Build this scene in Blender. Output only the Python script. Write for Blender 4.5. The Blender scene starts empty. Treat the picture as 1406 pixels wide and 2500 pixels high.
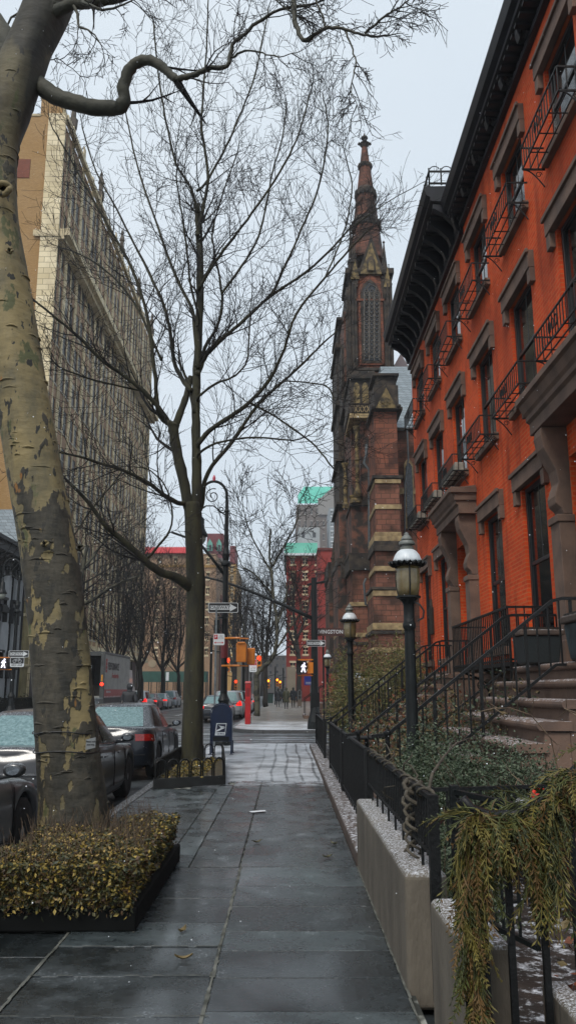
import bpy, math, random
from mathutils import Vector, Matrix
R = math.radians
random.seed(7)
S = bpy.context.scene
COL = S.collection

# ------------------------------------------------------------------ camera, sky, sun, exposure
F = 2000.0
PITCH = math.atan(435 / F)
cam = bpy.data.cameras.new("camera")
cam.sensor_fit = 'VERTICAL'; cam.sensor_height = 36.0; cam.lens = 36 * F / 2500
cam.clip_start = 0.05; cam.clip_end = 3000
camo = bpy.data.objects.new("camera", cam); COL.objects.link(camo)
camo.location = (0, 0, 1.6); camo.rotation_euler = (R(90) + PITCH, 0, -0.002)
S.camera = camo

SUN_EL, SUN_AZ = 50, 203          # azimuth clockwise from +Y: behind the camera, to the left
world = bpy.data.worlds.new("World"); S.world = world; world.use_nodes = True
wn, wl = world.node_tree.nodes, world.node_tree.links
wn.clear()
sky = wn.new('ShaderNodeTexSky'); sky.sky_type = 'NISHITA'; sky.sun_disc = False
sky.sun_elevation = R(SUN_EL); sky.sun_rotation = R(SUN_AZ); sky.dust_density = 6; sky.air_density = 1.0; sky.ozone_density = 1.5
hs = wn.new('ShaderNodeHueSaturation'); hs.inputs['Saturation'].default_value = 0.5
tc = wn.new('ShaderNodeTexCoord')
cn = wn.new('ShaderNodeTexNoise'); cn.inputs['Scale'].default_value = 2.2; cn.inputs['Detail'].default_value = 4
cr = wn.new('ShaderNodeValToRGB')
cr.color_ramp.elements[0].position = .3; cr.color_ramp.elements[0].color = (5.2, 5.95, 6.7, 1)
cr.color_ramp.elements[1].position = .75; cr.color_ramp.elements[1].color = (6.1, 6.7, 7.2, 1)
mx = wn.new('ShaderNodeMix'); mx.data_type = 'RGBA'; mx.inputs[0].default_value = .82
bg = wn.new('ShaderNodeBackground'); bg.inputs[1].default_value = 0.1
wo = wn.new('ShaderNodeOutputWorld')
wl.new(sky.outputs[0], hs.inputs['Color']); wl.new(tc.outputs['Generated'], cn.inputs['Vector'])
wl.new(cn.outputs[0], cr.inputs[0]); wl.new(hs.outputs[0], mx.inputs[6]); wl.new(cr.outputs[0], mx.inputs[7])
wl.new(mx.outputs[2], bg.inputs[0]); wl.new(bg.outputs[0], wo.inputs[0])
sl = bpy.data.lights.new("sun", 'SUN'); sl.energy = 1.5; sl.angle = R(16); sl.color = (1, .95, .88)
so = bpy.data.objects.new("sun", sl); COL.objects.link(so)
az = R(SUN_AZ); el = R(SUN_EL)
sd = Vector((math.sin(az) * math.cos(el), math.cos(az) * math.cos(el), math.sin(el)))
so.rotation_euler = sd.to_track_quat('Z', 'Y').to_euler(); so.location = (0, 0, 60)
S.view_settings.view_transform = 'Standard'; S.view_settings.look = 'None'
S.view_settings.exposure = 0.58; S.view_settings.gamma = 1

# ------------------------------------------------------------------ helpers
CP, SP = math.cos(PITCH), math.sin(PITCH)
def ray(px, py):
    u = (px - 699) / F; v = (1250 - py) / F
    return Vector((u, CP - v * SP, SP + v * CP))
def P(px, py, Y):                 # a measured point at distance Y down the street
    r = ray(px, py); t = Y / r.y
    return Vector((r.x * t, Y, 1.6 + r.z * t))
def PX(px, py, X):
    r = ray(px, py); t = X / r.x
    return Vector((X, r.y * t, 1.6 + r.z * t))
def V(*a): return Vector(a)

def hx(s):
    o = []
    for i in (0, 2, 4):
        c = int(s[i:i + 2], 16) / 255
        o.append(c / 12.92 if c < .04045 else ((c + .055) / 1.055) ** 2.4)
    return (*o, 1)

def split_build(b, name, mats, parent, nv=8, bevel=0):
    k = len(b.v) // nv; fper = len(b.f) // k
    for i in range(k):
        q = MB(); q.v = b.v[i * nv:(i + 1) * nv]; q.f = [tuple(j - i * nv for j in f) for f in b.f[i * fper:(i + 1) * fper]]; q.m = b.m[i * fper:(i + 1) * fper]
        q.build(name, mats, parent, bevel=bevel)
class MB:
    def __init__(s): s.v = []; s.f = []; s.m = []
    def add(s, vs, fs, m=0):
        b = len(s.v); s.v += [tuple(x) for x in vs]
        for f in fs: s.f.append(tuple(b + i for i in f)); s.m.append(m)
        return s
    def box(s, x0, y0, z0, x1, y1, z1, m=0):
        s.add([(x0, y0, z0), (x1, y0, z0), (x1, y1, z0), (x0, y1, z0), (x0, y0, z1), (x1, y0, z1), (x1, y1, z1), (x0, y1, z1)],
              [(0, 3, 2, 1), (4, 5, 6, 7), (0, 1, 5, 4), (1, 2, 6, 5), (2, 3, 7, 6), (3, 0, 4, 7)], m)
        return s
    def frus(s, x0, y0, z0, x1, y1, z1, dx, dy, m=0):     # box with inset top
        s.add([(x0, y0, z0), (x1, y0, z0), (x1, y1, z0), (x0, y1, z0), (x0 + dx, y0 + dy, z1), (x1 - dx, y0 + dy, z1), (x1 - dx, y1 - dy, z1), (x0 + dx, y1 - dy, z1)],
              [(0, 3, 2, 1), (4, 5, 6, 7), (0, 1, 5, 4), (1, 2, 6, 5), (2, 3, 7, 6), (3, 0, 4, 7)], m)
        return s
    def bar(s, a, b, w, h=None, m=0):                     # square bar from a to b
        a = Vector(a); b = Vector(b); h = h or w
        d = (b - a).normalized(); up = V(0, 0, 1) if abs(d.z) < .9 else V(0, 1, 0)
        x = d.cross(up).normalized(); y = x.cross(d)
        vs = [p + x * (i * w / 2) + y * (j * h / 2) for p in (a, b) for i, j in ((-1, -1), (1, -1), (1, 1), (-1, 1))]
        s.add(vs, [(0, 1, 2, 3), (7, 6, 5, 4), (0, 4, 5, 1), (1, 5, 6, 2), (2, 6, 7, 3), (3, 7, 4, 0)], m)
        return s
    def tube(s, pts, rad, n=6, m=0, cap=True):
        pts = [Vector(p) for p in pts]; k = len(pts)
        if not hasattr(rad, '__len__'): rad = [rad] * k
        ref = None; b = len(s.v)
        for i, p in enumerate(pts):
            t = pts[min(i + 1, k - 1)] - pts[max(i - 1, 0)]
            if t.length < 1e-9: t = V(0, 0, 1)
            t.normalize()
            if ref is None:
                ref = V(1, 0, 0) if abs(t.x) < .8 else V(0, 1, 0)
            ref = (ref - t * ref.dot(t))
            if ref.length < 1e-6: ref = t.orthogonal()
            ref.normalize(); o = t.cross(ref); r = rad[i]
            for j in range(n):
                a = 2 * math.pi * j / n
                q = p + ref * (r * math.cos(a)) + o * (r * math.sin(a)); s.v.append((q.x, q.y, q.z))
        for i in range(k - 1):
            for j in range(n):
                j2 = (j + 1) % n
                s.f.append((b + i * n + j, b + i * n + j2, b + (i + 1) * n + j2, b + (i + 1) * n + j)); s.m.append(m)
        if cap and n > 3:
            s.f.append(tuple(b + j for j in range(n))[::-1]); s.m.append(m)
            s.f.append(tuple(b + (k - 1) * n + j for j in range(n))); s.m.append(m)
        return s
    def lathe(s, cx, cy, prof, n=16, m=0, wave=None, axis='Z', cz=0):
        b = len(s.v); k = len(prof)
        for i, (r, z) in enumerate(prof):
            for j in range(n):
                a = 2 * math.pi * j / n; rr = r; zz = z
                if wave and i in wave: rr = r + wave[i][0] * math.cos(a * wave[i][2]); zz = z + wave[i][1] * math.cos(a * wave[i][2])
                if axis == 'Z': s.v.append((cx + rr * math.cos(a), cy + rr * math.sin(a), zz))
                elif axis == 'X': s.v.append((zz + cx, cy + rr * math.cos(a), cz + rr * math.sin(a)))
                else: s.v.append((cx + rr * math.cos(a), zz + cy, cz + rr * math.sin(a)))
        for i in range(k - 1):
            for j in range(n):
                j2 = (j + 1) % n
                s.f.append((b + i * n + j, b + i * n + j2, b + (i + 1) * n + j2, b + (i + 1) * n + j)); s.m.append(m)
        if prof[0][0] > 1e-4: s.f.append(tuple(b + j for j in range(n))[::-1]); s.m.append(m)
        if prof[-1][0] > 1e-4: s.f.append(tuple(b + (k - 1) * n + j for j in range(n))); s.m.append(m)
        return s
    def prism(s, pts, axis, a, b, m=0):                    # polygon extruded along an axis; pts are the other two coordinates in order
        def mk(p, t):
            return {'X': (t, p[0], p[1]), 'Y': (p[0], t, p[1]), 'Z': (p[0], p[1], t)}[axis]
        n = len(pts)
        vs = [mk(p, a) for p in pts] + [mk(p, b) for p in pts]
        fs = [tuple(range(n))[::-1], tuple(range(n, 2 * n))] + [(i, (i + 1) % n, n + (i + 1) % n, n + i) for i in range(n)]
        s.add(vs, fs, m); return s
    def facade(s, o, u, n, W, H, holes, rev=.2, m=0, mr=None):
        o = Vector(o); u = Vector(u); n = Vector(n); mr = m if mr is None else mr
        us = sorted({0, W} | {round(h[0], 4) for h in holes} | {round(h[1], 4) for h in holes})
        zs = sorted({0, H} | {round(h[2], 4) for h in holes} | {round(h[3], 4) for h in holes})
        def q(a, z, d=0): return o + u * a + V(0, 0, z) - n * d
        for i in range(len(us) - 1):
            for j in range(len(zs) - 1):
                ca = (us[i] + us[i + 1]) / 2; cz = (zs[j] + zs[j + 1]) / 2
                if any(h[0] < ca < h[1] and h[2] < cz < h[3] for h in holes): continue
                s.add([q(us[i], zs[j]), q(us[i + 1], zs[j]), q(us[i + 1], zs[j + 1]), q(us[i], zs[j + 1])], [(0, 1, 2, 3)], m)
        for a, b, c, d in holes:
            for (p0, p1) in (((a, c), (b, c)), ((b, c), (b, d)), ((b, d), (a, d)), ((a, d), (a, c))):
                s.add([q(*p0), q(*p1), q(*p1, rev), q(*p0, rev)], [(0, 1, 2, 3)], mr)
        return s
    def build(s, name, mats, parent=None, smooth=False, bevel=0, sub=0, label=None, autos=None):
        me = bpy.data.meshes.new(name); me.from_pydata(s.v, [], s.f)
        if not isinstance(mats, (list, tuple)): mats = [mats]
        for mt in mats: me.materials.append(mt)
        if len(mats) > 1: me.polygons.foreach_set('material_index', s.m)
        if smooth: me.polygons.foreach_set('use_smooth', [True] * len(s.f))
        me.validate(); me.update()
        o = bpy.data.objects.new(name, me); COL.objects.link(o)
        if parent is not None: adopt(o, parent)
        if bevel:
            b = o.modifiers.new('bevel', 'BEVEL'); b.width = bevel; b.segments = 2; b.limit_method = 'ANGLE'
        if sub:
            b = o.modifiers.new('sub', 'SUBSURF'); b.levels = sub; b.render_levels = sub
        if label: o['label'] = label
        return o

def wpos(o):
    p = o.location.copy(); q = o
    return p
def adopt(o, parent):             # meshes are modelled in the coordinates of the scene, so undo the parent's placement
    o.parent = parent
    root = parent
    while root.parent is not None: root = root.parent
    M = Matrix.Translation(root.location) @ Matrix.Rotation(root.rotation_euler.z, 4, 'Z')
    if parent.parent is None: o.matrix_parent_inverse = M.inverted()
def tag(o, label, cat, group=None, kind=None):
    if label: o['label'] = label
    if cat: o['category'] = cat
    if group: o['group'] = group
    if kind: o['kind'] = kind
    return o
def thing(name, label, cat, loc=(0, 0, 0), group=None):
    o = bpy.data.objects.new(name, None); COL.objects.link(o); o.location = loc
    o.empty_display_size = .2
    return tag(o, label, cat, group)
def struct(mb, name, mats, **k):
    o = mb.build(name, mats, **k); o['kind'] = 'structure'; return o
def clone(o, parent=None):
    c = o.copy(); COL.objects.link(c)
    if parent is not None: c.parent = parent
    for ch in list(o.children): clone(ch, c)
    return c
def place(root, loc, rz=0):
    root.location = loc; root.rotation_euler = (0, 0, rz); return root

FONT = {}
def text_mb(mb, s, size, cx, y, cz, m=0, bold=0.0, sx=1.0, shear=0, depth=.002, facing='-Y', xplane=0):
    cu = bpy.data.curves.new('txt', 'FONT'); cu.body = s; cu.size = size; cu.align_x = 'CENTER'; cu.align_y = 'CENTER'
    cu.extrude = depth; cu.offset = bold; cu.shear = shear; cu.resolution_u = 2
    ob = bpy.data.objects.new('txt', cu)
    me = bpy.data.meshes.new_from_object(ob)
    vs = [Vector(v.co) for v in me.vertices]; fs = [tuple(p.vertices) for p in me.polygons]
    lim = size * (len(s) + 2)
    assert vs and all(abs(v.x) < lim and abs(v.y) < lim for v in vs)
    if facing == '-Y': f = lambda c: (cx + c.x * sx, y - c.z, cz + c.y)
    elif facing == '+X': f = lambda c: (xplane + c.z, cx + c.x * sx, cz + c.y)
    elif facing == '-X': f = lambda c: (xplane - c.z, cx - c.x * sx, cz + c.y)
    mb.add([f(c) for c in vs], fs, m)
    bpy.data.objects.remove(ob)

# ------------------------------------------------------------------ materials
def mat(name, col, col2=None, scale=4, rough=.7, bump=0, bscale=None, metal=0, snow=0, snowscale=14, detail=5, stretch=(1, 1, 1), contrast=(.35, .65), spec=.5, emit=None, estr=0, alpha=1, trans=0, coat=0, rnoise=0):
    m = bpy.data.materials.new(name); m.use_nodes = True
    nt = m.node_tree; n, l = nt.nodes, nt.links; b = n['Principled BSDF']
    if isinstance(col, str): col = hx(col)
    if isinstance(col2, str): col2 = hx(col2)
    b.inputs['Roughness'].default_value = rough; b.inputs['Metallic'].default_value = metal
    b.inputs['Specular IOR Level'].default_value = spec; b.inputs['Coat Weight'].default_value = coat
    b.inputs['Coat Roughness'].default_value = .06
    b.inputs['Transmission Weight'].default_value = trans; b.inputs['Alpha'].default_value = alpha
    t = n.new('ShaderNodeTexCoord'); mp = n.new('ShaderNodeMapping'); mp.inputs['Scale'].default_value = stretch
    l.new(t.outputs['Object'], mp.inputs['Vector'])
    out = None
    if col2 is not None:
        no = n.new('ShaderNodeTexNoise'); no.inputs['Scale'].default_value = scale; no.inputs['Detail'].default_value = detail
        l.new(mp.outputs[0], no.inputs['Vector'])
        r = n.new('ShaderNodeValToRGB'); r.color_ramp.elements[0].position = contrast[0]; r.color_ramp.elements[1].position = contrast[1]
        r.color_ramp.elements[0].color = col; r.color_ramp.elements[1].color = col2
        l.new(no.outputs[0], r.inputs[0]); out = r.outputs[0]
        if rnoise:
            rr = n.new('ShaderNodeMapRange'); rr.inputs[3].default_value = rough - rnoise; rr.inputs[4].default_value = rough + rnoise
            rr.inputs[1].default_value = .35; rr.inputs[2].default_value = .65
            l.new(no.outputs[0], rr.inputs[0]); l.new(rr.outputs[0], b.inputs['Roughness'])
    else:
        b.inputs['Base Color'].default_value = col
    if snow:
        out = add_snow(nt, out, col, mp, snow, snowscale, b)
    if out is not None: l.new(out, b.inputs['Base Color'])
    if bump:
        bn = n.new('ShaderNodeTexNoise'); bn.inputs['Scale'].default_value = bscale or scale * 4; bn.inputs['Detail'].default_value = 6
        l.new(mp.outputs[0], bn.inputs['Vector'])
        bu = n.new('ShaderNodeBump'); bu.inputs['Strength'].default_value = bump; bu.inputs['Distance'].default_value = .02
        l.new(bn.outputs[0], bu.inputs['Height']); l.new(bu.outputs[0], b.inputs['Normal'])
    if emit:
        b.inputs['Emission Color'].default_value = hx(emit) if isinstance(emit, str) else emit
        b.inputs['Emission Strength'].default_value = estr
    return m
def add_snow(nt, out, col, mp, amount, sscale, b):
    n, l = nt.nodes, nt.links
    g = n.new('ShaderNodeNewGeometry'); sx = n.new('ShaderNodeSeparateXYZ'); l.new(g.outputs['Normal'], sx.inputs[0])
    a = n.new('ShaderNodeMapRange'); a.inputs[1].default_value = .35; a.inputs[2].default_value = .95; l.new(sx.outputs[2], a.inputs[0])
    no = n.new('ShaderNodeTexNoise'); no.inputs['Scale'].default_value = sscale; no.inputs['Detail'].default_value = 8; no.inputs['Roughness'].default_value = .75
    l.new(mp.outputs[0], no.inputs['Vector'])
    r = n.new('ShaderNodeMapRange'); r.inputs[1].default_value = .72 - amount * .4; r.inputs[2].default_value = .86 - amount * .4
    l.new(no.outputs[0], r.inputs[0])
    mu = n.new('ShaderNodeMath'); mu.operation = 'MULTIPLY'; l.new(a.outputs[0], mu.inputs[0]); l.new(r.outputs[0], mu.inputs[1])
    mi = n.new('ShaderNodeMix'); mi.data_type = 'RGBA'; l.new(mu.outputs[0], mi.inputs[0])
    if out is not None: l.new(out, mi.inputs[6])
    else: mi.inputs[6].default_value = col
    mi.inputs[7].default_value = (.62, .65, .7, 1)
    return mi.outputs[2]
def brick(name, c1, c2, mortar, bw=.21, bh=.07, ms=.008, rough=.85, bump=.5, varc=None, vscale=.6, snow=0, mix=.5, vlo=.45, vhi=.65, stain=0):
    m = bpy.data.materials.new(name); m.use_nodes = True
    nt = m.node_tree; n, l = nt.nodes, nt.links; b = n['Principled BSDF']; b.inputs['Roughness'].default_value = rough
    b.inputs['Specular IOR Level'].default_value = .25
    t = n.new('ShaderNodeTexCoord'); sp = n.new('ShaderNodeSeparateXYZ'); l.new(t.outputs['Object'], sp.inputs[0])
    ad = n.new('ShaderNodeMath'); l.new(sp.outputs[0], ad.inputs[0]); l.new(sp.outputs[1], ad.inputs[1])
    cb = n.new('ShaderNodeCombineXYZ'); l.new(ad.outputs[0], cb.inputs[0]); l.new(sp.outputs[2], cb.inputs[1])
    br = n.new('ShaderNodeTexBrick'); br.inputs['Scale'].default_value = 1; br.inputs['Brick Width'].default_value = bw
    br.inputs['Row Height'].default_value = bh; br.inputs['Mortar Size'].default_value = ms; br.inputs['Mortar Smooth'].default_value = .1
    br.inputs['Color1'].default_value = hx(c1); br.inputs['Color2'].default_value = hx(c2); br.inputs['Mortar'].default_value = hx(mortar)
    l.new(cb.outputs[0], br.inputs['Vector']); out = br.outputs['Color']
    if varc:
        no = n.new('ShaderNodeTexNoise'); no.inputs['Scale'].default_value = vscale; no.inputs['Detail'].default_value = 6
        l.new(t.outputs['Object'], no.inputs['Vector'])
        mr = n.new('ShaderNodeMapRange'); mr.inputs[1].default_value = vlo; mr.inputs[2].default_value = vhi; mr.inputs[4].default_value = mix
        l.new(no.outputs[0], mr.inputs[0])
        mi = n.new('ShaderNodeMix'); mi.data_type = 'RGBA'; l.new(mr.outputs[0], mi.inputs[0]); l.new(out, mi.inputs[6]); mi.inputs[7].default_value = hx(varc)
        out = mi.outputs[2]
    if stain:
        ms_ = n.new('ShaderNodeMapping'); ms_.inputs['Scale'].default_value = (2.2, 2.2, .28); l.new(t.outputs['Object'], ms_.inputs['Vector'])
        n4 = n.new('ShaderNodeTexNoise'); n4.inputs['Scale'].default_value = 1.6; n4.inputs['Detail'].default_value = 7; l.new(ms_.outputs[0], n4.inputs['Vector'])
        m4 = n.new('ShaderNodeMapRange'); m4.inputs[1].default_value = .5; m4.inputs[2].default_value = .72; m4.inputs[4].default_value = stain; l.new(n4.outputs[0], m4.inputs[0])
        i4 = n.new('ShaderNodeMix'); i4.data_type = 'RGBA'; l.new(m4.outputs[0], i4.inputs[0]); l.new(out, i4.inputs[6]); i4.inputs[7].default_value = hx('5a2216'); out = i4.outputs[2]
    if snow:
        mp = n.new('ShaderNodeMapping'); l.new(t.outputs['Object'], mp.inputs['Vector'])
        out = add_snow(nt, out, None, mp, snow, 14, b)
    l.new(out, b.inputs['Base Color'])
    bu = n.new('ShaderNodeBump'); bu.inputs['Strength'].default_value = bump; bu.inputs['Distance'].default_value = .01; bu.invert = True
    l.new(br.outputs['Fac'], bu.inputs['Height']); l.new(bu.outputs[0], b.inputs['Normal'])
    return m

def paint(name, col, snow=.5):
    return mat(name, col, rough=.3, metal=.1, spec=.45, coat=.35, snow=snow, snowscale=60)
M = {}
M['iron'] = mat('black_iron', '08090a', '101213', 9, .5, .3, 40, snow=.25, snowscale=30, spec=.3)
M['ironp'] = mat('dark_green_iron', '080c0d', '0e1314', 6, .5, .2, 30, spec=.3)
M['brick'] = brick('orange_red_brick', 'd44c1c', 'b93c12', 'bf6138', ms=.011, varc='7e2c14', vscale=.55, mix=.62, vlo=.44, vhi=.72, stain=.5)
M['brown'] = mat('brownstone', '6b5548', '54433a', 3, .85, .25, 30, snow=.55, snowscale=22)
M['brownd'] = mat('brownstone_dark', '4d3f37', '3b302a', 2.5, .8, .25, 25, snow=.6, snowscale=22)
M['cornice'] = mat('black_painted_cornice', '0a0b10', '14151d', 5, .45, .1, 30, spec=.3)
M['glass'] = mat('dark_window_glass', '0c0f12', rough=.06, spec=.8)
M['curtain'] = mat('curtain_behind_glass', '6d777b', '4d575c', 9, .15, stretch=(1, 8, 1), spec=.8, coat=.8)
M['wframe'] = mat('dark_window_frame', '17191b', rough=.4)
M['wood'] = mat('dark_door', '1d1512', '2a1d17', 6, .4)
M['snow'] = mat('snow', 'c9ced6', 'aab2bc', 12, .8, .4, 40)
M['white'] = mat('white_enamel', 'd3d8db', 'b4bbc0', 6, .35)
M['amber'] = mat('amber_glass', '6a5a36', '857a5c', 6, .12, spec=.7, trans=.35)
M['steel'] = mat('galvanised_steel', '7d8386', '5c6265', 8, .45, metal=.6)
M['rubber'] = mat('tyre_rubber', '101010', '1a1a1a', 12, .85)
M['rim'] = mat('alloy', '8b8f94', '65696d', 9, .3, metal=.8)
M['blackp'] = mat('black_plastic', '0d0e10', rough=.5)
M['frost'] = mat('frosted_glass', '4a6a6e', '7d9799', 26, .45, .4, 80, contrast=(.35, .7), snow=.35, snowscale=70)
M['cglass'] = mat('car_glass', '0b1013', '151b1e', 5, .1, spec=.7)
M['tail'] = mat('tail_lamp', '6e0b0a', '8c1410', 30, .15, coat=.6)
M['tailon'] = mat('tail_lamp_lit', 'ff1a10', rough=.3, emit='e0180e', estr=.9)
M['redlit'] = mat('red_signal_lit', 'ff2a1a', emit='ff2412', estr=5)
M['amblit'] = mat('amber_signal_lit', 'ffa020', emit='ff8a1a', estr=3.5)
M['whitelit'] = mat('walk_signal_lit', 'ffffff', emit='d8d4ee', estr=.9)
M['chrome'] = mat('chrome', 'b8bcc0', rough=.15, metal=1)
# ------------------------------------------------------------------ ground
def pavement(name, c1, c2, ys, scale=1.3, rough=.42, fine=70, tracks=False, bump=.25, wet=.5):
    """wet stone; ys = [(distance down the street, snow cover 0..1)]"""
    m = bpy.data.materials.new(name); m.use_nodes = True
    nt = m.node_tree; n, l = nt.nodes, nt.links; b = n['Principled BSDF']; b.inputs['Specular IOR Level'].default_value = .5
    g = n.new('ShaderNodeNewGeometry'); pos = g.outputs['Position']
    n1 = n.new('ShaderNodeTexNoise'); n1.inputs['Scale'].default_value = scale; n1.inputs['Detail'].default_value = 8; n1.inputs['Roughness'].default_value = .7
    n2 = n.new('ShaderNodeTexNoise'); n2.inputs['Scale'].default_value = fine; n2.inputs['Detail'].default_value = 4
    l.new(pos, n1.inputs['Vector']); l.new(pos, n2.inputs['Vector'])
    r1 = n.new('ShaderNodeValToRGB'); r1.color_ramp.elements[0].position = .36; r1.color_ramp.elements[1].position = .64
    r1.color_ramp.elements[0].color = hx(c1); r1.color_ramp.elements[1].color = hx(c2); l.new(n1.outputs[0], r1.inputs[0])
    sp = n.new('ShaderNodeSeparateXYZ'); l.new(pos, sp.inputs[0])
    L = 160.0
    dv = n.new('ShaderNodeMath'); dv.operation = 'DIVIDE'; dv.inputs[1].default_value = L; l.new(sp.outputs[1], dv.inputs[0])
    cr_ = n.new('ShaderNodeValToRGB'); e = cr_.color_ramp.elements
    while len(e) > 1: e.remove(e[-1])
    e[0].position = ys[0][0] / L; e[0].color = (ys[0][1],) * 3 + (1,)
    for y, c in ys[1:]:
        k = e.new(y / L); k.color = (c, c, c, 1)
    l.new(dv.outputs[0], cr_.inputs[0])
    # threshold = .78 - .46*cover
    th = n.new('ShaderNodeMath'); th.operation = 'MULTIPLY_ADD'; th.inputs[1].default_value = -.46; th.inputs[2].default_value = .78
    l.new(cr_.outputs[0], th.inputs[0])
    mixn = n.new('ShaderNodeMath'); mixn.operation = 'MULTIPLY_ADD'; mixn.inputs[1].default_value = .45; l.new(n2.outputs[0], mixn.inputs[0])
    h = n.new('ShaderNodeMath'); h.operation = 'MULTIPLY'; h.inputs[1].default_value = .6; l.new(n1.outputs[0], h.inputs[0]); l.new(h.outputs[0], mixn.inputs[2])
    val = mixn.outputs[0]
    if tracks:
        w = n.new('ShaderNodeTexWave'); w.bands_direction = 'X'; w.inputs['Scale'].default_value = 1.1; w.inputs['Distortion'].default_value = 2.5; w.inputs['Detail'].default_value = 2; w.inputs['Detail Scale'].default_value = .25
        l.new(pos, w.inputs['Vector'])
        wr = n.new('ShaderNodeMapRange'); wr.inputs[1].default_value = 0; wr.inputs[2].default_value = .16; wr.inputs[3].default_value = -.09; wr.inputs[4].default_value = 0
        l.new(w.outputs['Fac'], wr.inputs[0])
        gx = n.new('ShaderNodeMapRange'); gx.inputs[1].default_value = -.8; gx.inputs[2].default_value = -.3; l.new(sp.outputs[0], gx.inputs[0])
        mm = n.new('ShaderNodeMath'); mm.operation = 'MULTIPLY'; l.new(wr.outputs[0], mm.inputs[0]); l.new(gx.outputs[0], mm.inputs[1])
        ad = n.new('ShaderNodeMath'); l.new(val, ad.inputs[0]); l.new(mm.outputs[0], ad.inputs[1]); val = ad.outputs[0]
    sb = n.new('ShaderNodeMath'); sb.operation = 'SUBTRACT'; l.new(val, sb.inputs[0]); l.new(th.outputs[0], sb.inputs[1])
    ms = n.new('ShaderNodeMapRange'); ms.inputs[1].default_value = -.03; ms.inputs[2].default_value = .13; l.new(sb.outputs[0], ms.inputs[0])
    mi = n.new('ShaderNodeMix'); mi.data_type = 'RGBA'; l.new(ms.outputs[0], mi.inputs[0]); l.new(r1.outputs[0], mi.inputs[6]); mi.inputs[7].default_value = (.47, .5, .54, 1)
    vg = n.new('ShaderNodeTexNoise'); vg.inputs['Scale'].default_value = 46; vg.inputs['Detail'].default_value = 3; l.new(pos, vg.inputs['Vector'])
    vr = n.new('ShaderNodeMapRange'); vr.inputs[1].default_value = .34; vr.inputs[2].default_value = .42; vr.inputs[3].default_value = .55; vr.inputs[4].default_value = 0; l.new(vg.outputs[0], vr.inputs[0])
    mg = n.new('ShaderNodeMix'); mg.data_type = 'RGBA'; l.new(vr.outputs[0], mg.inputs[0]); l.new(mi.outputs[2], mg.inputs[6]); mg.inputs[7].default_value = (.008, .009, .01, 1)
    l.new(mg.outputs[2], b.inputs['Base Color'])
    rr = n.new('ShaderNodeMapRange'); rr.inputs[1].default_value = .38; rr.inputs[2].default_value = .62; rr.inputs[3].default_value = rough - .17; rr.inputs[4].default_value = rough + .2
    l.new(n1.outputs[0], rr.inputs[0]); l.new(rr.outputs[0], b.inputs['Roughness'])
    n5 = n.new('ShaderNodeTexNoise'); n5.inputs['Scale'].default_value = .9; n5.inputs['Detail'].default_value = 6; n5.inputs['Distortion'].default_value = .6; l.new(pos, n5.inputs['Vector'])
    cw = n.new('ShaderNodeMapRange'); cw.inputs[1].default_value = .42; cw.inputs[2].default_value = .58; cw.inputs[4].default_value = wet; l.new(n5.outputs[0], cw.inputs[0])
    dry = n.new('ShaderNodeMath'); dry.operation = 'MULTIPLY_ADD'; dry.inputs[1].default_value = -.9; dry.inputs[2].default_value = 1; dry.use_clamp = True; l.new(ms.outputs[0], dry.inputs[0])
    cm = n.new('ShaderNodeMath'); cm.operation = 'MULTIPLY'; l.new(cw.outputs[0], cm.inputs[0]); l.new(dry.outputs[0], cm.inputs[1]); l.new(cm.outputs[0], b.inputs['Coat Weight'])
    b.inputs['Coat Roughness'].default_value = .16
    bu = n.new('ShaderNodeBump'); bu.inputs['Strength'].default_value = bump; bu.inputs['Distance'].default_value = .01
    n3 = n.new('ShaderNodeTexNoise'); n3.inputs['Scale'].default_value = 22; n3.inputs['Detail'].default_value = 8; n3.inputs['Roughness'].default_value = .7; l.new(pos, n3.inputs['Vector'])
    l.new(n3.outputs[0], bu.inputs['Height']); l.new(bu.outputs[0], b.inputs['Normal'])
    return m
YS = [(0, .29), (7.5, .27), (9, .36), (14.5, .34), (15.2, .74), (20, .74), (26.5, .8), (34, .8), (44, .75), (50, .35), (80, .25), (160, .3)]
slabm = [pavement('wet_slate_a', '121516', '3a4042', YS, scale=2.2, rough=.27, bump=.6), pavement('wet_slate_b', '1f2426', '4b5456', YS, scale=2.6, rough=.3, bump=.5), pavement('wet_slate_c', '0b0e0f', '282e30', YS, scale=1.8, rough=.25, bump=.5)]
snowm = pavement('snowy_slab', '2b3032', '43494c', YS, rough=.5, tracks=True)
M['mortar'] = mat('pale_mortar', '8f918a', '2a2c28', 7, .9, contrast=(.42, .55))
M['asphalt'] = pavement('wet_asphalt', '1f2325', '383d40', [(0, .1), (24, .22), (26, .3), (36, .35), (60, .3), (160, .2)], .7, .5, 40)
M['soil'] = mat('garden_soil', '2a211b', '1c1613', 7, .95, .6, 20, snow=.5, snowscale=9)

struct(MB().box(-600, -60, -.9, 600, 1500, -.13), 'road', M['asphalt'])
def slabs(name, xs, rows, z=0.0, gap=.012, seed=1, th=.13):
    rnd = random.Random(seed); mb = MB()
    for i in range(len(xs) - 1):
        ry = rows[i % len(rows)] if isinstance(rows[0], (list, tuple)) else rows
        for j in range(len(ry) - 1):
            dz = rnd.uniform(-.004, .003)
            mb.box(xs[i] + gap / 2, ry[j] + gap / 2, z - th + .02, xs[i + 1] - gap / 2, ry[j + 1] - gap / 2, z + dz, rnd.choice((0, 0, 1, 2)))
    o = mb.build(name, slabm, bevel=.006); o['kind'] = 'structure'; return o
rowsR = [0, 1.1, 2.2, 3.2, 4.05, 4.62, 5.12, 5.62, 6.05, 6.7, 7.35, 8.1]
rowsL = [0, .9, 2.0, 3.0, 3.9, 4.55, 5.15, 5.7, 6.25, 6.95, 7.6, 8.1]
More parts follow.
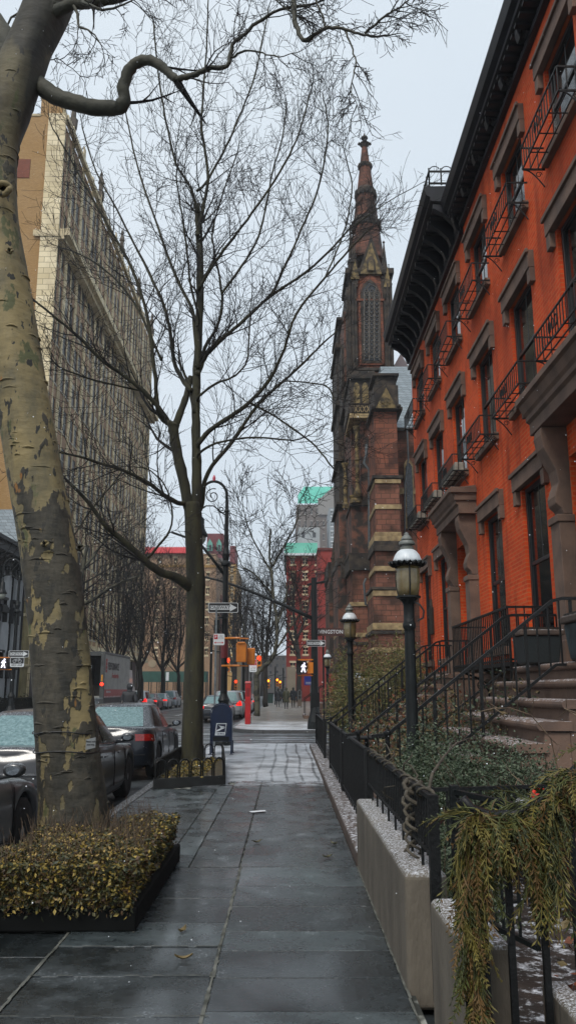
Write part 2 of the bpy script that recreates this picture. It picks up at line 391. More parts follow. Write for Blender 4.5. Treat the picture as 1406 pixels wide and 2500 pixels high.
rowsLL = [0, 1.3, 2.6, 3.6, 4.7, 5.5, 6.0]
g = slabs('sidewalk', [-2.25, -1.46, -.42, .66], [rowsLL, rowsL, rowsR], seed=3)
big = [8.12, 11.8, 14.9]
slabs('sidewalk', [-1.15, -.9, -.43, .66], [[8.12, 14.9]] + [[8.12, 11.6, 15.4], [8.12, 15.4]], seed=5)
slabs('sidewalk', [-2.25, -1.15], [8.44, 12.0, 14.28], seed=6)
struct(MB().box(-1.02, 15.42, -.1, .66, 26.1, .001), 'sidewalk', snowm)
struct(MB().box(-2.25, 18.9, -.1, -1.024, 26.1, .0), 'sidewalk', snowm)
struct(MB().box(-1.6, 14.2, -.1, -1.024, 18.896, -.004), 'sidewalk', snowm)
struct(MB().box(.664, 24.6, -.1, .9, 26.1, .0), 'sidewalk', snowm)
struct(MB().box(-2.25, -2, -.12, .7, 26.08, -.02), 'sidewalk_bed', M['mortar'])
jt = MB(); rj = random.Random(12)
for x, ya_, yb_, w_ in ((-.42, 0, 8.1, .011), (.655, 0, 8.1, .008), (-1.46, 0, 6.0, .010), (-1.03, 6.0, 8.1, .007)):
    y = ya_
    while y < yb_:
        y2 = min(yb_, y + rj.uniform(.05, .12)); a, b_ = w_ * rj.uniform(.5, 1.4), w_ * rj.uniform(.5, 1.4)
        jt.add([(x - a, y, .0052), (x + b_, y, .0052), (x + b_ * rj.uniform(.7, 1.2), y2, .0052), (x - a * rj.uniform(.7, 1.2), y2, .0052)], [(0, 1, 2, 3)]); y = y2
for y in rowsL[3:8]:
    x = -1.46
    while x < -.42:
        x2 = x + rj.uniform(.04, .1)
        if rj.random() < .55: w_ = rj.uniform(.003, .007); jt.add([(x, y - w_, .0052), (x2, y - w_, .0052), (x2, y + w_, .0052), (x, y + w_, .0052)], [(0, 1, 2, 3)])
        x = x2
struct(jt, 'joint_sand', mat('pale_joint_sand', '62635d', '33352f', 9, .9))
kerb = mat('granite_kerb', '343534', '4c4d50', 30, .6, .2, 60, snow=.5, snowscale=25)
kb = MB()
y = -2
while y < 26: kb.box(-2.41, y + .006, -.5, -2.256, min(26.1, y + 1.9), .003); y += 1.9
kb.box(-2.41, 26.106, -.5, 14, 26.25, .003)
struct(kb, 'kerb', kerb, bevel=.015)
# far block on the right
fb = MB()
pts = [(-2.3, 37.4)] + [(-2.3 + 1.9 * (1 - math.cos(a)), 37.4 - 2.7 * math.sin(a)) for a in [R(15 * i) for i in range(1, 7)]] + [(14, 34.7), (14, 128), (-2.3, 128)]
fb.prism(pts, 'Z', -.4, 0)
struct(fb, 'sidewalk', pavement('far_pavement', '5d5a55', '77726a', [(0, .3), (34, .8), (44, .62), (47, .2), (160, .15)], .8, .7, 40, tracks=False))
kb = MB()
for a, b_ in zip(pts[:8], pts[1:8]): kb.bar((a[0] - .05, a[1] - .05, -.06), (b_[0] - .05, b_[1] - .05, -.06), .14, .135)
kb.bar((-2.37, 37.4, -.06), (-2.37, 128, -.06), .14, .135)
struct(kb, 'kerb', kerb)
# left pavements
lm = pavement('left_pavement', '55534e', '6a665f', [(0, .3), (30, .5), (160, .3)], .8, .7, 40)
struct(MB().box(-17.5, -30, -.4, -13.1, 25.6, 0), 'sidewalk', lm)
struct(MB().box(-17.5, 36, -.4, -13.1, 190, 0), 'sidewalk', lm)
struct(MB().box(14.1, 34.7, -.4, 40, 36, 0), 'sidewalk', lm)
# painted lines of the crossing
pl = mat('road_paint', 'b9bcbe', '6f7476', 9, .7, snow=.5, contrast=(.4, .6))
mk = MB()
for (x0, y0, x1, y1) in ((-2.2, 27.4, 12, 27.55), (-3.4, 29.2, 9, 29.34), (-2.4, 31.4, 12, 31.55), (-12, 26.6, -2.9, 26.85), (-12.4, 33.9, -2.6, 34.4), (-12.4, 37.6, -2.6, 37.9)):
    mk.add([(x0, y0, -.126), (x1, y0, -.126), (x1, y1, -.126), (x0, y1, -.126)], [(0, 1, 2, 3)])
for y in (1, 10, 19, 40, 49, 58, 67, 76, 85, 94, 103):
    mk.add([(-7.7, y, -.126), (-7.58, y, -.126), (-7.58, y + 4, -.126), (-7.7, y + 4, -.126)], [(0, 1, 2, 3)])
mk.add([(-10.4, 40, -.126), (-10.3, 40, -.126), (-10.3, 140, -.126), (-10.4, 140, -.126)], [(0, 1, 2, 3)])
struct(mk, 'road_markings', pl)
# drifts of snow lying on the crossing
dr = MB(); rnd = random.Random(4)
for i in range(34):
    cx, cy = rnd.uniform(-9, 4), rnd.uniform(27, 34.4); a, b_ = rnd.uniform(.4, 2.4), rnd.uniform(.03, .11)
    n = 12; vs = [(cx + a * math.cos(2 * math.pi * k / n) * rnd.uniform(.7, 1), cy + b_ * math.sin(2 * math.pi * k / n) * rnd.uniform(.5, 1.2), -.124) for k in range(n)]
    dr.add(vs, [tuple(range(n))])
tag(dr.build('snow_drifts', M['snow']), 'thin streaks of snow left on the asphalt of the crossing', 'snow', kind='stuff')
# front gardens on the right
struct(MB().box(.92, -3, -.3, 3.9, 24.6, .02), 'garden_ground', M['soil'])
struct(MB().box(3.9, 24.6, -.4, 14, 26.1, 0).box(.92, 24.62, -.4, 3.88, 26.1, -.002), 'sidewalk', lm)

# ------------------------------------------------------------------ row houses
FX = 3.9
def window_unit(parent, yc, z0, z1, w=1.22, curtain=False, lintel_w=1.68, sill=True, lab=None):
    f = MB(); x = FX + .06; h = z1 - z0; y0, y1 = yc - w / 2, yc + w / 2; fw = .07
    f.box(x, y0, z0, x + .08, y0 + fw, z1); f.box(x, y1 - fw, z0, x + .08, y1, z1)
    f.box(x, y0 + fw, z1 - fw, x + .08, y1 - fw, z1); f.box(x, y0 + fw, z0, x + .08, y1 - fw, z0 + fw)
    zm = z0 + h * .5; f.box(x + .02, y0 + fw, zm - .03, x + .075, y1 - fw, zm + .03)
    f.box(x + .035, yc - .012, zm + .03, x + .06, yc + .012, z1 - fw)
    o = f.build('window', M['wframe'], parent, bevel=.004)
    g = MB(); g.box(x + .045, y0 + fw, z0 + fw, x + .052, y1 - fw, zm - .03); g.box(x + .04, y0 + fw, zm + .03, x + .047, y1 - fw, z1 - fw)
    g.build('pane', M['glass'], o)
    if curtain:
        c = MB(); n = 9; a, b_ = y0 + .08, y0 + w * .48
        for i in range(n):
            ya = a + (b_ - a) * i / n; yb = a + (b_ - a) * (i + 1) / n; d = .02 * (i % 2)
            c.add([(x + .12 + d, ya, z0 + .1), (x + .14 - d, yb, z0 + .1), (x + .14 - d, yb, z1 - .1), (x + .12 + d, ya, z1 - .1)], [(0, 1, 2, 3)])
        c.build('curtain', M['curtain'], o)
    L = MB(); lw = lintel_w / 2
    L.box(FX - .1, yc - lw, z1, FX + .02, yc + lw, z1 + .3)
    L.box(FX - .14, yc - lw - .03, z1 + .24, FX - .095, yc + lw + .03, z1 + .31)
    for sgn in (-1, 1):
        a, b_ = sorted((yc + sgn * lw, yc + sgn * (lw - .16)))
        L.box(FX - .085, a, z1 - .24, FX + .02, b_, z1 - .003)
    L.build('lintel', M['brown'], parent, bevel=.008)
    if sill:
        MB().box(FX - .1, yc - lw * .9, z0 - .14, FX + .09, yc + lw * .9, z0).build('sill', M['brown'], parent, bevel=.008)
    return o
def guard(parent, yc, z, w=1.66, planter=False, h=.36):
    b = MB(); x0, x1 = FX - .36, FX - .02; t = .022; y0, y1 = yc - w / 2, yc + w / 2
    for zz in (z, z + h):
        b.bar((x0, y0, zz), (x0, y1, zz), t); b.bar((x0, y0, zz), (x1, y0, zz), t); b.bar((x0, y1, zz), (x1, y1, zz), t)
    k = int(w / .11)
    for i in range(k + 1):
        y = y0 + w * i / k; b.bar((x0, y, z), (x0, y, z + h), .013)
    for xx in (x0, x0 + .11, x0 + .22): 
        b.bar((xx, y0, z - .005), (xx, y1, z - .005), .016)
    for i in range(5): b.bar((x0, y0 + w * i / 4, z - .012), (x1, y0 + w * i / 4, z - .012), .014)
    for y in (y0, y1):
        for xx in (x0 + .12, x0 + .24): b.bar((xx, y, z), (xx, y, z + h), .013)
        pts = [(x1 - .02 + .0, y, z - .3)] + [(x1 - .02 - .3 * (i / 8), y, z - .3 + .29 * math.sin(i / 8 * 1.57)) for i in range(1, 9)]
        b.tube(pts, .011, 5)
        c = [(x1 - .1 + .05 * math.cos(a) * (1 - a / 12), y, z - .09 + .05 * math.sin(a) * (1 - a / 12)) for a in [k * .5 for k in range(16)]]
        b.tube(c, .007, 4)
    for i in range(3):                                  # scroll panel in the middle
        for s_ in (-1, 1):
            cyy = yc + (i - 1) * .13; c = [(x0 - .012, cyy + s_ * (.012 + .035 * math.sin(a)), z + h * .5 + .08 * math.cos(a) * s_) for a in [q * .45 for q in range(10)]]
            b.tube(c, .007, 4)
    b.build('window_guard', M['iron'], parent)
    if planter:
        p = MB(); p.box(x0 + .06, y0 + .06, z + .01, x1 - .06, y1 - .06, z + .2)
        p.build('planter_box', mat('pale_planter_wood' , '8c8a80', '76736a', 9, .8, snow=.9), parent, bevel=.01)
def hood(parent, yc, zb, half=1.28):
    h = MB()
    prof = [(FX + .02, zb), (3.53, zb), (3.53, zb + .17), (3.48, zb + .2), (3.48, zb + .27), (3.44, zb + .31), (3.39, zb + .42), (3.34, zb + .44), (3.34, zb + .53), (FX + .02, zb + .6)]
    h.prism(prof, 'Y', yc - half, yc + half)
    # returns of the mouldings on both ends
    for s_ in (-1, 1):
        y = yc + s_ * half
        for (x, a, b_, d) in ((3.44, .27, .42, .04), (3.36, .42, .54, .09)):
            ya, yb = sorted((y, y + s_ * d)); h.box(x, ya, zb + a, FX, yb, zb + b_ - .002)
    h.build('door_hood', M['brown'], parent, bevel=.006)
    for s_ in (-1, 1):
        y = yc + s_ * .98
        c = MB(); top = zb
        pr = [(FX + .02, top - .003), (3.55, top - .003), (3.53, top - .12), (3.56, top - .3), (3.63, top - .45), (3.71, top - .62), (3.74, top - .8), (3.7, top - .9), (3.67, top - 1.0), (3.68, top - 1.1), (3.75, top - 1.17), (3.78, top - 1.25), (FX + .02, top - 1.25)]
        c.prism(pr, 'Y', y - .17, y + .17); c.build('console', M['brown'], parent, bevel=.015)
        q = MB().box(3.7, y - .19, 1.95, FX + .02, y + .19, top - 1.256); q.box(3.65, y - .22, 1.95, FX + .02, y + .22, 2.25); q.box(3.67, y - .21, top - 1.36, FX + .01, y + .21, top - 1.258)
        q.build('pilaster', M['brown'], parent, bevel=.01)
def door(parent, yc, z0, z1):
    d = MB(); x = FX + .42
    d.box(x, yc - .75, z0, x + .06, yc + .75, z1)
    for s_ in (-1, 1):
        for (a, b_) in ((.15, .9), (1.05, 2.2)):
            d.box(x - .02, yc + s_ * .37 - .26, z0 + a, x - .001, yc + s_ * .37 + .26, z0 + b_)
    d.box(x - .03, yc - .75, z0 + 2.45, x - .001, yc + .75, z0 + 2.55)
    o = d.build('door', M['wood'], parent, bevel=.01)
    MB().lathe(x - .07, yc - .06, [(.0, z0 + 1.0), (.03, z0 + 1.02), (.03, z0 + 1.06), (0, z0 + 1.08)], 8).build('handle', M['chrome'], o, smooth=True)

def row_house(label, y0, y1, bays, door_y, z_top, cx, ctop, cbot, lab2):
    root = thing('row_house', label, 'house', (FX, (y0 + y1) / 2, 0), 'row houses along the right of the street')
    holes = []; W = y1 - y0
    for i, yc in enumerate(bays):
        for z0, z1 in ((6.25, 8.12), (9.35, 10.78)): holes.append((yc - .61 - y0, yc + .61 - y0, z0, z1))
        if yc != door_y: holes.append((yc - .61 - y0, yc + .61 - y0, 2.35, 4.85))
        if yc != door_y: holes.append((yc - .5 - y0, yc + .5 - y0, .35, 1.5))
    holes.append((door_y - .8 - y0, door_y + .8 - y0, 1.93, 4.75))
    w = MB(); w.facade((FX, y0, 0), (0, 1, 0), (-1, 0, 0), W, z_top, holes, rev=.2)
    wall = w.build('wall', M['brick'], root)
    # the body of the house behind the front
    bd = MB(); bd.box(FX + .75, y0, 0, 14, y1, z_top + .05); 
    bd.build('body', M['brick'], root)
    sd = MB()
    for yy in (y0, y1): sd.add([(FX, yy, 0), (FX + .75, yy, 0), (FX + .75, yy, z_top), (FX, yy, z_top)], [(0, 1, 2, 3)])
    sd.build('party_wall', M['brick'], root)
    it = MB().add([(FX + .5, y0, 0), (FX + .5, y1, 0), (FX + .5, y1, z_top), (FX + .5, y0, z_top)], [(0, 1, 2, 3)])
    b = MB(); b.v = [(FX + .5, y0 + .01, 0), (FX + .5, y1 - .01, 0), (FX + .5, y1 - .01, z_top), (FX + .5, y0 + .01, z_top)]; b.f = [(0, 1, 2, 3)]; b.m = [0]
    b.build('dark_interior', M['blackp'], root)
    k = 0
    for i, yc in enumerate(bays):
        window_unit(root, yc, 9.35, 10.78); window_unit(root, yc, 6.25, 8.12, curtain=(i == 0 and y0 > 12))
        far = y0 > 12
        guard(root, yc, 9.25); guard(root, yc, 6.18, planter=far)
        if yc != door_y:
            window_unit(root, yc, 2.35, 4.85, curtain=True)
            window_unit(root, yc, .35, 1.5, w=1.0, lintel_w=1.3)
    door(root, door_y, 1.94, 4.72)
    # brownstone basement course
    bs = MB()
    segs = sorted([(yc - .52, yc + .52) for yc in bays if yc != door_y]); a = y0
    for s0, s1 in segs + [(y1, y1)]:
        bs.box(FX - .06, a, 0, FX + .01, s0, 1.9); 
        if s1 > s0: bs.box(FX - .058, s0, 1.52, FX + .012, s1, 1.9); bs.box(FX - .058, s0, 0, FX + .012, s1, .33)
        a = s1
    bs.box(FX - .1, y0 + .01, 1.903, FX + .01, y1 - .01, 2.05)
    bs.build('basement_course', M['brown'], root, bevel=.006)
    # cornice: frieze, brackets, crown
    c = MB()
    c.prism([(FX + .03, cbot - .02), (FX - .1, cbot - .02), (FX - .1, cbot + .08), (FX - .06, cbot + .1), (FX - .06, ctop - .42), (cx + .14, ctop - .36), (cx + .14, ctop - .27), (cx + .05, ctop - .22), (cx, ctop - .05), (cx, ctop), (14, ctop + .25), (14, ctop - .5), (FX + .03, ctop - .5)], 'Y', y0, y1 + (.0 if y0 < 12 else .12))
    co = c.build('cornice', M['cornice'], root, bevel=.006)
    n = int(W / (1.05 if y0 < 12 else .62))
    for i in range(n + 1):
        y = y0 + .12 + (W - .24) * i / n
        br = MB(); dz = ctop - .42
        big_ = y0 > 12 or True
        br.prism([(FX - .06, cbot + .1), (FX - .14, cbot + .12), (FX - .2, cbot + .3), ((FX + cx) / 2, dz - .22), (cx + .2, dz - .1), (cx + .2, dz + .02), (FX - .06, dz - .02)], 'Y', y - .07, y + .07)
        br.build('bracket', M['cornice'], co, bevel=.006)
    dn = MB(); k = int(W / .22)
    for i in range(k):
        y = y0 + .06 + W * i / k; dn.box(cx + .22 if y0 > 12 else cx + .16, y, ctop - .47, FX - .064, y + .1, ctop - .425)
    dn.build('dentils', M['cornice'], co)
    return root
h1 = row_house('nearer orange brick row house, its brownstone door hood cut by the right edge', 8.86, 16.35, [10.1, 12.62, 15.17], 10.1, 11.7, 3.42, 12.25, 11.62, 'near')
hood(h1, 10.1, 5.2)
h2 = row_house('farther orange brick row house at the corner, with the heavier black bracketed cornice', 16.36, 24.1, [17.7, 20.2, 22.65], 17.7, 11.7, 3.06, 12.62, 11.45, 'far')
hood(h2, 17.7, 5.15, 1.28)
# cresting rail on top of the far cornice, plaque on the wall
cr_ = MB()
for z in (12.72, 13.02): cr_.bar((3.2, 16.4, z), (6.2, 16.4, z), .035); cr_.bar((3.2, 16.4, z), (3.2, 18.9, z), .035)
for i in range(12):
    x = 3.2 + i * .27; cr_.bar((x, 16.4, 12.68), (x, 16.4, 13.1), .03)
    cr_.tube([(x + .13 + .1 * math.cos(a), 16.4, 13.08 + .07 * math.sin(a)) for a in [q * .52 for q in range(7)]], .012, 4)
for i in range(9): cr_.bar((3.2, 16.4 + i * .31, 12.65), (3.2, 16.4 + i * .31, 13.1), .03)
cr_.build('roof_railing', M['iron'], h2)
MB().prism([(22 - .22, 3.05), (22 + .22, 3.05), (22 + .22, 3.75), (22 + .1, 3.8), (22 + .06, 3.95), (22, 4.0), (22 - .06, 3.95), (22 - .1, 3.8), (22 - .22, 3.75)], 'X', FX - .06, FX + .01).build('wall_plaque', mat('dark_bronze', '2b2620', rough=.5, metal=.5), h2, bevel=.01)

# ------------------------------------------------------------------ stoops and their railings
def stoop(label, y0, y1, ya, yb, tag_first):
    root = thing('stoop', label, 'steps', (2.4, (y0 + y1) / 2, 0), 'brownstone stoops')
    for k in range(-5, 5):
        x = 2.2 + .25 * k; z = 1.1 + .205 * k
        if k <= 3:
            a, b_ = (y0, y1) if k >= 0 else (ya, yb)
            if k < 0: t = (-k) / 5; a, b_ = ya + .0, yb
        else: a, b_ = y0, y1
        z = min(z, 1.92); xe = FX - .11 if k == 4 else x + .3
        mb = MB(); r = .05; n = 8
        # bull-nosed tread
        prof = [(xe, z - .09), (x + .02, z - .09)] + [(x - .045 * math.sin(q), z - .045 - .045 * math.cos(q)) for q in [math.pi * j / 6 for j in range(7)]] + [(xe, z)]
        mb.prism(prof, 'Y', a - .03, b_ + .03)
        mb.build('tread', M['brown'], root, bevel=.004)
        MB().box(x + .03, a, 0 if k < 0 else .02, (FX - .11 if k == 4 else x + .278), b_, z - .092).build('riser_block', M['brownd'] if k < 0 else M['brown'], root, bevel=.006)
    # stone joints on the visible flank
    j = MB()
    for z in (.42, .84, 1.2): j.box(max(2.25, 2.2 + (z - 1.0) / .205 * .25 + .1), y0 - .004, z, FX - .12, y0 + .002, z + .012)
    for x, a, b_ in ((2.7, .43, .83), (3.2, .0, .41), (3.45, .85, 1.19), (3.0, 1.21, 1.6), (2.5, .0, .41)): j.box(x, y0 - .004, a, x + .012, y0 + .002, b_)
    j.build('flank_joints', mat('joint_dark' + tag_first, '2c2521', rough=.9), root)
    return root
stoop('near brownstone stoop with rounded snow-edged treads behind the nearest gas lamp', 8.15, 11.75, 9.35, 11.65, 'a')
stoop('far brownstone stoop behind the second gas lamp', 16.4, 19.1, 16.75, 18.7, 'b')

def railing(label, Y, base, lo, hi, flat, zoff=.72, group='iron handrails of the stoops', bot=True, mt=None):
    root = thing('stoop_railing', label, 'railing', (lo[0], Y, base), group)
    mt = mt or M['iron']
    top = [V(lo[0] - .18, Y, lo[1] - .02), V(*(lo[0], Y, lo[1])), V(hi[0], Y, hi[1]), V(hi[0] + .12, Y, hi[1] + .03), V(flat, Y, hi[1] + .03)]
    h = MB()
    for a, b_ in zip(top, top[1:]): h.bar(a, b_, .05, .035)
    h.build('handrail', mt, root)
    if bot:
        h = MB(); a, b_ = V(lo[0] + .1, Y, lo[1] - zoff + .08), V(hi[0], Y, hi[1] - zoff)
        h.bar(a, b_, .03); h.bar(b_, V(flat, Y, hi[1] - zoff + .02), .03); h.build('bottom_rail', mt, root)
    L = hi[0] - lo[0]; n = int((flat - lo[0]) / .13)
    for i in range(n + 1):
        x = lo[0] + (flat - lo[0]) * i / n
        zt = lo[1] + (hi[1] - lo[1]) * min(1, (x - lo[0]) / L); zb = zt - zoff
        if x > hi[0]: zt = hi[1] + .03
        if i % 4 == 0: zb -= .14
        MB().bar((x, Y, zb), (x, Y, zt), .032 if i % 4 == 0 else .018).build('baluster', mt, root)
    b = MB()
    for (x, z) in ((lo[0], lo[1]),):
        b.lathe(x, Y, [(.04, base), (.04, base + .1), (.025, base + .14), (.025, z - .02), (.045, z), (.045, z + .03), (0, z + .06)], 10)
    b.build('newel_post', mt, root)
    return root
railing('near handrail of the near stoop, its far end bending level at the right edge', 9.4, .0, (1.12, 1.12), (3.04, 2.6), 3.78)
railing('handrail on the far side of the near stoop, starting beside the round black table', 11.55, .0, (.98, 1.02), (3.04, 2.6), 3.78)
railing('near handrail of the far stoop rising behind the second gas lamp', 16.85, .0, (.98, .98), (3.04, 2.55), 3.78)
railing('farthest handrail, on the far side of the far stoop', 18.6, .0, (.98, .98), (3.04, 2.55), 3.78)
# planters on the near landing
def tub(label, x, y, w, h, col):
    root = thing('stone_planter', label, 'planter', (x, y, 1.92), 'dark square planters on the stoop landing')
    mb = MB(); mb.frus(x - w * .42, y - w * .42, 1.925, x + w * .42, y + w * .42, 1.925 + h * .82, -w * .08, -w * .08)
    mb.build('tub', mat('planter_' + col, col, '1b2224', 8, .5, .2), root, bevel=.02)
    MB().box(x - w * .56, y - w * .56, 1.925 + h * .82 + .002, x + w * .56, y + w * .56, 1.925 + h).build('rim', M['brownd'], root, bevel=.02)
    s_ = MB(); s_.box(x - w * .48, y - w * .48, 1.925 + h + .002, x + w * .48, y + w * .48, 1.925 + h + .03); s_.build('soil', M['soil'], root)
    return root
tub('blue-grey square planter by the right edge of the photo on the near landing', 3.35, 9.0, .5, .48, '2f3d42')
tub('black square planter standing left of the blue-grey planter on the near landing', 3.2, 10.6, .5, .42, '23282a')
# iron window balcony over the garden
root = thing('garden_balcony', 'long black iron balcony of thin bars under the parlour windows between the two stoops', 'balcony', (3.5, 13.4, 2.0))
b = MB()
for z in (2.03, 2.78): b.bar((3.2, 11.9, z), (3.2, 15.9, z), .035); b.bar((3.2, 11.9, z), (3.84, 11.9, z), .03); b.bar((3.2, 15.9, z), (3.84, 15.9, z), .03)
b.build('rail', M['iron'], root)
for i in range(33): MB().bar((3.2, 11.9 + i * .125, 2.0), (3.2, 11.9 + i * .125, 2.8), .016).build('baluster', M['iron'], root)
for i in range(5): MB().bar((3.32 + i * .12, 11.9, 2.0), (3.32 + i * .12, 11.9, 2.8), .016).build('baluster', M['iron'], root)
MB().box(3.18, 11.88, 1.94, 3.8, 15.92, 2.0).build('floor_plate', M['iron'], root)
b = MB()
for y in (12.1, 13.9, 15.7):
    b.tube([(3.82, y, 1.3), (3.78, y, 1.6), (3.6, y, 1.82), (3.3, y, 1.93)], .02, 6)
    b.tube([(3.66 + .1 * math.cos(a) * (1 - a / 14), y, 1.68 + .1 * math.sin(a) * (1 - a / 14)) for a in [k * .5 for k in range(20)]], .012, 5)
b.build('scroll_bracket', M['iron'], root)
# ------------------------------------------------------------------ low walls and fences on the right
M['stone'] = mat('weathered_tan_stone', '453f37', '645d52', 3, .9, .6, 30, snow=.62, snowscale=75, stretch=(1, 1, .35), contrast=(.3, .7))
def low_wall(name, label, x0, x1, y0, y1, z, cat='wall', m='stone', bev=.035, z0=-.1, group=None):
    mb = MB(); mb.box(x0, y0, z0, x1, y1, z)
    o = mb.build(name, M[m], bevel=bev); o.modifiers['bevel'].segments = 4
    return tag(o, label, cat, group)
low_wall('garden_wall', 'long low tan stone wall dusted with snow, carrying the fence wound with rope-like vine', .66, .9, 4.9, 8.15, .6)
low_wall('garden_wall', 'short low tan stone wall with a rounded snowy top behind the hanging cypress strand', .72, .93, 3.66, 4.45, .58)
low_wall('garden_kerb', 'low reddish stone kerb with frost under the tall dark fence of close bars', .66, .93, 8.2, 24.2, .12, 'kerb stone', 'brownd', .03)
low_wall('garden_wall', 'dark low pier of brown stone at the bottom right behind the cypress strand', 1.06, 1.16, 2.6, 3.75, .42, bev=.02)

def fence(label, x0, y0, x1, y1, zb, zt, sp=.11, foot=None, group='black iron fences of the front gardens', bw=.016, rail=.035, posts=True, midfoot=4, toprail=True):
    root = thing('iron_fence', label, 'fence', (x0, y0, 0), group)
    d = V(x1 - x0, y1 - y0, 0); L = d.length; u = d / L; n = int(L / sp)
    foot = zb if foot is None else foot
    m = M['iron']
    if toprail: MB().bar((x0, y0, zt), (x1, y1, zt), rail, rail * .7).build('top_rail', m, root)
    MB().bar((x0, y0, zb + .06), (x1, y1, zb + .06), rail * .8, rail * .5).build('bottom_rail', m, root)
    for i in range(1, n):
        p = V(x0, y0, 0) + u * (L * i / n)
        lo = foot if (midfoot and i % midfoot == 0) else zb + .03
        MB().bar((p.x, p.y, lo), (p.x, p.y, zt - .003), bw).build('bar', m, root)
    if posts:
        for p in ((x0, y0), (x1, y1)):
            MB().box(p[0] - .028, p[1] - .028, min(foot, 0), p[0] + .028, p[1] + .028, zt + .02).build('post', m, root)
    return root
fence('black fence on the snowy stone wall with pale vine twisted round its rail and bars', .8, 4.72, .8, 8.3, .66, 1.02, .1, .58)
fence('tall dark fence of close bars nearest the first gas lamp, beyond the vine-wound fence', .86, 9.1, .86, 12.9, .15, .98, .075, .1)
fence('dark fence between the near and far stoops in front of the bare hedge', .86, 13.1, .86, 16.6, .15, .98, .11, .1)
fence('short fence farthest down the row, ending at the corner of the side street', .86, 19.0, .86, 24.3, .15, .92, .12, .1)
fence('cross fence along the side street at the end of the bamboo garden', .88, 24.45, 3.7, 24.45, .05, .95, .13, 0)
fence('low cross fence between the two front gardens behind the rope vine', 1.0, 6.0, 2.0, 6.25, .1, .92, .12, .02)
# table-like iron plate by the stairs foot
t = thing('round_table', 'small round black table dusted with snow at the foot of the near stoop', 'table', (1.12, 11.9, 0))
MB().lathe(1.12, 11.9, [(.02, .93), (.26, .935), (.27, .95), (.26, .965), (0, .97)], 20).build('tabletop', M['iron'], t, smooth=False)
MB().lathe(1.12, 11.9, [(.16, 0), (.05, .03), (.025, .1), (.025, .93)], 10).build('leg', M['iron'], t)

# vine wound on the near fence
vm = mat('pale_vine_bark', '2f2a22', '4a4438', 12, .8, .5, 60, snow=.3, snowscale=40)
vt = thing('twisted_vine', 'pale rope-like vine wound round the rail and hanging down the bars of the near fence', 'vine', (.8, 5.2, .6))
mb = MB(); pts = []
for i in range(120):
    y = 4.85 + 3.3 * i / 119; a = i * .62; r = .026 + .008 * math.sin(i * .3)
    pts.append((.8 + r * math.cos(a) * 1.3, y, 1.02 + r * math.sin(a)))
mb.tube(pts[:46], [.009 + .002 * math.sin(i) for i in range(46)], 6); mb.tube(pts[60:], .007, 6)
mb.build('rail_coil', vm, vt, smooth=True)
mb = MB()
for k, (y, z0) in enumerate(((5.35, .58), (5.42, .6), (5.5, .6))):
    mb.tube([(.79 + .05 * math.cos(i * .8 + k * 2), y + .045 * math.sin(i * .8 + k * 2), 1.04 - i * .02) for i in range(23)], [.015 - .0003 * i for i in range(23)], 6)
mb.build('hanging_coil', vm, vt, smooth=True)
mb = MB(); mb.tube([(.82, 4.95, 1.04), (.86, 5.05, 1.12), (.98, 5.3, 1.2), (1.12, 5.6, 1.26), (1.25, 5.8, 1.28)], [.011, .01, .008, .006, .003], 6)
mb.build('shoots', vm, vt, smooth=True)
rnd = random.Random(5)
for i in range(9):
    mb = MB()
    y = rnd.uniform(5, 8); z = rnd.uniform(.7, 1.1); a = rnd.uniform(0, 6)
    mb.tube([(.8, y, z), (.8 + .07 * math.cos(a), y + .06 * math.sin(a), z + .04), (.8 + .1 * math.cos(a + .6), y + .1 * math.sin(a + .6), z + .1), (.8 + .06 * math.cos(a + 1.4), y + .14 * math.sin(a + 1.4), z + .12)], [.007, .006, .005, .002], 5); mb.build('shoot', vm, vt, smooth=True)

